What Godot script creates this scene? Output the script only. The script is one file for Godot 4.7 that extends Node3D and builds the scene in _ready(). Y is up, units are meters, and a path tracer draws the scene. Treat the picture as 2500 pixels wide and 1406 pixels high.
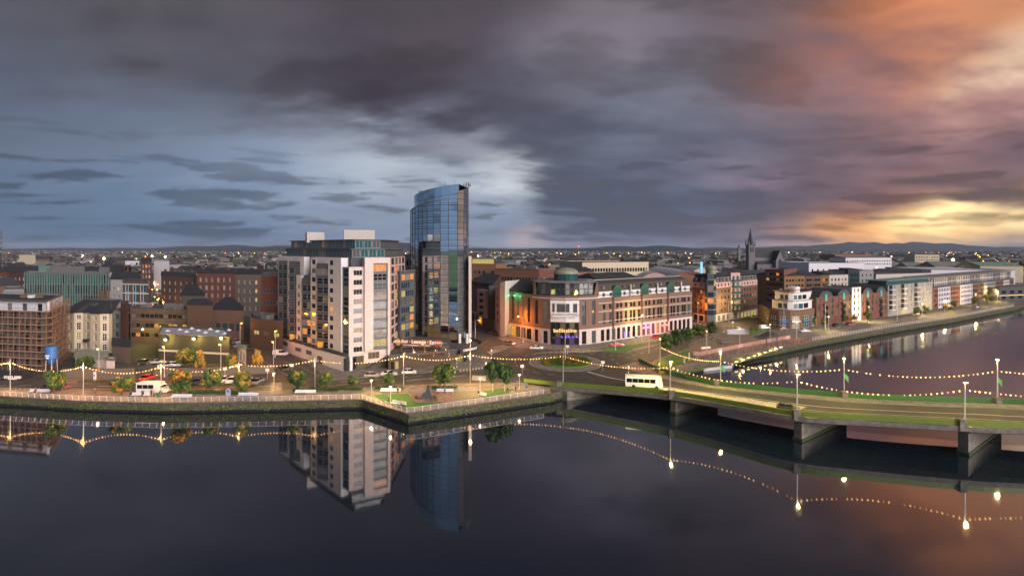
extends Node3D
# A river quay at dusk: a town of brick, render and glass, a road bridge with festoon lights, a wide cloudy sky.
# The camera stands 36 m over the river; y = 0 is the quay, the water lies 2.2 m below it.

const WATER_Y := -2.2
var M := {}
var used := {}
var rng := RandomNumberGenerator.new()
var grain: ImageTexture
var blotch: ImageTexture
var streak: ImageTexture
var mottle: ImageTexture
var rooms: ImageTexture
var window_meshes := {}

# ---------------------------------------------------------------- mesh helper
class MB:
	var v := PackedVector3Array()
	var i := PackedInt32Array()
	var uv := PackedVector2Array()
	var col := PackedColorArray()
	func tri(a: Vector3, b: Vector3, c: Vector3) -> void:
		var n := v.size()
		v.append(a); v.append(b); v.append(c)
		i.append(n); i.append(n + 1); i.append(n + 2)
	func quad(a: Vector3, b: Vector3, c: Vector3, d: Vector3) -> void:
		var n := v.size()
		v.append(a); v.append(b); v.append(c); v.append(d)
		i.append(n); i.append(n + 1); i.append(n + 2)
		i.append(n); i.append(n + 2); i.append(n + 3)
	func hull8(p: Array) -> MB:
		# p: bottom 4 then top 4, both in the same turning order
		quad(p[0], p[1], p[2], p[3]); quad(p[7], p[6], p[5], p[4])
		for k in 4:
			var m := (k + 1) % 4
			quad(p[k], p[k + 4], p[m + 4], p[m])
		return self
	func box(c: Vector3, s: Vector3, yaw := 0.0) -> MB:
		var b := Basis(Vector3.UP, yaw)
		var p := []
		for y in [-0.5, 0.5]:
			for q in [Vector2(-0.5, 0.5), Vector2(0.5, 0.5), Vector2(0.5, -0.5), Vector2(-0.5, -0.5)]:
				p.append(c + b * Vector3(q.x * s.x, y * s.y, q.y * s.z))
		hull8(p)
		return self
	func bar(a: Vector3, b: Vector3, w: float, h := -1.0) -> MB:
		if h < 0: h = w
		var d := (b - a).normalized()
		var side := d.cross(Vector3.UP)
		if side.length() < 0.01: side = Vector3.RIGHT
		side = side.normalized() * w * 0.5
		var up := side.cross(d).normalized() * h * 0.5
		hull8([a - side - up, a + side - up, b + side - up, b - side - up, a - side + up, a + side + up, b + side + up, b - side + up])
		return self
	func tube(a: Vector3, b: Vector3, r0: float, r1 := -1.0, n := 6, cap := true) -> MB:
		if r1 < 0: r1 = r0
		var d := (b - a).normalized()
		var s := d.cross(Vector3.UP if absf(d.y) < 0.95 else Vector3.RIGHT).normalized()
		var t := s.cross(d)
		for k in n:
			var a0 := TAU * k / n
			var a1 := TAU * (k + 1) / n
			var e0 := s * cos(a0) + t * sin(a0)
			var e1 := s * cos(a1) + t * sin(a1)
			quad(a + e0 * r0, b + e0 * r1, b + e1 * r1, a + e1 * r0)
			if cap:
				tri(b, b + e1 * r1, b + e0 * r1)
				tri(a, a + e0 * r0, a + e1 * r0)
		return self
	func ball(c: Vector3, r: Vector3, n := 8, m := 6) -> MB:
		for k in m:
			var p0 := PI * k / m
			var p1 := PI * (k + 1) / m
			for j in n:
				var t0 := TAU * j / n
				var t1 := TAU * (j + 1) / n
				var f := func(p, t): return c + Vector3(sin(p) * cos(t), cos(p), sin(p) * sin(t)) * r
				if k == 0: tri(f.call(p0, t0), f.call(p1, t1), f.call(p1, t0))
				elif k == m - 1: tri(f.call(p0, t0), f.call(p0, t1), f.call(p1, t0))
				else: quad(f.call(p0, t0), f.call(p0, t1), f.call(p1, t1), f.call(p1, t0))
		return self
	func sheet(poly: Array, y: float) -> MB:
		var pv := PackedVector2Array(poly)
		var t := Geometry2D.triangulate_polygon(pv)
		var n := v.size()
		for p in pv: v.append(Vector3(p.x, y, p.y))
		for k in t: i.append(n + k)
		return self
	func prism(poly: Array, y0: float, y1: float, top := true, bottom := false) -> MB:
		for k in poly.size():
			var a: Vector2 = poly[k]
			var b: Vector2 = poly[(k + 1) % poly.size()]
			quad(Vector3(a.x, y0, a.y), Vector3(a.x, y1, a.y), Vector3(b.x, y1, b.y), Vector3(b.x, y0, b.y))
		if top: sheet(poly, y1)
		if bottom: sheet(poly, y0)
		return self
	func lathe(c: Vector3, prof: Array, n := 16) -> MB:
		for k in prof.size() - 1:
			var p: Vector2 = prof[k]
			var q: Vector2 = prof[k + 1]
			for j in n:
				var e0 := Vector3(cos(TAU * j / n), 0, sin(TAU * j / n))
				var e1 := Vector3(cos(TAU * (j + 1) / n), 0, sin(TAU * (j + 1) / n))
				quad(c + e0 * p.x + Vector3.UP * p.y, c + e0 * q.x + Vector3.UP * q.y, c + e1 * q.x + Vector3.UP * q.y, c + e1 * p.x + Vector3.UP * p.y)
		return self
	func quads(list: Array) -> MB:
		for q in list: quad(q[0], q[1], q[2], q[3])
		return self
	func strip(a: Vector3, b: Vector3, w: float) -> MB:
		# a flat painted line on the ground
		var s := (b - a).cross(Vector3.UP).normalized() * w * 0.5
		quad(a - s, b - s, b + s, a + s)
		return self
	func mesh(m: Material = null) -> ArrayMesh:
		var am := ArrayMesh.new()
		add_to(am, m)
		return am
	func add_to(am: ArrayMesh, m: Material = null) -> void:
		if v.is_empty(): return
		var ar := []
		ar.resize(Mesh.ARRAY_MAX)
		ar[Mesh.ARRAY_VERTEX] = v
		ar[Mesh.ARRAY_INDEX] = i
		if uv.size() == v.size(): ar[Mesh.ARRAY_TEX_UV] = uv
		if col.size() == v.size(): ar[Mesh.ARRAY_COLOR] = col
		am.add_surface_from_arrays(Mesh.PRIMITIVE_TRIANGLES, ar)
		if m: am.surface_set_material(am.get_surface_count() - 1, m)

func mb() -> MB: return MB.new()

# ---------------------------------------------------------------- nodes
func numbered(n: String) -> String:
	if not used.has(n):
		used[n] = 0
		return n
	used[n] += 1
	return "%s_%03d" % [n, used[n]]

func tag(o: Node, label: String, category: String, group := "", kind := "") -> void:
	if label: o.set_meta("label", label)
	if category: o.set_meta("category", category)
	if group: o.set_meta("group", group)
	if kind: o.set_meta("kind", kind)

func thing(called: String, label: String, category: String, group := "", at := Vector3.ZERO, turn := 0.0) -> Node3D:
	var o := Node3D.new()
	o.name = numbered(called)
	add_child(o)
	o.position = at
	o.rotation.y = turn
	tag(o, label, category, group)
	return o

func part(called: String, b: MB, m: Material, parent: Node3D, label := "") -> MeshInstance3D:
	var o := MeshInstance3D.new()
	o.name = called
	o.mesh = b.mesh(m)
	parent.add_child(o, true)
	if label: o.set_meta("label", label)
	return o

func place(called: String, mesh: Mesh, parent: Node3D, at: Vector3, turn := 0.0) -> MeshInstance3D:
	var o := MeshInstance3D.new()
	o.name = called
	o.mesh = mesh
	parent.add_child(o, true)
	o.position = at
	o.rotation.y = turn
	return o

func structure(called: String, b: MB, m: Material, label := "") -> MeshInstance3D:
	var o := MeshInstance3D.new()
	o.name = numbered(called)
	o.mesh = b.mesh(m)
	add_child(o)
	o.set_meta("kind", "structure")
	if label: o.set_meta("label", label)
	return o

func copy(o: Node3D, at: Vector3, turn := 0.0, label := "", group := "") -> Node3D:
	var base := String(o.name)
	var k := base.rfind("_0")
	if k > 0 and base.length() - k == 4: base = base.substr(0, k)
	var c: Node3D = o.duplicate()
	c.name = numbered(base)
	add_child(c)
	c.position = at
	c.rotation.y = turn
	if label: c.set_meta("label", label)
	if group: c.set_meta("group", group)
	return c

func omni(parent: Node3D, at: Vector3, color: Color, energy: float, size := 0.2) -> void:
	var l := OmniLight3D.new()
	l.name = "lamp_light"
	l.light_color = color
	l.light_energy = energy
	l.light_size = size
	l.omni_range = 120.0
	l.omni_attenuation = 2.0
	l.shadow_enabled = true
	parent.add_child(l, true)
	l.position = at

# ---------------------------------------------------------------- materials
func lin(r: float, g: float, b: float) -> Color:
	return Color(r, g, b).linear_to_srgb()

func mat(called: String, c: Color, rough := 0.85, tex: Texture2D = null, tile := 4.0, metal := 0.0) -> StandardMaterial3D:
	# c holds linear base colour
	var m := StandardMaterial3D.new()
	m.resource_name = called
	m.albedo_color = c.linear_to_srgb()
	m.roughness = rough
	m.metallic = metal
	if tex:
		m.albedo_texture = tex
		m.uv1_triplanar = true
		m.uv1_world_triplanar = true
		m.uv1_scale = Vector3.ONE / tile
	m.cull_mode = BaseMaterial3D.CULL_DISABLED
	M[called] = m
	return m

func glow(called: String, c: Color, energy: float) -> StandardMaterial3D:
	var m := mat(called, Color(0.3, 0.3, 0.3), 0.5)
	m.emission_enabled = true
	m.emission = c
	m.emission_energy_multiplier = energy
	return m

func noise_tex(kind: int, freq: float, lo: float, hi: float, sx := 1.0, octaves := 5, seed_ := 1, size := 512) -> ImageTexture:
	var f := FastNoiseLite.new()
	f.seed = seed_
	f.noise_type = kind
	f.frequency = freq
	f.fractal_octaves = octaves
	var im := f.get_seamless_image(size, int(size * sx), false, false, 0.2)
	if sx != 1.0: im.resize(size, size, Image.INTERPOLATE_CUBIC)
	im.convert(Image.FORMAT_RGB8)
	var d := im.get_data()
	var out := PackedByteArray()
	out.resize(d.size())
	var lut := PackedByteArray()
	lut.resize(256)
	for k in 256: lut[k] = int(clampf((lo + (hi - lo) * k / 255.0) * 255.0, 0, 255))
	for k in d.size(): out[k] = lut[d[k]]
	return ImageTexture.create_from_image(Image.create_from_data(size, size, false, Image.FORMAT_RGB8, out))
# ---------------------------------------------------------------- sky
# Colours of the cloud deck by direction: azimuth and elevation in degrees, then the colour (sRGB 0..255) and how far it reaches in degrees.
var sky_points := [
	[-45.93, 0.16, 66,88,112, 9], [-45.93, 4.11, 94,116,144, 9], [-45.93, 8.98, 84,94,114, 10], [-45.93, 14.04, 84,86,98, 10], [-45.93, 18.59, 74,72,78, 10],
	[-38.14, 0.19, 70,92,116, 7], [-38.14, 3.16, 100,124,152, 7], [-38.14, 7.59, 126,142,166, 8], [-39.57, 12.4, 94,102,118, 8], [-38.14, 17.84, 86,86,96, 8], [-38.14, 21.15, 80,78,84, 8],
	[-31.79, 16.25, 72,70,80, 5], [-33.47, 18.13, 70,69,78, 5], [-29.69, 14.68, 78,80,92, 5],
	[-30.05, 0.2, 84,104,130, 6], [-28.24, 5.2, 128,144,168, 6], [-27.5, 10.99, 130,144,166, 6], [-28.24, 21.64, 88,84,92, 6],
	[-20.4, 0.67, 104,120,144, 5], [-19.56, 4.67, 132,144,164, 5], [-18.29, 9.14, 162,172,188, 5], [-21.23, 13.22, 116,120,136, 4], [-22.05, 16.63, 92,92,104, 4],
	[-20.4, 20.59, 72,69,78, 6], [-21.23, 24.26, 76,70,80, 6], [-13.92, 18.83, 72,66,78, 5], [-13.48, 23.65, 76,70,78, 6],
	[-12.58, 8.49, 180,188,198, 4], [-8, 9.75, 92,100,120, 2], [-11.67, 7.15, 112,122,142, 2.2], [-16.13, 3.41, 128,140,160, 4],
	[-5.66, 16.28, 78,78,92, 5], [-9.39, 13.08, 108,112,128, 3.5], [-5.66, 11.84, 146,150,162, 3], [-7.07, 21.69, 80,72,82, 6], [-5.66, 25.69, 78,72,80, 6],
	[-0.47, 7.3, 225,230,232, 3], [-1.89, 8.92, 172,178,188, 2.4], [-2.37, 4.96, 132,144,164, 4], [-1.42, 2.13, 116,130,152, 4], [1.89, 1.09, 190,166,164, 2], [-3.31, 0.71, 128,140,160, 3],
	[2.37, 11.89, 76,80,96, 5], [4.72, 8.2, 82,88,106, 5], [8, 3.98, 92,102,122, 5], [7.07, 0.7, 116,120,140, 4], [2.37, 17.21, 78,78,92, 5],
	[4.72, 21.77, 110,106,118, 5], [9.39, 23.96, 128,120,130, 5], [7.07, 19.22, 120,118,132, 4], [12.58, 21.77, 132,124,134, 4], [3.78, 25.75, 86,78,88, 5],
	[14.37, 16.71, 104,108,124, 6], [15.26, 12.37, 96,102,118, 6], [16.13, 23.4, 104,96,106, 6], [21.23, 19.32, 106,104,116, 6],
	[16.13, 7.02, 84,88,106, 6], [16.13, 2.95, 82,92,112, 6], [17, 0.68, 104,108,128, 4], [23.65, 7.55, 138,128,144, 2.2], [27.5, 6.69, 146,124,140, 1.8], [20.4, 8.59, 116,116,134, 2.5],
	[24.44, 11.69, 98,98,116, 6], [23.65, 3.68, 80,82,100, 5], [24.44, 1.08, 118,106,120, 4], [26.38, 16.69, 102,98,106, 6], [26.38, 22.34, 100,88,94, 6],
	[30.4, 3.47, 92,84,94, 4.5], [30.4, 7.51, 92,86,98, 5], [30.05, 12.31, 112,98,104, 5], [31.79, 16.62, 132,102,108, 5], [31.79, 20.95, 130,92,86, 5],
	[29.34, 0.83, 176,132,112, 3], [32.81, 1.39, 250,180,108, 2.6], [34.45, 2.34, 236,160,92, 2.2],
	[36.64, 4.36, 112,86,92, 3.5], [35.72, 7.08, 118,96,106, 4], [35.09, 10.91, 134,102,102, 5], [36.64, 15.03, 150,106,100, 5], [36.95, 18.79, 178,114,88, 4.5], [39.57, 20.44, 202,128,86, 5],
	[37.25, 1.13, 290,220,140, 2.2], [39, 2.21, 330,275,180, 1.5], [40.95, 3.22, 370,325,235, 1.6], [43.04, 2.59, 360,315,225, 1.6], [41.75, 1.59, 290,235,150, 1.4], [45.24, 2.33, 340,295,205, 1.6], [39.57, 0.91, 196,152,118, 1.8], [43.54, 0.86, 176,146,122, 2.0], [45.47, 0.5, 150,132,122, 2.0],
	[39.57, 4.55, 150,106,88, 2.5], [41.75, 5.81, 124,100,104, 3.5], [40.41, 9.47, 150,116,116, 4], [44.04, 8.78, 88,74,90, 2.6], [45.47, 7.92, 84,72,92, 2.6], [43.54, 11.68, 174,130,124, 4],
	[44.52, 4.21, 88,76,84, 2.6], [45.7, 3.47, 92,80,86, 2.6], [44.76, 6.53, 118,96,102, 3],
	[43.54, 14.12, 230,200,168, 2.0], [45.24, 14.21, 232,212,186, 2.0], [41.75, 16.32, 204,138,98, 3.5], [43.54, 17.77, 212,144,104, 4], [45.47, 18.73, 196,146,122, 4], [45.24, 11.67, 180,140,130, 3],
	# outside the picture the deck goes on: greyer away from the sunset, dark overhead
	[60,3, 236,190,130, 9], [62,12, 150,112,108, 9], [64,26, 150,110,100, 10], [80,4, 180,140,120, 14], [85,16, 130,104,108, 14], [90,34, 112,96,102, 18],
	[115,5, 128,122,136, 18], [120,20, 108,104,116, 18], [150,6, 124,140,164, 22], [155,24, 118,134,158, 22], [180,5, 128,146,172, 22], [180,28, 116,134,160, 24],
	[-60,4, 68,90,114, 12], [-62,16, 84,92,110, 12], [-64,30, 78,78,88, 14], [-90,5, 78,98,122, 18], [-95,22, 86,92,106, 18], [-125,6, 110,132,162, 22], [-130,26, 104,122,150, 22], [-155,6, 126,144,170, 20], [-155,28, 116,134,160, 22],
	[-30,38, 60,60,70, 12], [0,38, 60,57,68, 12], [30,38, 84,70,74, 12], [-20,58, 52,54,64, 20], [40,58, 60,56,64, 20], [120,55, 66,68,78, 24], [-120,55, 64,68,80, 24], [0,88, 54,56,66, 30],
]

func make_sky() -> ImageTexture:
	# a smooth map of the deck first, then the same map looked up through drifting noise so that it breaks into cloud
	var gw := 720
	var gh := 180
	var low := PackedFloat32Array()
	low.resize(gw * gh * 3)
	var pts := []
	for p in sky_points:
		var c := Color(p[2] / 255.0, p[3] / 255.0, p[4] / 255.0).srgb_to_linear()
		var reach: float = p[5] * 0.74
		pts.append([p[0], p[1], c, 1.0 / (reach * reach), p[5] * 3.6])
	for r in gh:
		var el := (r + 0.5) * 90.0 / gh
		var ce := cos(deg_to_rad(el))
		var row_pts := []
		for p in pts:
			if absf(p[1] - el) < p[4]: row_pts.append(p)
		for k in gw:
			var az := (k + 0.5) * 360.0 / gw - 180.0
			var s := 1e-7
			var cr := 0.0
			var cg := 0.0
			var cb := 0.0
			for p in row_pts:
				var da: float = absf(az - p[0])
				if da > 180.0: da = 360.0 - da
				da *= ce
				if da > p[4]: continue
				var de: float = el - p[1]
				var w: float = exp(-(da * da * 0.5 + de * de * 1.4) * p[3])
				s += w
				var c: Color = p[2]
				cr += w * c.r
				cg += w * c.g
				cb += w * c.b
			var o := (r * gw + k) * 3
			low[o] = cr / s
			low[o + 1] = cg / s
			low[o + 2] = cb / s
	var n1 := FastNoiseLite.new()
	n1.seed = 11
	n1.noise_type = FastNoiseLite.TYPE_SIMPLEX_SMOOTH
	n1.frequency = 0.55
	n1.fractal_octaves = 5
	n1.fractal_gain = 0.52
	var n2 := FastNoiseLite.new()
	n2.seed = 29
	n2.noise_type = FastNoiseLite.TYPE_SIMPLEX_SMOOTH
	n2.frequency = 0.8
	n2.fractal_octaves = 6
	n2.fractal_gain = 0.6
	var n3 := FastNoiseLite.new()
	n3.seed = 51
	n3.noise_type = FastNoiseLite.TYPE_SIMPLEX_SMOOTH
	n3.frequency = 1.0
	n3.fractal_octaves = 5
	var w_ := 2816
	var h_ := 1408
	var out := PackedFloat32Array()
	out.resize(w_ * h_ * 3)
	var half := h_ / 2
	var sin_a := PackedFloat32Array()
	var cos_a := PackedFloat32Array()
	sin_a.resize(w_)
	cos_a.resize(w_)
	for k in w_:
		var az := TAU * (k + 0.5) / w_
		sin_a[k] = sin(az)
		cos_a[k] = cos(az)
	for r in half:
		var el := 90.0 - (r + 0.5) * 180.0 / h_
		var y := sin(deg_to_rad(el))
		var q := cos(deg_to_rad(el)) / (y + 0.22)
		# far cloud is seen edge on: the drift flattens towards the horizon
		var amp_e := 3.8 * clampf(0.08 + el / 16.0, 0.08, 1.0)
		var ce := maxf(cos(deg_to_rad(el)), 0.15)
		var thin := 0.44 * (1.0 - smoothstep(6.0, 13.0, el))
		var lift := smoothstep(9.0, 17.0, el)
		for k in w_:
			var px := sin_a[k] * q
			var pz := -cos_a[k] * q
			var a := n1.get_noise_2d(px, pz * 1.6)
			var b := n2.get_noise_2d(px * 1.3 + 40.0, pz * 2.4)
			var e2 := clampf(el + (b + a * 0.6) * amp_e, 0.3, 89.0)
			var gx := (float(k) / w_ + 0.5) * gw + (a * 7.0 + b * 7.0) / ce
			var gy := e2 * gh / 90.0 - 0.5
			var y0 := int(gy)
			var fy := gy - y0
			var y1 := mini(y0 + 1, gh - 1)
			var xf := floori(gx)
			var fx := gx - xf
			var x0 := posmod(xf, gw)
			var x1 := (x0 + 1) % gw
			var i00 := (y0 * gw + x0) * 3
			var i10 := (y0 * gw + x1) * 3
			var i01 := (y1 * gw + x0) * 3
			var i11 := (y1 * gw + x1) * 3
			var w00 := (1.0 - fx) * (1.0 - fy)
			var w10 := fx * (1.0 - fy)
			var w01 := (1.0 - fx) * fy
			var w11 := fx * fy
			var body := smoothstep(0.0, 0.34, b * 0.55 + a * 0.75)
			# the deck is whole high up and towards the rain; low in the clear quarter only thin bars of cloud drift
			var rain := smoothstep(-0.2, 0.12, sin_a[k])
			var whole := maxf(lift, rain)
			var bars := smoothstep(0.08, 0.34, n3.get_noise_3d(sin_a[k] * 4.6 + b * 0.3, cos_a[k] * 4.6, el * 0.7 + a * 0.8))
			var f := (1.13 + (b * 0.26 + a * 0.08 + n3.get_noise_2d(px * 2.6, pz * 4.2) * 0.2) * (0.3 + 0.7 * whole)) * (1.0 - 0.34 * body * (0.15 + 0.85 * whole)) * (1.0 - thin * bars)
			var o := (r * w_ + k) * 3
			out[o] = (low[i00] * w00 + low[i10] * w10 + low[i01] * w01 + low[i11] * w11) * f
			out[o + 1] = (low[i00 + 1] * w00 + low[i10 + 1] * w10 + low[i01 + 1] * w01 + low[i11 + 1] * w11) * f
			out[o + 2] = (low[i00 + 2] * w00 + low[i10 + 2] * w10 + low[i01 + 2] * w01 + low[i11 + 2] * w11) * f
	for r in range(half, h_):
		for k in w_:
			var o := (r * w_ + k) * 3
			out[o] = 0.05
			out[o + 1] = 0.055
			out[o + 2] = 0.065
	return ImageTexture.create_from_image(Image.create_from_data(w_, h_, false, Image.FORMAT_RGBF, out.to_byte_array()))
func camera_and_light() -> void:
	var cam = Camera3D.new()
	cam.name = "camera"
	add_child(cam)
	cam.position = Vector3(0, 36, 0)
	cam.set_frustum(1.16198, Vector2(0, -0.08099), 1.0, 30000.0)
	cam.current = true
	var e = Environment.new()
	e.background_mode = Environment.BG_SKY
	var s = Sky.new()
	var pm = PanoramaSkyMaterial.new()
	pm.panorama = make_sky()
	s.sky_material = pm
	e.sky = s
	e.background_energy_multiplier = 0.24
	e.tonemap_mode = Environment.TONE_MAPPER_LINEAR
	e.tonemap_exposure = 4.5
	e.fog_enabled = true
	e.fog_density = 0.000045
	e.fog_light_color = Color(0.7, 0.75, 0.84)
	e.sdfgi_enabled = true
	e.ssao_enabled = true
	e.ssil_enabled = true
	var we = WorldEnvironment.new()
	we.name = "world_environment"
	we.environment = e
	add_child(we)
	# added fill: broad soft light from behind the camera, to brighten the facades
	var fill_light = DirectionalLight3D.new()
	fill_light.name = "sunset_light"
	add_child(fill_light)
	fill_light.rotation_degrees = Vector3(-23, 45, 0)
	fill_light.light_color = Color(1.0, 0.94, 0.92)
	fill_light.light_energy = 0.38
	fill_light.light_angular_distance = 42.0
	fill_light.shadow_enabled = true

func textures() -> void:
	grain = noise_tex(FastNoiseLite.TYPE_SIMPLEX, 0.05, 0.62, 1.0, 1.0, 5, 3)
	blotch = noise_tex(FastNoiseLite.TYPE_SIMPLEX_SMOOTH, 0.012, 0.62, 1.0, 1.0, 7, 5, 1024)
	rooms = noise_tex(FastNoiseLite.TYPE_CELLULAR, 0.03, 0.25, 1.3, 1.0, 3, 8)
	mottle = noise_tex(FastNoiseLite.TYPE_SIMPLEX_SMOOTH, 0.03, 0.78, 1.0, 1.0, 6, 15, 1024)
	streak = noise_tex(FastNoiseLite.TYPE_SIMPLEX_SMOOTH, 0.02, 0.7, 1.0, 0.2, 5, 9)


func materials() -> void:
	mat("asphalt", Color(0.078, 0.072, 0.064), 0.75, blotch, 56.0)
	mat("asphalt_dark", Color(0.048, 0.045, 0.044), 0.75, blotch, 44.0)
	mat("paving", Color(0.282, 0.221, 0.187), 0.8, blotch, 36.0)
	mat("paving_grey", Color(0.215, 0.195, 0.171), 0.8, blotch, 32.0)
	mat("kerb_stone", Color(0.34, 0.31, 0.28), 0.8, grain, 3.0)
	mat("plaza_brick", Color(0.312, 0.180, 0.132), 0.85, blotch, 20.0)
	mat("plaza_timber", Color(0.2, 0.17, 0.12), 0.85, streak, 4.0)
	mat("grass", Color(0.078, 0.216, 0.024), 0.95, grain, 2.5)
	mat("pier_weed", Color(0.05, 0.075, 0.02), 0.9, grain, 2.0)
	mat("paint_white", Color(0.62, 0.58, 0.5), 0.7, grain, 1.6)
	mat("paint_worn", Color(0.58, 0.52, 0.38), 0.8, blotch, 12.0)
	mat("paint_yellow", Color(0.6, 0.42, 0.08), 0.7, grain, 1.6)
	mat("rail_white", Color(0.6, 0.57, 0.56), 0.45)
	mat("post_grey", Color(0.42, 0.4, 0.38), 0.4, null, 1.0, 0.4)
	mat("steel_dark", Color(0.05, 0.05, 0.052), 0.5, null, 1.0, 0.3)
	mat("concrete", Color(0.2, 0.18, 0.15), 0.85, blotch, 20.0)
	mat("concrete_dark", Color(0.088, 0.078, 0.065), 0.88, blotch, 20.0)
	mat("fence_green", Color(0.06, 0.22, 0.05), 0.5, grain, 4.0)
	mat("fence_green_lit", Color(0.28, 0.38, 0.05), 0.5, grain, 4.0)  # parapet green with yellow lamp light put into the colour
	mat("pink_wall", Color(0.45, 0.24, 0.2), 0.85, blotch, 16.0)
	mat("bench_white", Color(0.66, 0.66, 0.68), 0.5)
	mat("timber", Color(0.2, 0.12, 0.07), 0.7, streak, 1.0)
	mat("rust_red", Color(0.3, 0.06, 0.04), 0.6)
	mat("black_plastic", Color(0.02, 0.02, 0.02), 0.4)
	mat("hedge_leaf", Color(1, 1, 1), 0.8).vertex_color_use_as_albedo = true
	var lf = mat("leaf", Color(1, 1, 1), 0.75)
	lf.vertex_color_use_as_albedo = true
	lf.backlight_enabled = true
	lf.backlight = Color(0.35, 0.35, 0.2)
	mat("bark", Color(0.09, 0.065, 0.045), 0.9)
	mat("bark_pale", Color(0.42, 0.38, 0.32), 0.9)
	var st = mat("wall_stone", Color(1, 1, 1), 0.9, grain, 1.5)
	st.vertex_color_use_as_albedo = true
	var hl = mat("hill", Color(0.02, 0.03, 0.03), 1.0, blotch, 1600.0)
	hl.metallic_specular = 0.1
	glow("bulb_warm", Color(1.0, 0.72, 0.36), 0.9)
	glow("bulb_soft", Color(1.0, 0.66, 0.3), 0.45)
	glow("lamp_orange", Color(1.0, 0.55, 0.18), 2.0)
	glow("lamp_white", Color(1.0, 0.84, 0.5), 2.0)
	glow("far_orange", Color(1.0, 0.5, 0.15), 3.4)
	glow("far_yellow", Color(1.0, 0.78, 0.3), 3.4)
	glow("far_white", Color(1.0, 0.9, 0.7), 3.0)
	glow("lamp_flood", Color(1.0, 0.9, 0.45), 6.0)
	glow("lamp_green", Color(0.1, 1.0, 0.62), 2.0)
	glow("lamp_red", Color(1.0, 0.12, 0.08), 1.5)
	glow("tail_red", Color(1.0, 0.06, 0.03), 1.0)
	glow("head_white", Color(1.0, 0.93, 0.78), 1.5)
	glow("neon_purple", Color(0.42, 0.08, 1.0), 0.45)
	glow("neon_pink", Color(1.0, 0.12, 0.62), 0.35)
	glow("sign_yellow", Color(1.0, 0.75, 0.1), 0.26)
	glow("sign_orange", Color(1.0, 0.3, 0.08), 0.25)
	glow("sign_white_lit", Color(1.0, 0.93, 0.85), 1.0)
	glow("teal_light", Color(0.05, 0.75, 0.85), 0.2)
	# glass as seen from the street at dusk: dark rooms behind a clean pane, blinds, or a lit room
	for g in [["glass_dark", 0.006, 0.008, 0.010], ["glass_blue", 0.010, 0.025, 0.037], ["glass_teal", 0.015, 0.075, 0.085], ["glass_green", 0.030, 0.096, 0.072], ["glass_brown", 0.013, 0.009, 0.006], ["glass_blind", 0.168, 0.161, 0.154], ["glass_grey", 0.063, 0.070, 0.081]]:
		var m = mat(g[0], Color(g[1], g[2], g[3]), 0.06)
		m.metallic_specular = 0.5
	for g in [["lit_yellow", 1.0, 0.66, 0.16, 0.36], ["lit_warm", 1.0, 0.62, 0.3, 0.34], ["lit_pale", 0.95, 0.86, 0.5, 0.24], ["lit_dim", 0.8, 0.62, 0.32, 0.07], ["lit_purple", 0.35, 0.1, 0.9, 0.06], ["lit_pink", 1.0, 0.12, 0.5, 0.1], ["lit_orange", 1.0, 0.38, 0.08, 0.16], ["lit_olive", 0.85, 0.85, 0.12, 0.14]]:
		var m = glow(g[0], Color(g[1], g[2], g[3]), g[4])
		m.albedo_color = Color(0.25, 0.22, 0.2)
		m.roughness = 0.1
		m.emission_texture = rooms
		m.emission_operator = BaseMaterial3D.EMISSION_OP_MULTIPLY
		m.uv1_triplanar = true
		m.uv1_world_triplanar = true
		m.uv1_scale = Vector3.ONE / 5.0
	for p in [["brick_red", 0.149, 0.053, 0.034], ["brick_brown", 0.124, 0.071, 0.043], ["brick_orange", 0.223, 0.105, 0.056], ["brick_dark", 0.074, 0.031, 0.024], ["brick_hotel", 0.192, 0.118, 0.087], ["render_white", 0.7, 0.7, 0.735], ["render_white_rosy", 0.62, 0.53, 0.51], ["render_cream", 0.58, 0.5, 0.35], ["render_rose", 0.495, 0.324, 0.306], ["render_grey", 0.240, 0.240, 0.248], ["render_pale", 0.5, 0.47, 0.44], ["stone_old", 0.155, 0.124, 0.099], ["stone_church", 0.16, 0.16, 0.17], ["panel_grey", 0.132, 0.141, 0.150], ["panel_slate", 0.060, 0.066, 0.075], ["render_lilac", 0.46, 0.46, 0.54], ["panel_brown", 0.074, 0.053, 0.037], ["bay_grey", 0.064, 0.071, 0.083], ["hall_grey", 0.045, 0.042, 0.036], ["ochre", 0.236, 0.124, 0.050]]:
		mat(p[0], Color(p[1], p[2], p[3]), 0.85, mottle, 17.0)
	for p in [["roof_slate", 0.030, 0.033, 0.039], ["roof_flat", 0.072, 0.072, 0.078], ["roof_pale", 0.180, 0.174, 0.174], ["roof_brown", 0.066, 0.054, 0.045], ["roof_copper", 0.16, 0.27, 0.22], ["roof_membrane", 0.42, 0.42, 0.44]]:
		mat(p[0], Color(p[1], p[2], p[3]), 0.7, streak, 6.0)
	mat("copper_dome", Color(0.27, 0.29, 0.2), 0.6, blotch, 20.0)
	mat("frame_white", Color(0.66, 0.64, 0.62), 0.5)
	mat("frame_dark", Color(0.025, 0.025, 0.028), 0.5)
	mat("frame_grey", Color(0.2, 0.21, 0.22), 0.4, null, 1.0, 0.3)
	mat("teal_panel", Color(0.03, 0.3, 0.32), 0.5)
	mat("sign_black", Color(0.02, 0.02, 0.022), 0.5)
	mat("sign_maroon", Color(0.1, 0.03, 0.035), 0.5)
	mat("sign_blue", Color(0.03, 0.14, 0.4), 0.5)
	mat("letter_white", Color(0.8, 0.78, 0.75), 0.6)
	mat("skin", Color(0.45, 0.28, 0.2), 0.6)

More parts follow.
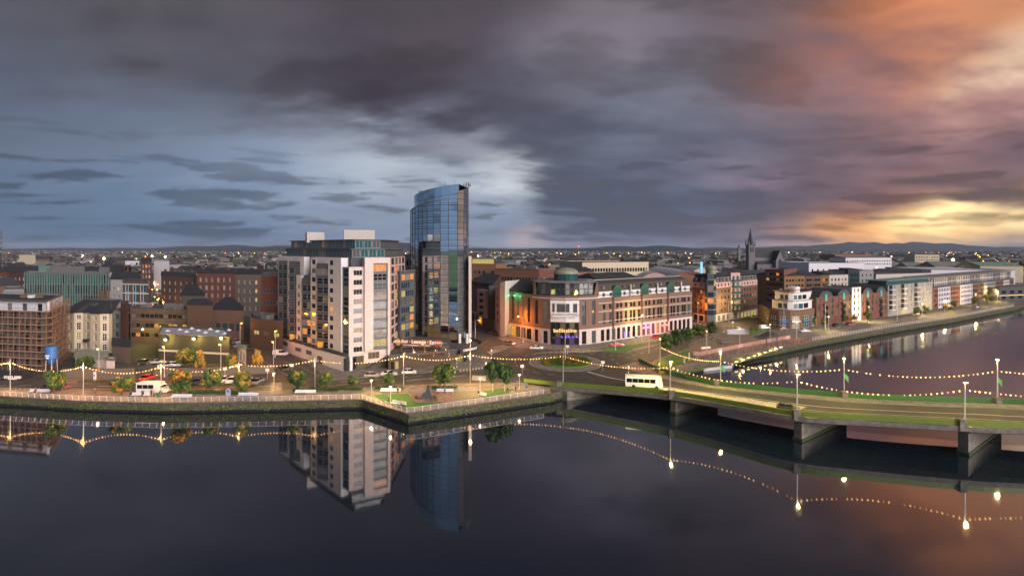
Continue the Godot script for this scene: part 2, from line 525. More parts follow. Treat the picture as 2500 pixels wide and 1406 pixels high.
func resample(pts: Array, step: float) -> Array:
	# points every `step` metres along a polyline of Vector3
	var out = [pts[0]]
	var left = step
	for k in pts.size() - 1:
		var a: Vector3 = pts[k]
		var b: Vector3 = pts[k + 1]
		var L = a.distance_to(b)
		var s = left
		while s <= L:
			out.append(a.lerp(b, s / L))
			s += step
		left = s - L
	return out

func v3(p: Vector2, y: float) -> Vector3: return Vector3(p.x, y, p.y)

func quay_edge() -> Array:
	return [Vector2(-400, -121), Vector2(-130.64, -120.66), Vector2(-123.97, -120), Vector2(-100.8, -116.16), Vector2(-80.53, -114.63), Vector2(-56.49, -115.85), Vector2(-35.71, -117.41), Vector2(-22.52, -107.29), Vector2(9.58, -122.02), Vector2(18.27, -130.03), Vector2(40.65, -140.52), Vector2(56.25, -151.25), Vector2(84.38, -170.16), Vector2(118.94, -191.89), Vector2(167.27, -220), Vector2(224.74, -251.79), Vector2(305.38, -300.41), Vector2(420, -385)]

func terrain() -> void:
	var water = mat("water", Color(0.004, 0.009, 0.018), 0.03)
	water.metallic_specular = 1.0
	var rip = FastNoiseLite.new()
	rip.seed = 4
	rip.frequency = 0.03
	rip.fractal_octaves = 4
	var rim = rip.get_seamless_image(512, 512, false, false, 0.2)
	rim.bump_map_to_normal_map(1.0)
	var rtex = ImageTexture.create_from_image(rim)
	water.normal_enabled = true
	water.normal_texture = rtex
	water.normal_scale = 0.09
	water.clearcoat_enabled = true
	water.clearcoat = 0.9
	water.clearcoat_roughness = 0.02
	water.uv1_triplanar = true
	water.uv1_world_triplanar = true
	water.uv1_scale = Vector3(0.05, 0.05, 0.16)
	var wr: StandardMaterial3D = water.duplicate()
	wr.resource_name = "water_rippled"
	wr.clearcoat_enabled = false
	wr.normal_scale = 0.16
	wr.uv1_scale = Vector3(0.06, 0.06, 0.2)
	wr.roughness = 0.06
	var edge = quay_edge()
	var poly = edge.duplicate()
	poly.append_array([Vector2(900, -520), Vector2(9000, -600), Vector2(9000, -9500), Vector2(-9000, -9500), Vector2(-9000, -118)])
	structure("ground", mb().sheet(poly, 0.0), M.asphalt, "dark asphalt ground of the town")
	# the river: still water on the near side of the bridge, a light ripple above it
	structure("river_water", mb().sheet([Vector2(-9000, 60), Vector2(400, 60), Vector2(260, -88), Vector2(95, -96), Vector2(78, -101), Vector2(58, -107), Vector2(40, -118), Vector2(10, -135), Vector2(-9000, -135)], WATER_Y), water, "calm dark river mirroring the sky")
	structure("river_water", mb().sheet([Vector2(10, -135), Vector2(40, -118), Vector2(58, -107), Vector2(78, -101), Vector2(95, -96), Vector2(260, -88), Vector2(400, 60), Vector2(9000, 60), Vector2(9000, -700), Vector2(10, -700)], WATER_Y), wr, "rippled river beyond the bridge")
	var bank = mb().sheet([Vector2(-9000, 60), Vector2(9000, 60), Vector2(9000, 9000), Vector2(-9000, 9000)], -0.5)
	structure("ground", bank, M.grass, "grassy ground of the near bank")
	quay_wall(edge)
	hills()
	streets()

func quay_wall(edge: Array) -> void:
	var w = thing("quay_wall", "weathered stone quay wall with green weed above the river", "wall")
	var b = mb()
	var low = mb()
	var leaf = mb()
	var pts = []
	for p in edge.slice(1): pts.append(v3(p, 0))
	var st = resample(pts, 0.95)
	var r = RandomNumberGenerator.new()
	r.seed = 21
	var fn = FastNoiseLite.new()
	fn.seed = 6
	fn.frequency = 0.09
	for k in st.size() - 1:
		var a: Vector3 = st[k]
		var c: Vector3 = st[k + 1]
		var d = (c - a).normalized()
		var n = Vector3(-d.z, 0, d.x)
		for row in 6:
			var y1 = 0.1 - row * 0.44
			var y0 = y1 - 0.42
			var off = r.randf_range(0.1, 0.2)
			var target = low if row >= 4 else b
			var shift = 0.45 * (row % 2)
			var p = a + d * shift
			var q = c + d * (shift - 0.03)
			var at0 = p + n * off
			var at1 = q + n * off
			var i0 = target.v.size()
			target.quad(at0 + Vector3.UP * y0, at0 + Vector3.UP * y1, at1 + Vector3.UP * y1, at1 + Vector3.UP * y0)
			target.quad(at0 + Vector3.UP * y1, p + Vector3.UP * y1, q + Vector3.UP * y1, at1 + Vector3.UP * y1)
			target.quad(at0 + Vector3.UP * y0, p + Vector3.UP * y0, p + Vector3.UP * y1, at0 + Vector3.UP * y1)
			var g = r.randf_range(0.7, 1.2)
			var base = Color(0.13, 0.115, 0.085) if row < 4 else Color(0.012, 0.012, 0.011)  # the lowest courses are coloured near black
			for m in target.v.size() - i0: target.col.append(Color(base.r * g, base.g * g, base.b * g))
		var amount = clampf(fn.get_noise_2d(k * 1.3, 3.0) + 0.55, 0.1, 1.0)
		for m in int(26 * amount):
			var y = -0.35 - absf(r.randfn(0.75, 0.38))
			if y < -1.85 or y > 0: continue
			var s = r.randf_range(0.1, 0.24)
			var o = a.lerp(c, r.randf()) + n * r.randf_range(0.2, 0.38) + Vector3.UP * y
			var t = (d * r.randf_range(-1, 1) + Vector3.UP * r.randf_range(-1, 1) + n * r.randf_range(-0.4, 0.4)).normalized() * s
			var t2 = t.cross(n).normalized() * s * 0.8
			leaf.quad(o - t, o + t2, o + t, o - t2)
			var g = r.randf_range(0.5, 1.3)
			var col = Color(0.07 * g, 0.115 * g, 0.022 * g) if r.randf() < 0.85 else Color(0.16 * g, 0.13 * g, 0.04 * g)
			for z in 4: leaf.col.append(col)
	part("upper_stones", b, M.wall_stone, w).set_meta("kind", "stuff")
	part("tidal_stones", low, M.wall_stone, w, "near black stones of the lowest courses").set_meta("kind", "stuff")
	part("weed", leaf, M.leaf, w, "green weed and ivy on the stones").set_meta("kind", "stuff")
	var back = mb()
	for k in edge.size() - 1:
		back.quad(v3(edge[k], -6), v3(edge[k], -0.02), v3(edge[k + 1], -0.02), v3(edge[k + 1], -6))
	part("backing", back, M.concrete_dark, w)

func hills() -> void:
	var far = [[[-7600, 60, 1500], [-5200, 110, 1500], [-3700, 190, 900], [-3100, 150, 800]], [[-1600, 200, 900], [-2300, 130, 900], [-900, 90, 900]], [[900, 150, 900], [1400, 190, 700], [2300, 120, 1200], [200, 110, 900]], [[4700, 250, 1000], [5700, 240, 1200], [3900, 150, 900], [7000, 130, 1500], [3000, 100, 800]]]
	var tall = [0.45, 0.6, 0.36, 0.52]
	var deep = [6200.0, 5600.0, 5200.0, 7000.0]
	var fn = FastNoiseLite.new()
	fn.seed = 3
	fn.frequency = 0.0016
	fn.fractal_octaves = 4
	for g in far.size():
		var b = mb()
		var x0 = 1e9
		var x1 = -1e9
		for q in far[g]:
			x0 = minf(x0, q[0] - q[2] * 2.2)
			x1 = maxf(x1, q[0] + q[2] * 2.2)
		var nx = 60
		var nz = 7
		var hgt = func(x: float, z: float) -> float:
			var s = 0.0
			for q in far[g]: s = maxf(s, q[1] * exp(-pow((x - q[0]) / q[2], 2.0)))
			return (s * tall[g] * (0.8 + 0.5 * fn.get_noise_2d(x, z + g * 900.0))) * exp(-pow(z / 700.0, 2.0)) - 4.0
		for i in nx:
			for j in nz:
				var f = func(a: int, c: int) -> Vector3:
					var x: float = lerpf(x0, x1, float(a) / nx)
					var z: float = lerpf(-1100, 1100, float(c) / nz)
					return Vector3(x, hgt.call(x, z), -deep[g] - z)
				b.quad(f.call(i, j), f.call(i, j + 1), f.call(i + 1, j + 1), f.call(i + 1, j))
		structure("hills", b, M.hill, "dark rolling hills behind the town")

func raised(called: String, poly: Array, h: float, m: Material, label: String, kerb := true) -> void:
	structure(called, mb().prism(poly, 0.0, h), m, label)

func streets() -> void:
	var q = quay_edge()
	# promenade along the river
	var prom = q.slice(0, 9)
	prom.append_array([Vector2(9.77, -128.5), Vector2(3.27, -132), Vector2(-5.44, -131.6), Vector2(-16.27, -131.2), Vector2(-26.79, -129.64), Vector2(-36.95, -127.74), Vector2(-46.96, -126.26), Vector2(-56.9, -125.17), Vector2(-66.29, -123.4), Vector2(-81.13, -122.7), Vector2(-91.27, -122.7), Vector2(-108.93, -125.53), Vector2(-130.06, -125.9), Vector2(-136.3, -125.9), Vector2(-400, -128)])
	raised("pavement", prom, 0.12, M.paving, "tan paved promenade along the river railing")
	raised("pavement", [Vector2(-120, -130.81), Vector2(-99.76, -131.2), Vector2(-103.28, -136.12), Vector2(-124.14, -136.55)], 0.12, M.paving, "pavement strip below the car park wall")
	raised("pavement", [Vector2(-76.34, -169.49), Vector2(-62.91, -152.84), Vector2(-49, -134.44), Vector2(-42.55, -136.55), Vector2(-34.62, -139.62), Vector2(-28.05, -141.43), Vector2(-18, -145.2), Vector2(-9.25, -149.18), Vector2(-6.45, -156.13), Vector2(-7.74, -164.38), Vector2(-14.4, -174.24), Vector2(-22.04, -177.8), Vector2(-51.43, -177.8), Vector2(-81.48, -179.26)], 0.12, M.paving_grey, "grey pavement round the foot of the apartment block")
	raised("pavement", [Vector2(1.76, -177.8), Vector2(11.66, -176.36), Vector2(21.69, -174.94), Vector2(37.04, -179.26), Vector2(55.02, -190.22), Vector2(75.43, -207.43), Vector2(83.37, -229.26), Vector2(34.21, -197.1), Vector2(8.14, -197.1), Vector2(-3.38, -204.51), Vector2(-5.7, -197.1)], 0.12, M.paving_grey, "pale pavement in front of the curved brick hotel")
	raised("pavement", [Vector2(42, -145.2), Vector2(42, -151.25), Vector2(45.82, -158.4), Vector2(54.21, -168.19), Vector2(71.39, -183.8), Vector2(87.93, -200.74), Vector2(111.04, -216.72), Vector2(145.95, -235.46), Vector2(200, -254.74), Vector2(300.86, -311.14), Vector2(332.93, -327.52), Vector2(308.57, -303.55), Vector2(227.37, -254.74), Vector2(168.98, -222.24), Vector2(120, -193.6), Vector2(85.04, -171.5), Vector2(56.64, -152.31), Vector2(44.7, -144.24)], 0.12, M.paving_grey, "riverside walk on the far quay")
	raised("lawn", [Vector2(42.79, -146.67), Vector2(43.4, -151.78), Vector2(47.39, -158.4), Vector2(55.17, -166.9), Vector2(61.43, -172.86), Vector2(60.67, -163.15), Vector2(57.42, -156.13), Vector2(48.08, -149.18)], 0.2, M.grass, "lit lawn beside the bridge head")
	raised("lawn", [Vector2(56.03, -169.49), Vector2(71.85, -186.95), Vector2(87.91, -202.6), Vector2(94.26, -210.43), Vector2(67.22, -180.75), Vector2(60.53, -173.55)], 0.22, M.grass, "grass verge under the row of dark trees")
	raised("lawn", [Vector2(95.65, -210.43), Vector2(112.62, -223.38), Vector2(112.84, -216.72), Vector2(97.95, -202.6)], 0.22, M.grass, "grass bank behind the skate park")
	# roundabout
	var c = Vector3(16.97, 0, -155.57)
	var ring = func(r: float, n := 48) -> Array:
		var o = []
		for k in n: o.append(Vector2(c.x + r * cos(-TAU * k / n), c.z + r * sin(-TAU * k / n)))
		return o
	structure("road", mb().sheet(ring.call(21.0), 0.004), M.asphalt_dark, "asphalt carriageway of the roundabout")
	raised("pavement", ring.call(11.0), 0.1, M.paving_grey, "concrete apron ring of the roundabout")
	var isl = thing("roundabout_planting", "round bed of grass and orange flowers in the middle of the roundabout", "flower bed", "", c)
	var disc = []
	for p in ring.call(8.0): disc.append(p - Vector2(c.x, c.z))
	part("lawn", mb().prism(disc, 0.0, 0.45), M.grass, isl)
	var fl = mb()
	for k in 1500:
		var a = rng.randf() * TAU
		var r = 7.7 * sqrt(rng.randf())
		var p = Vector3(cos(a) * r, 0.5 + rng.randf() * 0.35, sin(a) * r)
		var s = rng.randf_range(0.12, 0.3)
		fl.quad(p + Vector3(-s, 0, -s * 0.4), p + Vector3(-s * 0.3, s, s * 0.5), p + Vector3(s, s * 0.3, s * 0.4), p + Vector3(s * 0.3, -s * 0.4, -s))
		var o: bool = sin(a * 3.0 + r * 0.8) > 0.35
		var g = rng.randf_range(0.6, 1.2)
		for z in 4: fl.col.append(Color(0.42 * g, 0.17 * g, 0.02) if o and rng.randf() < 0.75 else Color(0.08 * g, 0.16 * g, 0.02 * g))
	part("flowers", fl, M.leaf, isl).set_meta("kind", "stuff")
	var ringline = mb()
	for k in 48:
		var a0 = TAU * k / 48.0
		var a1 = TAU * (k + 1) / 48.0
		ringline.strip(c + Vector3(cos(a0) * 11.4, 0.009, sin(a0) * 11.4), c + Vector3(cos(a1) * 11.4, 0.009, sin(a1) * 11.4), 0.25)
	structure("road_marking", ringline, M.paint_white, "white edge line round the roundabout")
	var dash = mb()
	for k in 20:
		var a0 = TAU * k / 20.0
		dash.strip(c + Vector3(cos(a0) * 16.0, 0.009, sin(a0) * 16.0), c + Vector3(cos(a0 + 0.13) * 16.0, 0.009, sin(a0 + 0.13) * 16.0), 0.2)
	structure("road_marking", dash, M.paint_white, "dashed lane line on the roundabout")
	# splitter islands
	raised("traffic_island", [Vector2(21.19, -137.85), Vector2(28.13, -144.24), Vector2(30.79, -140.06), Vector2(31.37, -136.55), Vector2(27.66, -132.8)], 0.12, M.grass, "grassed splitter island at the bridge entrance")
	raised("traffic_island", [Vector2(30.53, -174.24), Vector2(42.18, -182.26), Vector2(51.88, -190.22), Vector2(39.84, -172.17), Vector2(35.44, -170.16)], 0.12, M.grass, "grassed splitter island in front of the shops")
	raised("traffic_island", [Vector2(-8.08, -177.8), Vector2(-3.04, -183.8), Vector2(0, -180.75), Vector2(-3.98, -172.17)], 0.12, M.paving_grey, "paved splitter island at the hotel crossing")
	# painted lines
	var ln = func(pts: Array, w: float, m: Material, label: String, dashed := 0.0, y := 0.006) -> void:
		var b = mb()
		var p3 = []
		for p in pts: p3.append(v3(p, y))
		if dashed > 0:
			var rs = resample(p3, dashed * 0.5)
			for k in range(0, rs.size() - 1, 2): b.strip(rs[k], rs[k + 1], w)
		else:
			for k in p3.size() - 1: b.strip(p3[k], p3[k + 1], w)
		structure("road_marking", b, m, label)
	ln.call([Vector2(-136.07, -129.64), Vector2(-112.17, -129.26), Vector2(-90, -128.12), Vector2(-68.82, -128.12), Vector2(-56.96, -130.03)], 0.3, M.paint_white, "white centre line of the quay road", 7.0)
	ln.call([Vector2(-133.29, -127), Vector2(-115.28, -126.81), Vector2(-95.72, -125.9)], 0.24, M.paint_white, "white parking bay line beside the promenade")
	ln.call([Vector2(-99.61, -131.01), Vector2(-78.92, -130.81), Vector2(-66.34, -131.6)], 0.24, M.paint_white, "white edge line of the parking bays")
	ln.call([Vector2(-46.21, -130.03), Vector2(-38.18, -132), Vector2(-27.78, -134.44), Vector2(-18.17, -137.41)], 0.3, M.paint_white, "white lane line on the road below the apartments", 6.0)
	ln.call([Vector2(-46.1, -132.8), Vector2(-33.86, -136.55), Vector2(-22.06, -140.52)], 0.24, M.paint_white, "white parking line by the kerb", 4.0)
	ln.call([Vector2(-73.31, -158.4), Vector2(-60.4, -146.17), Vector2(-48.88, -133.21)], 0.14, M.paint_yellow, "yellow line along the side street kerb")
	ln.call([Vector2(-79.85, -158.4), Vector2(-66.1, -142.82), Vector2(-56.18, -132)], 0.14, M.paint_white, "white line along the side street")
	ln.call([Vector2(40.38, -165.63), Vector2(51.01, -176.36), Vector2(63.9, -188.57)], 0.18, M.paint_white, "white lane line on the road past the shops", 5.0)
	ln.call([Vector2(39.53, -170.82), Vector2(53.16, -183.8), Vector2(72.33, -198.9), Vector2(96.72, -216.72)], 0.24, M.paint_white, "white edge line on the road past the shops")
	ln.call([Vector2(1.1, -133.21), Vector2(13.46, -135.7), Vector2(21.58, -137.41), Vector2(29.28, -131.2)], 0.3, M.paint_white, "white give way line at the bridge entrance", 3.0)
	ln.call([Vector2(30.7, -168.84), Vector2(37.61, -162.54), Vector2(41.24, -158.4)], 0.25, M.paint_white, "white give way line at the roundabout", 3.0)
	var bars = func(a: Vector2, b: Vector2, across: Vector2, n: int, w: float, label: String, m: Material = null) -> void:
		var o = mb()
		for k in n:
			var p = a.lerp(b, (k + 0.5) / n)
			o.strip(v3(p - across * 0.5, 0.007), v3(p + across * 0.5, 0.007), w)
		structure("road_marking", o, m if m else M.paint_white, label)
	bars.call(Vector2(-128.56, -126.26), Vector2(-117.23, -125.53), Vector2(1.1, 1.6), 9, 0.2, "slanted white bay marks by the promenade")
	bars.call(Vector2(-81.39, -126.26), Vector2(-74.09, -126.26), Vector2(-1.6, 1.2), 5, 0.2, "slanted white hatching beside the bench hedge")
	bars.call(Vector2(-15.65, -145.69), Vector2(-8.66, -149.69), Vector2(0.6, 4.4), 8, 0.55, "zebra crossing beside the dark bar corner")
	bars.call(Vector2(-11.13, -137.41), Vector2(-7.22, -136.55), Vector2(0.2, 5.0), 7, 0.5, "zebra crossing bars leading to the little park")
	bars.call(Vector2(-8.12, -169.49), Vector2(-2.64, -177.8), Vector2(1.2, 4.2), 8, 0.55, "zebra crossing by the hotel side street")
	bars.call(Vector2(26.11, -127.37), Vector2(33.51, -130.81), Vector2(3.2, 1.6), 7, 0.6, "zebra crossing at the start of the bridge", M.paint_white)
	bars.call(Vector2(8.4, -169.49), Vector2(31.55, -173.55), Vector2(5.0, -4.0), 12, 0.22, "white hatched area in front of the hotel")
	bars.call(Vector2(-27.86, -134.86), Vector2(-13.8, -139.17), Vector2(3.0, -2.4), 9, 0.22, "white chevrons on the road by the park")
	bars.call(Vector2(42.82, -175.65), Vector2(53.16, -183.8), Vector2(2.6, 1.2), 6, 0.2, "white hatching between the lanes by the shops")
	structure("crossing_table", mb().prism([Vector2(-60.37, -123.4), Vector2(-57.48, -123.75), Vector2(-61.71, -132.4), Vector2(-64.34, -132.4)], 0.0, 0.06), M.paving, "pale raised crossing table on the quay road")
# ---------------------------------------------------------------- quay furniture and bridge
func curve(pts: Array, per := 6) -> Array:
	# Catmull-Rom through Vector3 points
	var o = []
	for k in pts.size() - 1:
		var a: Vector3 = pts[maxi(k - 1, 0)]
		var b: Vector3 = pts[k]
		var c: Vector3 = pts[k + 1]
		var d: Vector3 = pts[mini(k + 2, pts.size() - 1)]
		for j in per: o.append(b.cubic_interpolate(c, a, d, float(j) / per))
	o.append(pts[-1])
	return o

func railing(called: String, label: String, pts: Array, step: float, h: float, rails: int, m: Material, lean := 0.0, group := "") -> void:
	var t = thing(called, label, "railing", group)
	var st = resample(pts, step)
	var post = mb()
	post.bar(Vector3(0, 0, 0), Vector3(0, h * 0.55, lean * 0.25), 0.08, 0.1)
	post.bar(Vector3(0, h * 0.5, lean * 0.2), Vector3(0, h, lean), 0.09, 0.12)
	var pm = post.mesh(m)
	var normals = []
	for k in st.size():
		var d: Vector3 = (st[mini(k + 1, st.size() - 1)] - st[maxi(k - 1, 0)])
		d.y = 0
		d = d.normalized()
		normals.append(Vector3(-d.z, 0, d.x))
		place("post", pm, t, st[k], atan2(normals[k].x, normals[k].z))
	for r in rails:
		var f = (r + 1.0) / rails
		var b = mb()
		for k in st.size() - 1:
			var w = lean * f * f
			b.bar(st[k] + Vector3.UP * h * f + normals[k] * w, st[k + 1] + Vector3.UP * h * f + normals[k + 1] * w, 0.04, 0.035 if r < rails - 1 else 0.07)
		part("rail", b, m, t)

func quay_rails() -> void:
	var e = quay_edge()
	var inset = func(pts: Array) -> Array:
		var o = []
		for p in pts: o.append(v3(p, 0.12))
		return o
	railing("promenade_railing", "white steel railing with curved posts along the promenade", inset.call([Vector2(-128.46, -120.5), Vector2(-124.14, -120.17), Vector2(-101.07, -116.47), Vector2(-80.74, -114.93), Vector2(-56.64, -116.16), Vector2(-35.81, -117.73)]), 1.78, 1.15, 4, M.rail_white, 0.22)
	railing("promenade_railing", "white steel railing round the pointed corner of the little park", inset.call([Vector2(-35.58, -117.63), Vector2(-22.59, -107.61), Vector2(-21.44, -108.09), Vector2(-4.79, -115.85), Vector2(9.1, -122.36)]), 1.78, 1.15, 4, M.rail_white, 0.22)
	railing("quay_railing", "white railing along the far quay beside the road", inset.call([Vector2(115.8, -190.63), Vector2(143.66, -206.94), Vector2(168.55, -221.68), Vector2(226.71, -253.99), Vector2(307, -302.5)]), 2.2, 1.25, 4, M.rail_white)
	railing("ramp_railing", "black steel railing along the riverbank path by the skate park", inset.call([Vector2(47.92, -148.67), Vector2(57.24, -153.92), Vector2(85.54, -172.51), Vector2(113.48, -189.39)]), 2.4, 1.5, 3, M.steel_dark)

func bridge() -> void:
	var N = [Vector3(3.25, 0.1, -131.24), Vector3(12.01, 0.5, -126.34), Vector3(24.86, 1.2, -120.31), Vector3(36.74, 1.8, -114), Vector3(47.09, 2.25, -105.52), Vector3(56.21, 2.6, -97.85), Vector3(70.04, 2.85, -94.16), Vector3(83.07, 3, -91.37), Vector3(92.91, 3, -89.93), Vector3(130, 3, -86.5), Vector3(262, 2.6, -79)]
	var Fp = [Vector3(39.89, 0.1, -155.7), Vector3(41.97, 0.35, -144.27), Vector3(45.01, 1.2, -132.83), Vector3(50.74, 1.8, -122.8), Vector3(62.15, 2.25, -115.69), Vector3(73.9, 2.6, -110.12), Vector3(88.16, 2.85, -106.68), Vector3(102.54, 3, -104.53), Vector3(113.12, 3, -102.91), Vector3(152, 3, -101.5), Vector3(266, 2.6, -95)]
	var nn = curve(N)
	var ff = curve(Fp)
	var br = thing("road_bridge", "concrete road bridge with green parapets crossing the river", "bridge")
	var slab = mb()
	var slab2 = mb()
	var soffit = mb()
	var road = mb()
	var path = mb()
	var worn = mb()
	var path2 = mb()
	var kerb = mb()
	var line = mb()
	var at = func(k: int, f: float, y: float) -> Vector3: return nn[k].lerp(ff[k], f) + Vector3.UP * y
	for k in nn.size() - 1:
		var j = k + 1
		if k >= 5:
			slab.quad(at.call(k, -0.02, -0.75), at.call(k, -0.02, 0.14), at.call(j, -0.02, 0.14), at.call(j, -0.02, -0.75))
			slab.quad(at.call(k, -0.02, 0.14), at.call(k, 0.0, 0.14), at.call(j, 0.0, 0.14), at.call(j, -0.02, 0.14))
			slab2.quad(at.call(k, 1.02, -0.75), at.call(k, 1.02, 0.14), at.call(j, 1.02, 0.14), at.call(j, 1.02, -0.75))
			soffit.quad(at.call(k, -0.02, -0.75), at.call(j, -0.02, -0.75), at.call(j, 0.06, -1.25), at.call(k, 0.06, -1.25))
			soffit.quad(at.call(k, 0.06, -1.25), at.call(j, 0.06, -1.25), at.call(j, 0.94, -1.25), at.call(k, 0.94, -1.25))
			soffit.quad(at.call(k, 1.02, -0.75), at.call(j, 1.02, -0.75), at.call(j, 0.94, -1.25), at.call(k, 0.94, -1.25))
		road.quad(at.call(k, 0.0, 0.0), at.call(j, 0.0, 0.0), at.call(j, 1.0, 0.0), at.call(k, 1.0, 0.0))
		path.quad(at.call(k, 0.8, 0.13), at.call(j, 0.8, 0.13), at.call(j, 1.0, 0.13), at.call(k, 1.0, 0.13))
		kerb.quad(at.call(k, 0.8, 0.0), at.call(j, 0.8, 0.0), at.call(j, 0.8, 0.13), at.call(k, 0.8, 0.13))
		path2.quad(at.call(k, 0.0, 0.13), at.call(j, 0.0, 0.13), at.call(j, 0.1, 0.13), at.call(k, 0.1, 0.13))
		kerb.quad(at.call(k, 0.1, 0.0), at.call(j, 0.1, 0.0), at.call(j, 0.1, 0.13), at.call(k, 0.1, 0.13))
		if k >= 12 and k < 29: worn.quad(at.call(k, 0.14, 0.006), at.call(j, 0.14, 0.006), at.call(j, 0.46 + 0.02 * sin(j * 1.7), 0.006), at.call(k, 0.46 + 0.02 * sin(k * 1.7), 0.006))
		line.quad(at.call(k, 0.5, 0.01), at.call(j, 0.5, 0.01), at.call(j, 0.518, 0.01), at.call(k, 0.518, 0.01))
		if k > 10: line.quad(at.call(k, 0.315, 0.01), at.call(j, 0.315, 0.01), at.call(j, 0.325, 0.01), at.call(k, 0.325, 0.01))
	part("deck_edge", slab, M.concrete, br)
	part("deck_edge", slab2, M.concrete, br)
	part("soffit", soffit, M.concrete, br)
	part("road_surface", road, M.asphalt_dark, br)
	part("footpath", path, M.paving_grey, br)
	part("footpath", path2, M.paving_grey, br)
	part("kerb", kerb, M.kerb_stone, br)
	part("worn_lane_paint", worn, M.paint_worn, br, "pale worn paint of the bus lane")
	part("lane_line", line, M.paint_white, br)
	for spec in [[3, 0], [5, 0], [7, 0], [9, 0]]:
		var a: Vector3 = N[spec[0]].lerp(Fp[spec[0]], 0.03)
		var b: Vector3 = N[spec[0]].lerp(Fp[spec[0]], 0.97)
		var d = (b - a).normalized()
		var s = Vector3(-d.z, 0, d.x) * 0.75
		var p = mb()
		var lo = mb()
		var deck: float = a.y - 1.25
		var y0 = WATER_Y + 0.5
		p.hull8([Vector3(a.x, y0, a.z) - s, Vector3(a.x, y0, a.z) + s, Vector3(b.x, y0, b.z) + s, Vector3(b.x, y0, b.z) - s, Vector3(a.x, deck, a.z) - s, Vector3(a.x, deck, a.z) + s, Vector3(b.x, deck, b.z) + s, Vector3(b.x, deck, b.z) - s])
		var s2 = s * 1.25
		a -= d * 0.25
		b += d * 0.25
		lo.hull8([Vector3(a.x, -4, a.z) - s2, Vector3(a.x, -4, a.z) + s2, Vector3(b.x, -4, b.z) + s2, Vector3(b.x, -4, b.z) - s2, Vector3(a.x, y0, a.z) - s2, Vector3(a.x, y0, a.z) + s2, Vector3(b.x, y0, b.z) + s2, Vector3(b.x, y0, b.z) - s2])
		var pm = part("pier", p, M.concrete, br)
		part("pier_foot", lo, M.pier_weed, pm, "weed-green foot of the pier at the waterline")
	var ab = mb()
	ab.prism([Vector2(10.43, -126.26), Vector2(13.81, -123.75), Vector2(19.83, -126.26), Vector2(46.8, -145.2), Vector2(43.45, -150.21)], -5.0, 0.02)
	part("abutment", ab, M.concrete, br)
	# parapets: panels of equal length between posts, all parts of the bridge
	for side in 2:
		var line_pts: Array = nn if side == 0 else ff
		var st = resample(line_pts.slice(0, 56), 2.3)
		var panel = mb()
		panel.box(Vector3(1.15, 0.6, 0), Vector3(2.2, 0.86, 0.03))
		panel.box(Vector3(1.15, 1.1, 0), Vector3(2.3, 0.07, 0.1))
		panel.box(Vector3(1.15, 0.13, 0), Vector3(2.3, 0.06, 0.06))
		for k in 12: panel.box(Vector3(0.1 + k * 0.19, 0.6, 0.03), Vector3(0.04, 0.92, 0.03))
		panel.box(Vector3(0, 0.6, 0.02), Vector3(0.09, 1.16, 0.1))
		var pm = panel.mesh(M.fence_green_lit if side == 0 else M.fence_green)
		for k in st.size() - 1:
			var d: Vector3 = st[k + 1] - st[k]
			var o = place("parapet_panel", pm, br, st[k] + Vector3.UP * 0.14)
			o.basis = Basis(d.normalized(), Vector3.UP, d.normalized().cross(Vector3.UP)).orthonormalized()
	# dark pillars that carry the lamp posts
	for p in [N[1], N[3], N[5], N[7], Fp[3], Fp[5], Fp[7]]:
		part("parapet_pillar", mb().box(p + Vector3(0, 0.45, 0), Vector3(1.3, 1.9, 0.9)).box(p + Vector3(0, 1.45, 0), Vector3(1.45, 0.12, 1.0)), M.concrete, br)
# ---------------------------------------------------------------- building kit
func yaw_of(a: Vector2, b: Vector2) -> float: return atan2(-(b.y - a.y), b.x - a.x)

func window_mesh(w: float, h: float, frame: String, glass: String, nx: int, ny: int) -> ArrayMesh:
	var key = "%.2f %.2f %s %s %d %d" % [w, h, frame, glass, nx, ny]
	if window_meshes.has(key): return window_meshes[key]
	var f = mb()
	var g = mb()
	var t = 0.09 if h < 3 else 0.11
	f.box(Vector3(0, t * 0.5, 0), Vector3(w, t, 0.08))
	f.box(Vector3(0, h - t * 0.5, 0), Vector3(w, t, 0.08))
	f.box(Vector3(-w * 0.5 + t * 0.5, h * 0.5, 0), Vector3(t, h - 2 * t, 0.08))
	f.box(Vector3(w * 0.5 - t * 0.5, h * 0.5, 0), Vector3(t, h - 2 * t, 0.08))
	for k in range(1, nx): f.box(Vector3(-w * 0.5 + w * k / nx, h * 0.5, 0), Vector3(t * 0.8, h - 2 * t, 0.07))
	for k in range(1, ny): f.box(Vector3(0, h * k / ny, 0.01), Vector3(w - 2 * t, t * 0.8, 0.06))
	g.quad(Vector3(-w * 0.5 + t, t, -0.02), Vector3(-w * 0.5 + t, h - t, -0.02), Vector3(w * 0.5 - t, h - t, -0.02), Vector3(w * 0.5 - t, t, -0.02))
	var am = ArrayMesh.new()
	f.add_to(am, M[frame])
	g.add_to(am, M[glass])
	window_meshes[key] = am
	return am

func pick_glass(base: String, lit: float) -> String:
	var x = rng.randf()
	if x < lit: return ["lit_yellow", "lit_warm", "lit_pale", "lit_dim", "lit_dim"][rng.randi() % 5]
	if x < lit + (1.0 - lit) * 0.1: return "glass_blind"
	if x < lit + (1.0 - lit) * 0.25: return "glass_grey"
	return base

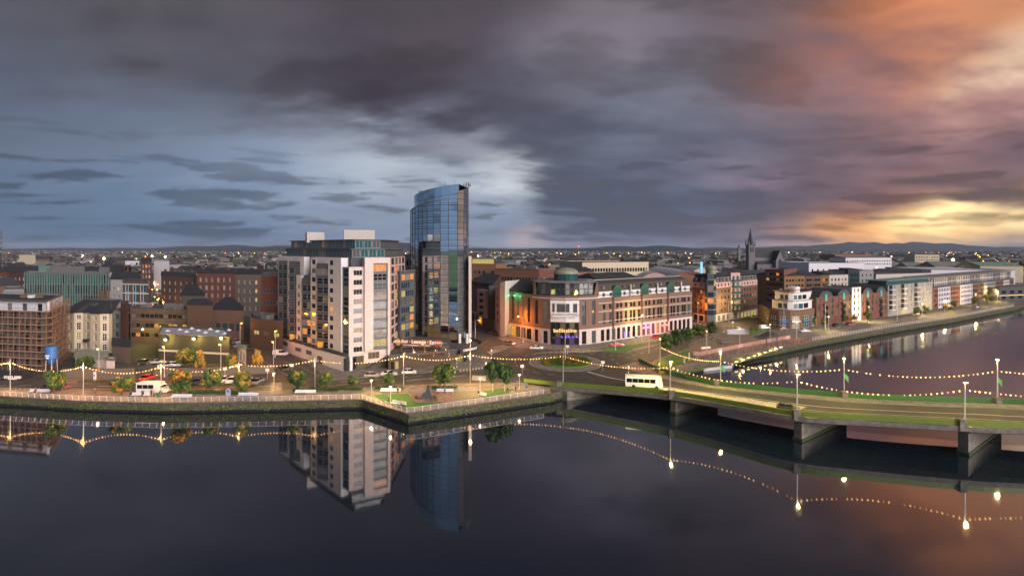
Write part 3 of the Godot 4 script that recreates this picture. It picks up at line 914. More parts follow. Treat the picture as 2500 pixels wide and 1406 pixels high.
# wins: [s0, y0, s1, y1]; a lies left of b as seen from outside
func wall_face(w: MB, a: Vector2, b: Vector2, y0: float, y1: float, wins := [], rev := 0.16) -> void:
	var L = a.distance_to(b)
	var d = (b - a) / L
	var n = Vector2(-d.y, d.x)
	var ss = [0.0, L]
	var ts = [y0, y1]
	for q in wins:
		ss.append(q[0]); ss.append(q[2]); ts.append(q[1]); ts.append(q[3])
	ss.sort(); ts.sort()
	var P = func(s: float, t: float, k := 0.0) -> Vector3: return Vector3(a.x + d.x * s - n.x * k, t, a.y + d.y * s - n.y * k)
	for j in ts.size() - 1:
		if ts[j + 1] - ts[j] < 1e-4: continue
		var tm: float = (ts[j] + ts[j + 1]) * 0.5
		var run = -1.0
		var gaps = []
		for q in wins:
			if tm > q[1] and tm < q[3]: gaps.append(q)
		gaps.sort_custom(func(p, q): return p[0] < q[0])
		var s: float = 0.0
		for q in gaps:
			if q[0] - s > 1e-4: w.quad(P.call(s, ts[j]), P.call(s, ts[j + 1]), P.call(q[0], ts[j + 1]), P.call(q[0], ts[j]))
			s = maxf(s, q[2])
		if L - s > 1e-4: w.quad(P.call(s, ts[j]), P.call(s, ts[j + 1]), P.call(L, ts[j + 1]), P.call(L, ts[j]))
	for q in wins:
		w.quad(P.call(q[0], q[1]), P.call(q[0], q[3]), P.call(q[0], q[3], rev), P.call(q[0], q[1], rev))
		w.quad(P.call(q[2], q[1], rev), P.call(q[2], q[3], rev), P.call(q[2], q[3]), P.call(q[2], q[1]))
		w.quad(P.call(q[0], q[3]), P.call(q[2], q[3]), P.call(q[2], q[3], rev), P.call(q[0], q[3], rev))
		w.quad(P.call(q[0], q[1], rev), P.call(q[2], q[1], rev), P.call(q[2], q[1]), P.call(q[0], q[1]))

func put_windows(t: Node3D, a: Vector2, b: Vector2, wins: Array, frame: String, glass: String, lit: float, nx := 2, ny := 1, rev := 0.12, called := "window") -> void:
	var d = (b - a).normalized()
	var n = Vector2(-d.y, d.x)
	for q in wins:
		var s: float = (q[0] + q[2]) * 0.5
		var g: String = q[4] if q.size() > 4 else pick_glass(glass, lit)
		var p = a + d * s - n * rev
		place(called, window_mesh(snappedf(q[2] - q[0], 0.05), snappedf(q[3] - q[1], 0.05), frame, g, nx, ny), t, Vector3(p.x, q[1], p.y), yaw_of(a, b))

func grid(L: float, cols: int, w: float, y0: float, step: float, rows: int, h: float, m0 := 1.0, m1 := -1.0) -> Array:
	if m1 < 0: m1 = m0
	var o = []
	var pitch = (L - m0 - m1) / cols
	if w > pitch - 0.1: w = pitch - 0.1
	for r in rows:
		for c in cols:
			var s = m0 + pitch * (c + 0.5)
			o.append([s - w * 0.5, y0 + r * step, s + w * 0.5, y0 + r * step + h])
	return o

func inset(poly: Array, k: float) -> Array:
	var r = Geometry2D.offset_polygon(PackedVector2Array(poly), -k, Geometry2D.JOIN_MITER)
	return Array(r[0]) if r.size() else poly

func flat_roof(t: Node3D, poly: Array, h: float, roofm: Material, copingm: Material) -> void:
	part("roof", mb().sheet(poly, h - 0.45), roofm, t)
	var b = mb()
	for k in poly.size():
		var p: Vector2 = poly[k]
		var q: Vector2 = poly[(k + 1) % poly.size()]
		b.bar(v3(p, h + 0.04), v3(q, h + 0.04), 0.42, 0.16)
	part("parapet", b, copingm, t)

func pitched(t: Node3D, c: Array, y: float, rise: float, m: Material, hip := 0.0, over := 0.35) -> void:
	# c: four corners front-left, front-right, back-right, back-left; the ridge runs along the front
	var cc = []
	var mid: Vector2 = (c[0] + c[1] + c[2] + c[3]) / 4.0
	for p in c: cc.append(p + (p - mid).normalized() * over)
	var rl: Vector2 = (cc[0] + cc[3]) * 0.5
	var rr: Vector2 = (cc[1] + cc[2]) * 0.5
	var along = (rr - rl).normalized()
	rl += along * hip
	rr -= along * hip
	var b = mb()
	var A = v3(rl, y + rise)
	var B = v3(rr, y + rise)
	b.quad(v3(cc[0], y), A, B, v3(cc[1], y))
	b.quad(v3(cc[2], y), B, A, v3(cc[3], y))
	b.tri(v3(cc[1], y), B, v3(cc[2], y))
	b.tri(v3(cc[3], y), A, v3(cc[0], y))
	b.quad(v3(cc[0], y), v3(cc[1], y), v3(cc[2], y), v3(cc[3], y))
	part("roof", b, m, t)

# A whole building from its front edge. s: height, wall, cols, rows, w, h, y0, step, frame, glass, lit, side (columns), roof, rise, roofm, ...
func blk(called: String, label: String, category: String, a: Vector2, b: Vector2, depth: float, s: Dictionary, group := "") -> Node3D:
	var d = (b - a).normalized()
	var n = Vector2(-d.y, d.x)
	var back = -n * depth
	if a.x < -60.0: back = (a + b).normalized() * depth
	var poly = [a, b, b + back, a + back]
	var o = Vector2((a.x + b.x) * 0.5, (a.y + b.y) * 0.5)
	var t = thing(called, label, category, group, v3(o, 0))
	for k in 4: poly[k] -= o
	var H_: float = s.height
	var wall = mb()
	var frame: String = s.get("frame", "frame_white")
	var glass: String = s.get("glass", "glass_dark")
	var lit: float = s.get("lit", 0.1)
	for k in 4:
		var p: Vector2 = poly[k]
		var q: Vector2 = poly[(k + 1) % 4]
		var L = p.distance_to(q)
		var wins = []
		if s.get("cols", 0) > 0 and (k == 0 or (k != 2 and s.get("side", 0) > 0)):
			wins = grid(L, s.cols if k == 0 else s.side, s.get("w", 1.2), s.get("y0", 1.2), s.get("step", 3.2), s.get("rows", 3), s.get("h", 1.7), s.get("margin", 0.8))
		wall_face(wall, p, q, 0.0, H_, wins)
		put_windows(t, p, q, wins, frame, glass, lit, s.get("nx", 2), s.get("ny", 1))
	part("wall", wall, M[s.get("wall", "brick_red")], t)
	var roofm: Material = M[s.get("roofm", "roof_flat")]
	match s.get("roof", "flat"):
		"flat": flat_roof(t, poly, H_, roofm, M[s.get("coping", "roof_pale")])
		"pitch":
			pitched(t, poly, H_, s.get("rise", 3.0), roofm, s.get("hip", 0.0))
			if s.get("hip", 0.0) < 0.05:
				var g = mb()
				for e in [[0, 3], [1, 2]]:
					var p: Vector2 = poly[e[0]]
					var q: Vector2 = poly[e[1]]
					g.tri(v3(p, H_), v3((p + q) * 0.5, H_ + s.get("rise", 3.0) * 0.93), v3(q, H_))
				part("gable", g, M[s.get("wall", "brick_red")], t)
	for k in int(s.get("chimneys", 0)):
		var f: float = (k + 0.5) / s.chimneys
		var p: Vector2 = poly[0].lerp(poly[1], f).lerp(poly[3].lerp(poly[2], f), 0.5)
		part("chimney", mb().box(v3(p, H_ + s.get("rise", 2.0) * 0.8 + 0.6), Vector3(1.6, 2.2, 0.8), yaw_of(a, b)), M[s.get("wall", "brick_red")], t)
	for k in int(s.get("plant", 0)):
		var f = rng.randf_range(0.15, 0.85)
		var p: Vector2 = poly[0].lerp(poly[1], f).lerp(poly[3].lerp(poly[2], f), rng.randf_range(0.3, 0.75))
		part("roof_plant", mb().box(v3(p, H_ + 0.4), Vector3(rng.randf_range(1.4, 4.0), rng.randf_range(1.2, 2.2), rng.randf_range(1.4, 3.0)), yaw_of(a, b)), M.roof_pale, t)
	for q in s.get("bands", []):
		var p: Vector2 = poly[0]
		var r: Vector2 = poly[1]
		part("band", mb().bar(v3(p + n * 0.05, q[0]), v3(r + n * 0.05, q[0]), 0.14, q[1]), M[s.get("band_m", "render_white")], t)
	return t

func lettering(t: Node3D, text: String, at: Vector3, turn: float, size: float, m: Material, font := "Droid Sans", called := "lettering", bold := false) -> void:
	var f = SystemFont.new()
	f.font_names = PackedStringArray([font])
	if bold: f.font_weight = 700
	var tm = TextMesh.new()
	tm.text = text
	tm.font = f
	tm.font_size = 32
	tm.pixel_size = size / 32.0
	tm.depth = 0.06
	tm.curve_step = 2.0
	tm.material = m
	var o = MeshInstance3D.new()
	o.name = called
	o.mesh = tm
	t.add_child(o, true)
	o.position = at
	o.rotation.y = turn

# one slice of a facade: a box of wall standing off the line a-b between s0 and s1, with windows in its face
func slice(t: Node3D, a: Vector2, b: Vector2, s0: float, s1: float, out: float, back: float, y0: float, y1: float, wallm: String, wins := [], frame := "frame_grey", glass := "glass_blue", lit := 0.15, nx := 1, ny := 1, called := "wall") -> void:
	var d = (b - a).normalized()
	var n = Vector2(-d.y, d.x)
	var p = a + d * s0 + n * out
	var q = a + d * s1 + n * out
	var w = mb()
	wall_face(w, p, q, y0, y1, wins)
	var pb = p - n * (out + back)
	var qb = q - n * (out + back)
	w.quad(v3(q, y0), v3(q, y1), v3(qb, y1), v3(qb, y0))
	w.quad(v3(pb, y0), v3(pb, y1), v3(p, y1), v3(p, y0))
	w.quad(v3(p, y1), v3(pb, y1), v3(qb, y1), v3(q, y1))
	w.quad(v3(p, y0), v3(q, y0), v3(qb, y0), v3(pb, y0))
	part(called, w, M[wallm], t)
	put_windows(t, p, q, wins, frame, glass, lit, nx, ny)

# a folded glass bay: two glazed faces meeting at a point that stands proud of the wall
func glass_bay(t: Node3D, a: Vector2, b: Vector2, s0: float, s1: float, out: float, f: float, y0: float, y1: float, step: float, lit: float, wallm := "bay_grey") -> void:
	var d = (b - a).normalized()
	var n = Vector2(-d.y, d.x)
	var p = a + d * s0
	var q = a + d * s1
	var x = a + d * lerpf(s0, s1, f) + n * out
	var w = mb()
	var rows = int((y1 - y0) / step)
	for e in [[p, x], [x, q]]:
		var L: float = e[0].distance_to(e[1])
		var wins = []
		for r in rows:
			var nw = 2 if L > 2.6 else 1
			for j in nw:
				if L > 1.0: wins.append([0.15 + (L - 0.3) * j / nw, y0 + 0.75 + r * step, 0.13 + (L - 0.3) * (j + 1) / nw, y0 + step - 0.12 + r * step])
		wall_face(w, e[0], e[1], y0, y1, wins, 0.06)
		put_windows(t, e[0], e[1], wins, "frame_grey", "glass_dark" if rng.randf() < 0.5 else "glass_blue", lit * 0.75, 1, 2, 0.04)
	w.tri(v3(p, y1), v3(x, y1), v3(q, y1))
	w.tri(v3(p, y0), v3(q, y0), v3(x, y0))
	part("bay", w, M[wallm], t)
# ---------------------------------------------------------------- the landmarks
func apartments() -> void:
	var t = thing("apartment_block", "tall white and pink apartment block with rosy light painted on two faces, glass bays and glass penthouse storeys", "apartment block")
	var L = Vector2(-84.6, -179)
	var F = Vector2(-47.5, -143.8)
	var R = Vector2(-37.2, -150)
	var core = [L + Vector2(1.5, -1.5), F + Vector2(-0.2, -2.6), R + Vector2(-1.2, -1.2), Vector2(-38.5, -178), Vector2(-76, -199)]
	# glazed core seen in the recesses
	var cw = mb()
	var d = (F - L).normalized()
	var n = Vector2(-d.y, d.x)
	for k in core.size():
		var a: Vector2 = core[k]
		var b: Vector2 = core[(k + 1) % core.size()]
		var wins = []
		if k == 0: wins = grid(a.distance_to(b), 16, 2.6, 5.4, 2.8, 10, 2.0, 0.5).filter(func(w): return (w[0] > 20.4 and w[2] < 28.3))
		elif k == 2: wins = grid(a.distance_to(b), 5, 3.4, 5.4, 2.8, 10, 2.1, 0.4)
		if k == 2:
			var ew = mb()
			wall_face(ew, a, b, 0.0, 33.0, wins, 0.1)
			part("east_wall", ew, M.render_rose, t)
		else: wall_face(cw, a, b, 0.0, 33.0, wins, 0.05)
		put_windows(t, a, b, wins, "frame_dark", "glass_blue", 0.16 if k == 2 else 0.08, 2, 1, 0.03)
	part("core_wall", cw, M.bay_grey, t)
	part("roof", mb().sheet(core, 32.7), M.roof_flat, t)
	var fl = 2.8
	var y0 = 4.6
	var col = func(u0: float, u1: float, top: int) -> Array:
		var o = []
		for r in top: o.append([u0, y0 + 0.95 + r * fl, u1, y0 + 2.45 + r * fl])
		return o
	# left facade, from its far end to the street corner
	var s677 = -0.23
	var s682 = 1.43
	var s701 = 8.19
	var s710 = 11.27
	var s732 = 18.5
	var s741 = 21.34
	var s762 = 27.71
	var s776 = 31.77
	var s804 = 39.47
	var s838 = 47.67
	slice(t, L, F, s677, s682, 0.0, 2.5, y0, 33.0, "render_white")
	glass_bay(t, L, F, s682, s701, 1.7, 0.45, y0 + 0.4, 31.4, fl, 0.2)
	slice(t, L, F, s682, s701, 0.0, 2.5, 31.4, 33.0, "render_white")
	slice(t, L, F, s701, s710, 0.0, 2.5, y0 - 1.2, 33.0, "render_white", col.call(0.7, s710 - s701 - 0.6, 9))
	glass_bay(t, L, F, s710, s732, 1.9, 0.4, y0 - 0.4, 31.4, fl, 0.26)
	slice(t, L, F, s710, s732, 0.0, 2.5, 31.4, 33.0, "render_white")
	slice(t, L, F, s732, s741, 0.0, 2.5, 26.9, 33.0, "render_white")
	slice(t, L, F, s732 - 0.6, s741 + 0.3, 1.0, 2.0, y0 - 0.6, 26.9, "render_white", col.call(0.9, s741 - s732 - 0.3, 7))
	glass_bay(t, L, F, s741, s762, 1.7, 0.4, y0 - 0.2, 26.2, fl, 0.22)
	slice(t, L, F, s741 + 0.3, s762, 0.2, 2.0, 26.2, 27.0, "panel_grey")
	slice(t, L, F, s762, s776, 0.6, 2.5, y0 - 0.2, 33.0, "render_white", col.call(0.8, s776 - s762 - 0.6, 10))
	glass_bay(t, L, F, s776, s804, 1.9, 0.4, y0 - 0.2, 31.2, fl, 0.22)
	slice(t, L, F, s776, s804, 0.5, 2.5, 31.2, 33.0, "render_white")
	slice(t, L, F, s804, s838, 0.5, 2.5, y0 - 0.4, 33.0, "render_white", col.call(0.9, 3.2, 10))
	# corner slit of blue glass
	var e0 = L + d * (s838 + 0.05) + n * 0.1
	var e1 = F + (R - F).normalized() * 0.1
	var slit = []
	for r in 9: slit.append([0.1, y0 + 0.5 + r * fl, e0.distance_to(e1) - 0.1, y0 + 3.0 + r * fl])
	var sw = mb()
	wall_face(sw, e0, e1, 0.2, 30.4, slit, 0.05)
	part("corner_slit", sw, M.panel_grey, t)
	put_windows(t, e0, e1, slit, "frame_grey", "glass_blue", 0.05, 1, 2, 0.03)
	# two white faces towards the bridge, rosy light put into their colour
	var LR = F.distance_to(R)
	var p888 = 4.43
	var p908 = 6.96
	var p945 = 11.28
	var rows = []
	for r in 9: rows.append([1.3, y0 + 0.9 + r * fl, p888 - 0.6, y0 + 2.45 + r * fl])
	slice(t, F, R, 0.1, p888, 0.0, 3.0, y0 - 0.3, 30.4, "render_white_rosy", rows, "frame_grey", "glass_dark", 0.3, 3, 1)
	slice(t, F, R, p888, p908, 0.9, 3.0, 5.6, 33.1, "render_white_rosy")
	slice(t, F, R, p945, LR, 0.9, 3.0, 3.6, 33.1, "render_white_rosy")
	slice(t, F, R, p908, p945, 0.9, 3.0, 31.4, 33.1, "render_white_rosy")
	var gl = []
	for r in 9: gl.append([0.15, y0 + 2.0 + r * fl, p945 - p908 - 0.15, y0 + 4.1 + r * fl, ["lit_pale", "glass_blind", "glass_grey", "lit_dim", "glass_grey", "lit_dim", "glass_grey", "glass_dark", "lit_warm"][r]])
	slice(t, F, R, p908, p945, 0.35, 2.5, 5.6, 31.4, "panel_grey", gl, "frame_grey", "glass_grey", 0.3, 3, 2)
	slice(t, F, R, p888, LR, 0.0, 3.0, 2.0, 5.6, "render_white_rosy", [[1.2, 3.0, 4.6, 5.0]], "frame_grey", "glass_grey", 0.4, 3, 1)
	var ramp = mb()
	var rn = Vector2(-(R - F).normalized().y, (R - F).normalized().x)
	var ra: Vector2 = F.lerp(R, 0.4) + rn * 0.7
	var rb: Vector2 = R + rn * 0.7
	ramp.tri(v3(ra, 0.1), v3(rb, 4.0), v3(rb, 0.1)); ramp.quad(v3(ra, 0.1), v3(rb, 4.0), v3(R, 4.0), v3(F.lerp(R, 0.4), 0.1))
	part("ramp_wall", ramp, M.concrete_dark, t)
	# shop on the corner
	var shop = [[0.4, 0.3, 2.6, 4.0, "glass_dark"], [3.0, 0.3, p888 + 1.5, 4.0, "lit_dim"]]
	var sh = mb()
	wall_face(sh, F + Vector2(-0.6, -0.6), R + Vector2(-0.6, -0.6), 0.0, 4.4, shop, 0.3)
	part("shop_front", sh, M.panel_slate, t)
	put_windows(t, F + Vector2(-0.6, -0.6), R + Vector2(-0.6, -0.6), shop, "frame_dark", "glass_dark", 0.2, 3, 2, 0.2, "shop_window")
	part("column", mb().box(v3(F + Vector2(0.3, -0.9), 2.2), Vector3(0.8, 4.4, 0.8), 0.78), M.render_white, t)
	# white podium that bends along the side street
	var pod = [Vector2(-84.05, -177.8), Vector2(-73.51, -166.26), Vector2(-61.49, -155.02), Vector2(-48.95, -143.76)]
	var pw = mb()
	for k in 3:
		var lv = [[[2.0, 0.2, 3.2, 2.6, "glass_brown"], [4.2, 1.9, 10.0, 3.4, "glass_grey"]], [[1.2, 1.7, 6.0, 3.0, "glass_grey"], [9.2, 1.8, 13.6, 3.2, "glass_grey"]], [[0.6, 0.1, 4.2, 2.5, "glass_grey"]]][k]
		lv = lv.filter(func(w): return w[2] < pod[k].distance_to(pod[k + 1]) - 0.2)
		wall_face(pw, pod[k], pod[k + 1], 0.0, 4.3, lv, 0.2)
		put_windows(t, pod[k], pod[k + 1], lv, "frame_grey", "glass_grey", 0.0, 1, 7, 0.15, "louvre")
	pw.sheet([pod[0], pod[1], pod[2], pod[3], F + Vector2(1, -3), Vector2(-60, -175), Vector2(-84, -186)], 4.0)
	part("podium", pw, M.render_white, t)
	var g2 = mb()
	for k in 3: g2.bar(v3(pod[k] - Vector2(0, 0.4), 4.9), v3(pod[k + 1] - Vector2(0, 0.4), 4.9), 0.05, 1.1)
	part("terrace_glass", g2, M.glass_grey, t)
	# penthouse storeys of glass
	for lv in [[0, 33.0, 35.6, 0.5], [1, 35.8, 38.4, 2.0]]:
		var ins: Array = inset(core, lv[3])
		var gw = mb()
		for k in ins.size():
			var a: Vector2 = ins[k]
			var b: Vector2 = ins[(k + 1) % ins.size()]
			var LL = a.distance_to(b)
			var wins = grid(LL, maxi(2, int(LL / 2.4)), 2.2, lv[1] + 0.15, 3, 1, 2.3, 0.1) if k < 3 else []
			wall_face(gw, a, b, lv[1] - 0.3, lv[2], wins, 0.05)
			put_windows(t, a, b, wins, "frame_grey", "glass_teal", 0.08, 2, 1, 0.03)
		part("penthouse", gw, M.bay_grey, t)
		part("roof", mb().prism(inset(core, lv[3] - 0.7), lv[2], lv[2] + 0.18, true, true), M.panel_grey, t)
	part("lift_house", mb().box(Vector3(-68.52, 39.55, -172), Vector3(5.6, 3.6, 5), 0.5), M.render_pale, t)
	part("lift_house", mb().box(Vector3(-50.07, 39.75, -162), Vector3(9.5, 4.0, 5.5), 0.35), M.render_pale, t)

func glass_tower() -> void:
	var t = thing("glass_tower", "tall curved tower of blue mirror glass with a slanting roof", "tower")
	var mirror = mat("tower_glass", Color(0.58, 0.68, 0.74), 0.02, null, 1.0, 1.0)
	var frontc = [Vector2(-38.33, -187), Vector2(-35.06, -180.5), Vector2(-31.18, -175.5), Vector2(-27.34, -172.3), Vector2(-23.22, -170.3), Vector2(-18.69, -170)]
	var sidec = [Vector2(-18.69, -170), Vector2(-17.29, -171.5), Vector2(-16.3, -174.5), Vector2(-15.83, -179)]
	var to3 = func(a: Array) -> Array: return a.map(func(p): return v3(p, 0))
	var cf = curve(to3.call(frontc), 6)
	var cs = curve(to3.call(sidec), 6)
	var split = func(pts: Array, n: int) -> Array:
		var total = 0.0
		for k in pts.size() - 1: total += pts[k].distance_to(pts[k + 1])
		var o = resample(pts, total / n * 0.9999)
		if o.size() == n: o.append(pts[-1])
		o[n] = pts[-1]
		return o
	var F9: Array = split.call(cf, 9)
	var S3: Array = split.call(cs, 3)
	var topf = func(k: int) -> float: return lerpf(50.1, 53.2, float(k) / 9.0)
	var rows = 24
	var ph = 2.02
	var r = RandomNumberGenerator.new()
	r.seed = 5
	var pane = func(a: Vector3, b: Vector3, y0: float, y1a: float, y1b: float, m: Material) -> void:
		var o = mb()
		var n = Vector3(-(b.z - a.z), 0, b.x - a.x).normalized()
		var j = [r.randf_range(-0.012, 0.012), r.randf_range(-0.012, 0.012), r.randf_range(-0.012, 0.012)]
		var c0 = a + Vector3.UP * (y0 + 0.04) + n * j[0]
		var c1 = a + Vector3.UP * (y1a - 0.04) + n * j[1]
		var c3 = b + Vector3.UP * (y0 + 0.04) + n * j[2]
		var c2: Vector3 = (c1 + c3 - c0) + Vector3.UP * (y1b - y1a)
		o.quad(c0, c1, c2, c3)
		part("pane", o, m, t)
	for k in 9:
		for row in rows:
			var y0 = 4.4 + row * ph
			if y0 > topf.call(k): continue
			var last: bool = y0 + ph > minf(topf.call(k), topf.call(k + 1)) - 0.3
			var y1: float = y0 + ph
			var m: Material = mirror
			if row < 2 and k > 1 and r.randf() < 0.45: m = M.lit_dim
			pane.call(F9[k], F9[k + 1], y0, topf.call(k) if last else y1, topf.call(k + 1) if last else y1, m)
			if last: break
	for k in 3:
		var ta = lerpf(55.4, 58.2, k / 3.0)
		var tb = lerpf(55.4, 58.2, (k + 1) / 3.0)
		for row in 26:
			var y0 = 4.4 + row * ph
			var last: bool = y0 + ph > ta - 0.6
			pane.call(S3[k], S3[k + 1], y0, ta if last else y0 + ph, tb if last else y0 + ph, mirror)
			if last: break
	# inner drum that rises behind the sloping front
	var dn = Vector3(0.25, 0, -1.9)
	var drum = []
	for k in range(1, 10): drum.append(F9[k] + dn)
	for k in drum.size() - 1:
		for row in 3:
			var ya = lerpf(45.5, 48.0, k / 8.0) + row * 3.4
			var ya1 = lerpf(45.5, 48.0, k / 8.0) + (row + 1) * 3.4
			var yb = lerpf(45.5, 48.0, (k + 1) / 8.0) + row * 3.4
			var o = mb()
			o.quad(drum[k] + Vector3.UP * ya, drum[k] + Vector3.UP * (ya1 - 0.08), drum[k + 1] + Vector3.UP * (yb + 3.32), drum[k + 1] + Vector3.UP * yb)
			part("drum_pane", o, mirror, t)
	# mullions
	for k in 10:
		var b = mb().bar(F9[k] + Vector3(0, 4.3, 0.05), F9[k] + Vector3(0, topf.call(k), 0.05), 0.17)
		part("mullion", b, M.frame_dark, t)
	for k in 4: part("mullion", mb().bar(S3[k] + Vector3(0.05, 4.3, 0), S3[k] + Vector3(0.05, lerpf(55.4, 58.2, k / 3.0), 0), 0.12), M.frame_dark, t)
	for row in 27:
		var y = 4.4 + row * ph
		var b = mb()
		for k in 9:
			if y < minf(topf.call(k), topf.call(k + 1)): b.bar(F9[k] + Vector3(0, y, 0.04), F9[k + 1] + Vector3(0, y, 0.04), 0.1, 0.14)
		for k in 3:
			if y < 55.2: b.bar(S3[k] + Vector3(0.04, y, 0), S3[k + 1] + Vector3(0.04, y, 0), 0.1, 0.14)
		part("transom", b, M.frame_dark, t)
	for row in 24:
		var b = mb()
		for k in 9:
			if 5.1 + row * ph < minf(topf.call(k), topf.call(k + 1)): b.bar(F9[k] + Vector3(0, 5.1 + row * ph, 0.03), F9[k + 1] + Vector3(0, 5.1 + row * ph, 0.03), 0.06, 0.07)
		part("glazing_bar", b, M.frame_dark, t)
	var rim = mb()
	for k in 9: rim.bar(F9[k] + Vector3.UP * topf.call(k), F9[k + 1] + Vector3.UP * topf.call(k + 1), 0.35, 0.25)
	part("rim", rim, M.frame_grey, t)
	# back walls and roof
	var back = [S3[3], Vector3(-17.45, 36, -192), Vector3(-31.4, 36, -200), Vector3(-38.55, 36, -196), F9[0]]
	var bw = mb()
	for k in back.size() - 1:
		var a: Vector3 = Vector3(back[k].x, 0, back[k].z)
		var b: Vector3 = Vector3(back[k + 1].x, 0, back[k + 1].z)
		bw.quad(a, a + Vector3.UP * (57.5 - k * 2.0), b + Vector3.UP * (57.5 - (k + 1) * 2.0), b)
	part("back_wall", bw, M.panel_grey, t)
	var rf = mb()
	var c = Vector3(-26, 55.2, -182)
	var ringp = []
	for k in drum.size(): ringp.append(drum[k] + Vector3.UP * lerpf(55.6, 58.1, k / 8.0))
	for k in range(back.size() - 1): ringp.append(Vector3(back[k].x, 57.6 - k * 1.2, back[k].z))
	for k in ringp.size(): rf.tri(c, ringp[k], ringp[(k + 1) % ringp.size()])
	part("roof", rf, M.roof_flat, t)
	var terr = mb()
	for k in 8: terr.quad(F9[k] + Vector3.UP * (topf.call(k) - 2.2), F9[k + 1] + Vector3.UP * (topf.call(k + 1) - 2.2), drum[mini(k + 1, 7)] + Vector3.UP * (topf.call(k) - 2.2), drum[maxi(k - 0, 0)] + Vector3.UP * (topf.call(k) - 2.2))
	part("terrace", terr, M.roof_pale, t)
	for k in 9:
		var p = Vector3(-18.45, 57.87, -180) + Vector3(r.randf_range(-6, 4), r.randf_range(-0.5, 0.3), r.randf_range(-3, 3))
		part("aerial", mb().tube(p, p + Vector3(0, r.randf_range(1.0, 3.2), 0), 0.07, 0.05, 5).box(p + Vector3(0, r.randf_range(0.6, 1.4), 0.1), Vector3(0.35, 0.9, 0.2), r.randf() * 3), M.frame_grey, t)
	for k in 14:
		var f = k / 13.0
		var p = Vector3(-25.15, 55.38, -179).lerp(Vector3(-18.94, 57.15, -179), f)
		part("louvre_post", mb().box(p + Vector3(0, 0.1, 0.3), Vector3(0.25, 2.2, 0.4)), M.steel_dark, t)
	for k in 3:
		var p = Vector3(-28.28, 56, -182) + Vector3(k * 1.3, 0, 0)
		part("aerial", mb().tube(p, p + Vector3(0, 2.2, 0), 0.06, 0.05, 5).ball(p + Vector3(0, 1.6, 0.2), Vector3(0.3, 0.3, 0.12), 6, 4), M.frame_grey, t)
	part("roof_ladder", mb().box(Vector3(-34.28, 56.6, -186), Vector3(1.6, 1.8, 0.1)), M.frame_grey, t)
	# white blade wall at the tower's edge, carried by the podium
	part("blade_wall", mb().prism([Vector2(-14.98, -171), Vector2(-13.99, -171), Vector2(-15.14, -185), Vector2(-16.21, -185)], 6.5, 33.0, true, true), M.render_white_rosy, t)
	for p in [Vector3(-17.93, 0, -169.49), Vector3(-15.41, 0, -169.49), Vector3(-15.01, 0, -176.36)]:
		part("column", mb().tube(p, p + Vector3.UP * 6.6, 0.5, 0.5, 10), M.render_white, t)

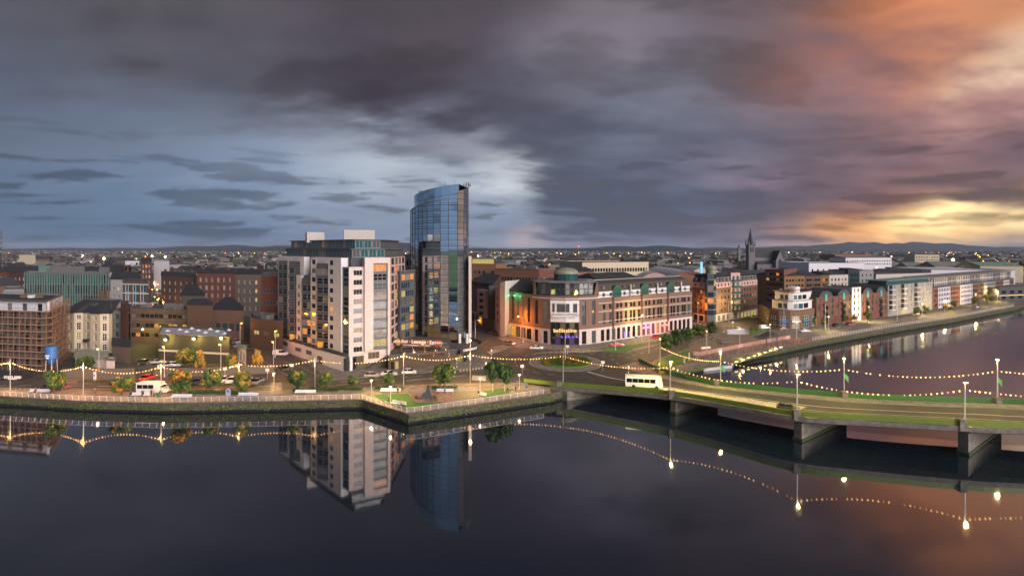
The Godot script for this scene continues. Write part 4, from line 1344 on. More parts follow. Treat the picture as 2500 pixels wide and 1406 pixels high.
func bar_podium() -> void:
	var t = thing("bar_building", "low dark bar and restaurant with roof terrace at the foot of the glass tower", "bar")
	var fr = [Vector2(-36.24, -145.2), Vector2(-30.51, -147.66), Vector2(-21.88, -151.25), Vector2(-14.19, -156.13), Vector2(-10.71, -161.93), Vector2(-10.21, -166.9), Vector2(-11.67, -172.17), Vector2(-14.81, -175.65)]
	var w = mb()
	var spec = [[[0.6, 0.2, 1.6, 2.6, "glass_brown"], [1.9, 0.2, 3.0, 2.6, "lit_pale"]], [], [[6.0, 0.2, 7.2, 2.7, "lit_olive"], [7.8, 0.2, 9.0, 2.6, "glass_dark"]], [[0.6, 0.5, 3.2, 2.4, "lit_dim"]], [], [], []]
	for k in fr.size() - 1:
		var wins: Array = spec[k].filter(func(q): return q[2] < fr[k].distance_to(fr[k + 1]) - 0.1)
		wall_face(w, fr[k], fr[k + 1], 0.0, 3.9 if k < 3 else 4.2, wins, 0.2)
		put_windows(t, fr[k], fr[k + 1], wins, "frame_dark", "glass_brown", 0.2, 1, 1, 0.12, "doorway")
	part("wall", w, M.panel_brown, t)
	part("terrace_floor", mb().sheet([fr[0], fr[1], fr[2], fr[3], fr[4], fr[5], fr[6], fr[7], Vector2(-16.8, -190), Vector2(-47.11, -190)], 3.4), M.concrete_dark, t)
	var back = mb()
	back.prism([Vector2(-40.14, -163), Vector2(-22.71, -157), Vector2(-20.37, -159), Vector2(-21.07, -170), Vector2(-36.36, -176), Vector2(-43.35, -176)], 0.0, 4.9)
	part("upper_block", back, M.concrete_dark, t)
	var band = mb()
	for k in 3: band.bar(v3(fr[k], 4.2) + Vector3(0, 0, 0.08), v3(fr[k + 1], 4.2) + Vector3(0, 0, 0.08), 0.2, 0.9)
	part("fascia", band, M.panel_slate, t)
	# terrace pergola
	var pa = Vector3(-35.52, 4.27, -158)
	var pb = Vector3(-20.24, 6.15, -155)
	var pc = Vector3(-32.76, 3.61, -149)
	var pd = Vector3(-18.77, 5.16, -147.5)
	part("pergola_beam", mb().bar(pc, pd, 0.35), M.brick_orange, t)
	part("pergola_beam", mb().bar(pa, pb, 0.25), M.frame_grey, t)
	for k in 5:
		var f = k / 4.0
		part("pergola_rafter", mb().bar(pc.lerp(pd, f), pa.lerp(pb, f), 0.18), M.frame_grey if k % 2 else M.brick_orange, t)
	for k in 4:
		var f = k / 3.0
		var p: Vector3 = pc.lerp(pd, f)
		part("pergola_post", mb().bar(p, Vector3(p.x, 3.4, p.z), 0.2), M.frame_grey, t)
	for k in 9:
		var f = (k + 0.5) / 9.0
		var p: Vector3 = pa.lerp(pb, f).lerp(pc.lerp(pd, f), 0.6)
		part("terrace_table", mb().box(Vector3(p.x, 4.1, p.z), Vector3(0.8, 0.08, 0.8)).box(Vector3(p.x, 3.75, p.z), Vector3(0.12, 0.7, 0.12)), M.steel_dark, t)
		if k % 2 == 0:
			var bulb = part("lamp_bulb", mb().ball(p + Vector3(0, -0.4, 0), Vector3(0.16, 0.16, 0.16), 6, 4), M.bulb_warm, t)
	omni(t, Vector3(-30, 5.6, -153), Color(1, 0.75, 0.45), 5.0, 0.2)
	# banner and signs
	var sa = Vector3(-38.08, 4.66, -160)
	var sb = Vector3(-24.19, 6.64, -156.5)
	var turn = yaw_of(Vector2(sa.x, sa.z), Vector2(sb.x, sb.z))
	var mid: Vector3 = sa.lerp(sb, 0.5)
	var sg = thing("bar_banner", "long maroon banner reading Late Bar Lounge Eatery above the terrace", "sign", "", mid, turn)
	var W = sa.distance_to(sb)
	part("board", mb().box(Vector3.ZERO, Vector3(W, 2.4, 0.12)), M.sign_maroon, sg)
	lettering(sg, "Late Bar · Lounge · Eatery", Vector3(0.8, 0.35, 0.1), 0.0, 1.45, M.letter_white, "Droid Sans", "lettering", true)
	part("small_print", mb().box(Vector3(0.6, -0.75, 0.07), Vector3(W * 0.66, 0.16, 0.02)), M.letter_white, sg)
	var dia = mb()
	dia.quad(Vector3(-W * 0.5 + 0.1, 0, 0.12), Vector3(-W * 0.5 + 1.5, 1.3, 0.12), Vector3(-W * 0.5 + 2.9, 0, 0.12), Vector3(-W * 0.5 + 1.5, -1.3, 0.12))
	part("emblem", dia, M.paint_yellow, sg)
	part("end_panel", mb().box(Vector3(W * 0.5 + 1.0, 0.1, 0), Vector3(1.9, 2.2, 0.14)), M.rust_red, sg)
	var fa = Vector3(-15.97, 0, -153.38)
	var fb = Vector3(-11, 0, -158.4)
	var st = thing("steamboat_sign", "dark curved fascia sign reading STEAMBOAT over the restaurant corner", "sign", "", fa.lerp(fb, 0.5) + Vector3(0, 4.0, 0.35), yaw_of(Vector2(fa.x, fa.z), Vector2(fb.x, fb.z)))
	part("board", mb().box(Vector3.ZERO, Vector3(7.4, 1.9, 0.16)), M.sign_black, st)
	lettering(st, "STEAMBOAT", Vector3(0.3, 0.1, 0.12), 0.0, 0.95, M.letter_white, "Droid Sans", "lettering", true)

func hotel() -> void:
	var t = thing("brick_hotel", "large brown brick hotel with curved glass-topped front and long shop wing", "hotel")
	var nose = [Vector2(7.85, -190), Vector2(10.8, -186.6), Vector2(14.29, -184), Vector2(19.6, -182.4), Vector2(24.8, -183), Vector2(28.71, -184.8), Vector2(32.61, -187)]
	var wl = [Vector2(-19.83, -240), Vector2(-13.63, -229), Vector2(-8.4, -221), Vector2(-3.03, -204)]
	var wr: Vector2 = Vector2(79.64, -219)
	var full = [wl[0], wl[1], wl[2], wl[3]]
	full.append_array(nose)
	full.append_array([wr, wr + Vector2(-8, -14), Vector2(34, -212), Vector2(10, -215), Vector2(-14, -258)])
	var brick = mb()
	var stone = mb()
	# left wing: brick with tall dark strips of window
	var tall = func(L: float, n: int, w: float, y0: float, y1: float, m0 := 0.6) -> Array:
		return grid(L, n, w, y0, 1.0, 1, y1 - y0, m0)
	for k in [0, 3]:
		var a: Vector2 = full[k]
		var b: Vector2 = full[k + 1]
		var L = a.distance_to(b)
		var wins: Array = tall.call(L, 3 if k == 0 else 5, 1.5, 7.2, 16.6)
		wall_face(brick, a, b, 5.6, 18.2, wins, 0.3)
		put_windows(t, a, b, wins, "frame_dark", "glass_brown", 0.12, 1, 5, 0.22)
		var gw = grid(L, 3 if k == 0 else 5, 2.9, 0.6, 1, 1, 4.2, 0.5)
		var sbase = mb()
		wall_face(sbase, a, b, 0.0, 5.6, gw, 0.3)
		part("stone_base", sbase, M.render_white_rosy, t)
		put_windows(t, a, b, gw, "frame_dark", "glass_brown", 0.45, 2, 2, 0.2, "shop_window")
	for k in [1, 2]: wall_face(brick, full[k], full[k + 1], 0.0, 18.2)
	# pink block and tall fin
	slice(t, wl[1], wl[2], 0.0, 8.0, 3.0, 2.0, 4.6, 17.0, "render_rose", grid(8.0, 1, 3.6, 5.6, 2.85, 4, 1.5, 0.5), "frame_dark", "glass_brown", 0.0, 2, 1)
	slice(t, Vector2(-8.14, -219), Vector2(-6.96, -216), 0.0, 1.2, 2.6, 1.0, 4.6, 19.5, "frame_dark")
	slice(t, Vector2(-7.05, -208), Vector2(-4.65, -201), 0.0, 6.5, 0.0, 5.0, 0.0, 20.0, "render_rose", grid(6.5, 1, 1.7, 5.0, 3.2, 4, 1.5, 0.4), "frame_dark", "glass_brown", 0.0, 2, 1)
	var fin = mb()
	var f0 = Vector2(-4.82, -201.0)
	var f1 = Vector2(-2.8, -199.0)
	fin.hull8([v3(f0, 0), v3(f1, 0), v3(f1 + Vector2(0.5, -7), 0), v3(f0 + Vector2(0.5, -7), 0), v3(f0, 21.5), v3(f1, 22.6), v3(f1 + Vector2(6, -9), 22.6), v3(f0 + Vector2(0.5, -7), 21.5)])
	part("fin_wall", fin, M.render_pale, t)
	# slate roofs of the left wing
	var rf = mb()
	rf.quad(v3(wl[0], 19.8), v3(wl[2] + Vector2(0, 2), 19.8), v3(wl[2] + Vector2(3, -9), 23.4), v3(wl[0] + Vector2(6, -8), 23.4))
	rf.quad(v3(wl[3] + Vector2(0.6, 0), 19.4), v3(nose[0] + Vector2(0.8, 0), 19.4), v3(nose[0] + Vector2(3.5, -8), 22.8), v3(wl[3] + Vector2(4, -8), 22.8))
	part("roof", rf, M.roof_slate, t)
	for k in [0, 1, 3]:
		var cl = mb()
		wall_face(cl, full[k], full[k + 1], 18.2, 19.9 if k < 2 else 19.4)
		part("clerestory", cl, M.glass_dark, t)
	for k in 3:
		var p = Vector3(-1.32, 16.83, -200).lerp(Vector3(3.4, 16.89, -196), k / 2.0)
		part("lamp_green_bulb", mb().ball(p, Vector3(0.24, 0.24, 0.24), 8, 6), M.lamp_green, t)
	omni(t, Vector3(0.97, 17, -196.5), Color(0.1, 1.0, 0.6), 4.0, 0.2)
	# curved nose
	for k in nose.size() - 1:
		var a: Vector2 = nose[k]
		var b: Vector2 = nose[k + 1]
		var L = a.distance_to(b)
		var n = Vector2(-(b - a).normalized().y, (b - a).normalized().x)
		if k in [2, 3]:
			# white frame with windows, sign board below, dark glass hall
			var ww: Array = [[L * 0.12, 11.0, L * 0.3, 15.4], [L * 0.42, 11.0, L - 0.05, 15.4]] if k == 2 else [[0.05, 11.0, L * 0.3, 15.4], [L * 0.55, 11.0, L * 0.85, 15.4]]
			var fw = mb()
			wall_face(fw, a + n * 0.25, b + n * 0.25, 8.6, 16.6, ww, 0.4)
			part("white_frame", fw, M.render_white, t)
			put_windows(t, a + n * 0.25, b + n * 0.25, ww, "frame_dark", "glass_grey", 0.2, 2, 3, 0.3)
			wall_face(brick, a, b, 16.6, 18.2)
			var gg = grid(L, 3, 1.8, 0.2, 2.75, 3, 2.6, 0.1)
			for q in gg.size(): gg[q].append(["glass_dark", "lit_purple", "glass_dark"][q % 3] if q < 3 else ("glass_dark" if rng.randf() < 0.75 else "lit_dim"))
			var gm = mb()
			wall_face(gm, a - n * 0.3, b - n * 0.3, 0.0, 8.6, gg, 0.05)
			part("hall_frame", gm, M.frame_dark, t)
			put_windows(t, a - n * 0.3, b - n * 0.3, gg, "frame_dark", "glass_dark", 0.1, 1, 1, 0.03, "hall_pane")
		else:
			var wins: Array = tall.call(L, 1, 1.7, 7.2, 16.2)
			wall_face(brick, a, b, 5.8, 18.2, wins, 0.3)
			put_windows(t, a, b, wins, "frame_dark", "glass_grey" if k > 3 else "glass_brown", 0.05, 1, 5, 0.22)
			var gw: Array = tall.call(L, 1, 2.0, 0.3, 5.0)
			var sbase = mb()
			wall_face(sbase, a + n * 0.12, b + n * 0.12, 0.0, 5.8, gw, 0.35)
			part("stone_base", sbase, M.render_white_rosy, t)
			put_windows(t, a + n * 0.12, b + n * 0.12, gw, "frame_dark", "glass_brown", 0.1, 1, 3, 0.28, "shop_window")
	var bnd = mb()
	for k in nose.size() - 1: bnd.bar(v3(nose[k], 17.2) + Vector3(0, 0, 0.1), v3(nose[k + 1], 17.2) + Vector3(0, 0, 0.1), 0.24, 0.25)
	part("band", bnd, M.render_white, t)
	# glass penthouse and dome
	var pin = [Vector2(9.58, -190), Vector2(14.49, -186.5), Vector2(19.88, -185), Vector2(25.16, -185.6), Vector2(30.92, -188), Vector2(32.03, -204), Vector2(11.8, -204)]
	var ph = mb()
	for k in 4:
		var L: float = pin[k].distance_to(pin[k + 1])
		var wins = grid(L, 3, 1.9, 18.4, 2.2, 2, 2.0, 0.1)
		wall_face(ph, pin[k], pin[k + 1], 18.2, 22.9, wins, 0.05)
		put_windows(t, pin[k], pin[k + 1], wins, "frame_dark", "glass_blue", 0.08, 1, 1, 0.03)
	for k in [4, 5, 6]: wall_face(ph, pin[k], pin[(k + 1) % 7], 18.2, 22.9)
	part("penthouse", ph, M.frame_dark, t)
	part("roof", mb().prism(inset(pin, -0.8), 22.9, 23.3, true, true), M.roof_pale, t)
	var dc = Vector3(21.38, 21.58, -196)
	part("drum", mb().lathe(Vector3(dc.x, 0, dc.z), [Vector2(4.6, 23.2), Vector2(4.6, 26.0)], 24), M.glass_teal, t)
	part("dome", mb().lathe(Vector3(dc.x, 0, dc.z), [Vector2(5.0, 25.8), Vector2(5.0, 26.1), Vector2(4.6, 26.9), Vector2(3.6, 27.6), Vector2(2.0, 28.1), Vector2(0.01, 28.3)], 24), M.copper_dome, t)
	for k in 18:
		var a = TAU * k / 18.0
		part("drum_mullion", mb().box(Vector3(dc.x + cos(a) * 4.65, 24.6, dc.z + sin(a) * 4.65), Vector3(0.16, 2.8, 0.16), -a), M.frame_dark, t)
	# brick side gables of the penthouse
	for g in [[Vector2(8.01, -190), Vector2(9.37, -189), 19.0], [Vector2(30.99, -187.5), Vector2(33.01, -187.5), 19.0]]:
		var gb = mb()
		gb.hull8([v3(g[0], 18.0), v3(g[1], 18.0), v3(g[1] + Vector2(0, -9), 18.0), v3(g[0] + Vector2(0, -9), 18.0), v3(g[0].lerp(g[1], 0.55), 23.2), v3(g[1].lerp(g[0], 0.3), 23.2), v3(g[1] + Vector2(0, -9), 23.2), v3(g[0] + Vector2(0, -9), 23.2)])
		part("gable", gb, M.brick_hotel, t)
	# long right wing
	var A: Vector2 = nose[6]
	var B: Vector2 = wr
	var LW = A.distance_to(B)
	var n2 = Vector2(-(B - A).normalized().y, (B - A).normalized().x)
	var us = [2.99, 6.27, 10.28, 12.32, 15.08, 17.88, 19.77, 22.65, 26.82, 28.81, 31.58, 34.4, 36.09, 38.85, 42.86, 44.62, 47.23, 50.3, 51.85, 54.57]
	var w1 = []
	var w2 = []
	for s in us:
		w1.append([s - 0.7, 6.9, s + 0.7, 11.2])
		w2.append([s - 0.7, 12.6, s + 0.7, 14.4])
	wall_face(brick, A, B, 5.8, 16.9, w1 + w2, 0.3)
	put_windows(t, A, B, w1, "frame_dark", "glass_dark", 0.05, 1, 3, 0.22)
	put_windows(t, A, B, w2, "frame_dark", "glass_dark", 0.06, 2, 2, 0.22)
	for y in [11.8, 15.0, 8.0]:
		part("band", mb().bar(v3(A + n2 * 0.04, y), v3(B + n2 * 0.04, y), 0.12, 0.14), M.render_white, t)
	for u in [7.81, 24.11, 40.44]:
		var p = A + (B - A).normalized() * u
		part("downpipe_strip", mb().box(v3(p + n2 * 0.12, 11.0), Vector3(0.9, 12.0, 0.22), yaw_of(A, B)), M.brick_dark, t)
	# shops
	var sw = []
	var sty = ["glass_dark", "glass_dark", "glass_grey", "glass_dark", "lit_purple", "glass_dark", "glass_dark", "lit_dim", "lit_pink", "lit_pink", "lit_pink", "lit_warm", "lit_orange", "lit_orange", "glass_dark", "glass_dark", "glass_dark", "glass_dark", "glass_dark"]
	for k in 19:
		var s = 1.2 + k * (LW - 2.0) / 19.0
		sw.append([s, 0.5, s + 1.9, 4.9, sty[k]])
	wall_face(stone, A + n2 * 0.12, B + n2 * 0.12, 0.0, 5.8, sw, 0.35)
	put_windows(t, A + n2 * 0.12, B + n2 * 0.12, sw, "frame_dark", "glass_dark", 0.1, 1, 2, 0.3, "shop_window")
	for k in [8, 12]:
		var p = A + (B - A).normalized() * (sw[k][0] + 2.5) + n2 * 0.4
		part("shop_sign", mb().box(v3(p, 3.6), Vector3(5.2, 0.8, 0.16), yaw_of(A, B)), M.neon_pink if k == 8 else M.sign_orange, t)
		omni(t, v3(p + n2 * 1.6, 4.4), Color(1, 0.15, 0.6) if k == 8 else Color(1, 0.35, 0.1), 3.0 if k == 8 else 2.0, 0.2)
	for k in [4, 5]:
		var p = A + (B - A).normalized() * (sw[k][0] + 1.0) + n2 * 0.3
		part("neon_tube_light", mb().box(v3(p, 2.0), Vector3(0.25, 2.0, 0.1), yaw_of(A, B)), M.neon_purple, t)
	# attic, mansard and arched glass gables
	slice(t, A, B, 0.3, LW - 0.3, -0.9, 6.0, 16.9, 19.3, "render_white", grid(LW - 0.6, 14, 1.3, 17.3, 1, 1, 1.4, 1.5), "frame_dark", "glass_grey", 0.05, 1, 1)
	var ms = mb()
	var a0 = A - n2 * 0.7
	var b0 = B - n2 * 0.7
	ms.quad(v3(a0, 19.3), v3(a0 - n2 * 2.2, 22.0), v3(b0 - n2 * 2.2, 22.0), v3(b0, 19.3))
	ms.quad(v3(a0 - n2 * 2.2, 22.0), v3(a0 - n2 * 6, 23.2), v3(b0 - n2 * 6, 23.2), v3(b0 - n2 * 2.2, 22.0))
	ms.quad(v3(b0, 19.3), v3(b0 - n2 * 2.2, 22.0), v3(b0 - n2 * 14, 22.0), v3(b0 - n2 * 14, 19.3))
	part("roof", ms, M.roof_brown, t)
	part("roof_ridge", mb().bar(v3(a0 - n2 * 6.4, 23.3), v3(b0 - n2 * 6.4, 23.3), 1.6, 0.2), M.roof_membrane, t)
	for u in [10.73, 26.82, 43.13]:
		var p = A + (B - A).normalized() * u - n2 * 0.6
		var dd = (B - A).normalized()
		var ar = mb()
		var gl = mb()
		for k in 8:
			var c0 = PI * k / 8.0
			var c1 = PI * (k + 1) / 8.0
			var q0 = v3(p + dd * cos(c0) * 2.4, 18.8 + sin(c0) * 2.6)
			var q1 = v3(p + dd * cos(c1) * 2.4, 18.8 + sin(c1) * 2.6)
			var bk = v3(-n2 * 4.0, 0)
			ar.quad(q0, q0 + bk, q1 + bk, q1)
			gl.tri(v3(p, 18.8), q0, q1)
		gl.quad(v3(p - dd * 2.4, 16.9), v3(p - dd * 2.4, 18.8), v3(p + dd * 2.4, 18.8), v3(p + dd * 2.4, 16.9))
		part("arch_roof", ar, M.roof_slate, t)
		var gz = part("arch_glass", gl, M.glass_green, t)
		for k in 3: part("glazing_bar", mb().bar(v3(p + dd * (k - 1) * 1.2 + n2 * 0.05, 16.9), v3(p + dd * (k - 1) * 1.2 + n2 * 0.05, 20.8 - absf(k - 1) * 0.4), 0.1), M.frame_dark, gz)
	for u in [18.11, 34.4, 50.02]:
		var p = A + (B - A).normalized() * u - n2 * 0.4
		part("flue", mb().tube(v3(p, 16.8), v3(p, 21.4), 0.32, 0.32, 8), M.post_grey, t)
	for k in 9:
		var p = A + (B - A).normalized() * (4.0 + k * 5.6) - n2 * 1.6
		part("roof_light", mb().box(v3(p, 20.6), Vector3(1.1, 0.9, 0.9), yaw_of(A, B)), M.glass_grey if k % 3 else M.glass_blind, t)
	# rest of the shell
	for k in range(11, full.size()):
		wall_face(brick, full[k], full[(k + 1) % full.size()], 0.0, 18.2)
	part("wall", brick, M.brick_hotel, t)
	part("stone_base", stone, M.render_white_rosy, t)
	part("roof_deck", mb().sheet(full, 18.1), M.roof_flat, t)
	# signs
	var sa = Vector3(14.26, 11.27, -183.6)
	var sb = Vector3(24.75, 11.4, -182.6)
	var hs = thing("hotel_sign", "pale board reading LIMERICK CITY HOTEL on the curved brick front", "sign", "", sa.lerp(sb, 0.5) + Vector3(0, 0.15, 1.25), yaw_of(Vector2(sa.x, sa.z), Vector2(sb.x, sb.z)))
	part("board", mb().box(Vector3.ZERO, Vector3(9.9, 1.7, 0.14)), M.render_white, hs)
	lettering(hs, "LIMERICK CITY HOTEL", Vector3(0.4, 0.0, 0.1), 0.0, 0.95, M.sign_maroon)
	part("crest", mb().box(Vector3(-4.4, 0, 0.08), Vector3(0.35, 0.9, 0.06)), M.rust_red, hs)
	var bs = thing("restaurant_sign", "yellow glowing lettering reading bellissimo on the dark glass hall", "sign", "", Vector3(19.38, 5.65, -181.8) + Vector3(0, 0, 0.4), -0.02)
	lettering(bs, "bellissimo", Vector3.ZERO, 0.0, 1.75, M.sign_yellow, "Droid Sans", "lettering_light", true)
	var pl = thing("purple_bar_lights", "row of purple neon arcs glowing inside the dark glass hall", "lights", "", Vector3(20.76, 3.36, -182))
	for k in 6:
		var x = -2.6 + k * 1.35
		part("neon_light", mb().box(Vector3(x, 0.2, 0.5), Vector3(0.12, 0.7, 0.08)).box(Vector3(x + 0.28, -0.15, 0.5), Vector3(0.5, 0.12, 0.08)), M.neon_purple, pl)
	omni(pl, Vector3(0, -0.5, 1.4), Color(0.45, 0.1, 1.0), 0.8, 0.2)
# ---------------------------------------------------------------- the town, street by street
func left_town() -> void:
	scaffold_house()
	cream_house()
	# green glass offices
	var a = Vector2(-228.74, -232)
	var b = Vector2(-183.79, -226)
	var t = thing("glass_office", "long office block fronted in green glass with pale fins and grey ends", "office building")
	var L = a.distance_to(b)
	var w = mb()
	var wins = []
	var cols = 33
	for c in cols:
		for r in 4:
			var g: String = ["glass_teal", "glass_dark", "glass_dark", "glass_green"][r]
			if rng.randf() < 0.25: g = "glass_green"
			elif rng.randf() < 0.12: g = "glass_dark"
			wins.append([0.4 + c * (L - 0.8) / cols + 0.04, 5.0 + r * 4.75, 0.4 + (c + 1) * (L - 0.8) / cols - 0.04, 5.0 + r * 4.75 + 4.5, g])
	var d = (b - a).normalized()
	var n = Vector2(-d.y, d.x)
	wall_face(w, a, b, 0.0, 24.4, wins, 0.05)
	var back = (a + b).normalized() * 24
	var poly = [a, b, b + back, a + back]
	for k in [1, 2, 3]: wall_face(w, poly[k], poly[(k + 1) % 4], 0.0, 24.4)
	part("wall", w, M.panel_grey, t)
	put_windows(t, a, b, wins, "frame_grey", "glass_green", 0.0, 1, 1, 0.03, "pane")
	for c in cols + 1:
		var p = a + d * (0.4 + c * (L - 0.8) / cols)
		part("fin", mb().box(v3(p + n * 0.25, 14.5), Vector3(0.09, 19.4, 0.2), yaw_of(a, b)), M.roof_copper, t)
	flat_roof(t, poly, 24.5, M.roof_membrane, M.roof_pale)
	part("plant_room", mb().prism([Vector2(-222.07, -238), Vector2(-203.82, -236), Vector2(-210.73, -244), Vector2(-229.53, -246)], 24.0, 27.0), M.roof_pale, t)
	part("plant_room", mb().prism([Vector2(-196.99, -236), Vector2(-191.11, -235), Vector2(-198.43, -244), Vector2(-204.5, -245)], 24.0, 26.6), M.roof_pale, t)
	part("copper_hood", mb().prism([Vector2(-233.51, -244), Vector2(-226.13, -243), Vector2(-233.47, -250), Vector2(-239.38, -251)], 24.0, 27.2), M.roof_copper, t)
	# grey block joined to its end
	blk("grey_office", "plain grey office annex beside the green glass block", "office building", Vector2(-227.87, -222), Vector2(-221.04, -224), 20, {height = 17.5, wall = "render_grey", cols = 4, rows = 4, w = 3.4, h = 1.7, y0 = 2.5, step = 3.6, frame = "frame_dark", lit = 0.15})
	blk("grey_shed", "low grey flat roofed workshop with white and red sign", "building", Vector2(-218.55, -205), Vector2(-206.69, -203), 18, {height = 11.5, wall = "render_pale", cols = 3, rows = 2, w = 3, h = 1.4, y0 = 3, step = 4, frame = "frame_dark"})
	# brick and glass office with white grid
	t = blk("brick_office", "brick office with large teal windows in a white grid", "office building", Vector2(-158.14, -201), Vector2(-145.47, -198), 20, {height = 22.3, wall = "brick_brown", cols = 3, rows = 5, w = 2.7, h = 3.4, y0 = 2.2, step = 3.95, frame = "frame_white", glass = "glass_teal", lit = 0.08, nx = 2, ny = 1, bands = [[5.8, 0.35], [9.8, 0.35], [13.7, 0.35], [17.7, 0.35], [21.3, 0.35]]})
	part("stair_block", mb().prism([Vector2(-163.91, -203), Vector2(-158.54, -201.5), Vector2(-168.37, -214), Vector2(-174.41, -216)], 0.0, 22.0), M.brick_brown, t)
	part("stair_window", mb().box(Vector3(-161.27, 19.32, -201.8), Vector3(1.4, 3.0, 0.1)), M.glass_dark, t)
	part("rooftop_house", mb().prism([Vector2(-166.74, -208), Vector2(-153.73, -206), Vector2(-159.7, -214), Vector2(-173.16, -216)], 22.0, 25.2), M.render_white, t)
	part("rooftop_window", mb().box(Vector3(-155.3, 21.9, -205.6) + Vector3(0, 1.2, 0), Vector3(1.4, 1.5, 0.1)), M.glass_dark, t)
	part("water_tank", mb().tube(Vector3(-157.97, 22.01, -204) + Vector3(0, -0.5, 0), Vector3(-157.97, 23.52, -204), 0.9, 0.9, 10), M.post_grey, t)
	blk("brown_tower_block", "narrow dark brown brick stair tower", "building", Vector2(-147.9, -187), Vector2(-144.03, -186), 8, {height = 15.4, wall = "brick_dark", cols = 0, roofm = "roof_slate"})
	blk("side_office", "narrow office with teal stair windows behind the cream house", "office building", Vector2(-154.87, -192), Vector2(-151.06, -191), 8, {height = 12.0, wall = "render_pale", cols = 1, rows = 3, w = 1.8, h = 2.2, y0 = 1.5, step = 3.4, frame = "frame_white", glass = "glass_teal", lit = 0.0})
	t = blk("brown_office", "low brown brick office with long window bands", "office building", Vector2(-144.96, -188), Vector2(-120.74, -184), 16, {height = 13.0, wall = "brick_brown", cols = 12, rows = 3, w = 1.75, h = 1.5, y0 = 2.4, step = 3.6, frame = "frame_dark", glass = "glass_brown", lit = 0.22, margin = 0.3, bands = [[5.4, 0.3], [8.9, 0.3], [12.3, 0.3]], band_m = "stone_old", plant = 3})
	blk("brick_block", "windowless brown brick block with a slate hipped top", "building", Vector2(-118.77, -181), Vector2(-107.54, -178), 14, {height = 15.4, wall = "brick_brown", cols = 0, roof = "pitch", rise = 1.6, hip = 3.0, roofm = "roof_slate"})
	t = blk("arcade_house", "brick building with three arched green doors and slate lantern roof", "building", Vector2(-119.01, -197), Vector2(-104.63, -193), 16, {height = 11.6, wall = "brick_hotel", cols = 4, rows = 1, w = 2.4, h = 2.8, y0 = 3.4, step = 4, frame = "frame_dark", glass = "glass_teal", lit = 0.0, roof = "pitch", rise = 4.4, hip = 6.0, roofm = "roof_slate"})
	for k in 4: part("roof_light", mb().box(Vector3(-116.03, 12.31, -195).lerp(Vector3(-106.31, 12.67, -192), k / 3.0) + Vector3(0, 0.3, 0), Vector3(2.0, 1.0, 1.6)), M.glass_grey, t)
	blk("georgian_terrace", "tall red brick georgian terrace rear with white sash windows", "terrace", Vector2(-167.58, -263), Vector2(-145.13, -259), 14, {height = 22.6, wall = "brick_red", cols = 6, rows = 5, w = 1.3, h = 2.2, y0 = 1.6, step = 4.1, frame = "frame_white", lit = 0.12, ny = 2, roof = "pitch", rise = 2.0, hip = 1.0, roofm = "roof_slate", chimneys = 3})
	blk("georgian_terrace", "brown brick terrace along the lit shopping street", "terrace", Vector2(-207.05, -292), Vector2(-176.09, -276), 16, {height = 19.6, wall = "brick_brown", cols = 6, rows = 4, w = 1.3, h = 2.0, y0 = 2.0, step = 4.2, frame = "frame_white", lit = 0.12, ny = 2, roof = "pitch", rise = 2.4, roofm = "roof_slate", chimneys = 4})
	blk("mews_house", "grey rendered mews house with slate roof below the terrace", "house", Vector2(-153, -232), Vector2(-145.35, -229), 12, {height = 16.2, wall = "stone_old", cols = 2, rows = 2, w = 1.2, h = 1.6, y0 = 6, step = 4, roof = "pitch", rise = 2.6, roofm = "roof_slate"})
	blk("warehouse_gable", "old pale rendered warehouse with stained gable wall", "warehouse", Vector2(-144.6, -216), Vector2(-130.79, -211), 18, {height = 15.6, wall = "stone_old", cols = 0, roof = "pitch", rise = 2.4, hip = 3.0, roofm = "roof_slate"})
	blk("stone_terrace", "long grey stone terrace with dark attic storey", "terrace", Vector2(-147.71, -264), Vector2(-118.98, -258), 16, {height = 22.0, wall = "stone_old", cols = 8, rows = 4, w = 1.2, h = 2.0, y0 = 3.0, step = 4.6, frame = "frame_white", lit = 0.15, roof = "pitch", rise = 2.6, hip = 1.5, roofm = "roof_slate", chimneys = 2})
	# dark red tower with strip windows and its brown base
	t = blk("brick_tower", "dark red brick office tower with grey strip windows", "office building", Vector2(-94.89, -187), Vector2(-84.85, -184), 16, {height = 25.2, wall = "brick_red", cols = 3, rows = 4, w = 3.0, h = 1.6, y0 = 6.0, step = 4.3, frame = "frame_grey", glass = "glass_grey", lit = 0.1, plant = 2})
	part("blank_wing", mb().prism([Vector2(-103.87, -191), Vector2(-95.09, -187.4), Vector2(-99.82, -198), Vector2(-108.85, -202)], 0.0, 22.4), M.brick_dark, t)
	part("downpipe", mb().tube(Vector3(-97.21, 24.33, -188.2), Vector3(-97.21, 9.09, -188.2), 0.16, 0.16, 6), M.render_pale, t)
	t = blk("brown_brick_corner", "low brown brick corner building with rooftop plant below the red tower", "building", Vector2(-94.15, -178), Vector2(-78.21, -169), 14, {height = 10.8, wall = "brick_brown", cols = 3, rows = 1, w = 3.0, h = 1.5, y0 = 5.2, step = 4, frame = "frame_dark", glass = "glass_brown", lit = 0.6, plant = 5})
	# flat roofed hall with flood lamps
	t = blk("flat_hall", "grey flat roofed hall with three flood lamps over the car park", "hall", Vector2(-113.53, -159), Vector2(-87.37, -153), 19, {height = 8.4, wall = "hall_grey", cols = 0, roofm = "roof_membrane", coping = "concrete", bands = [[3.2, 0.6]], band_m = "render_pale"})
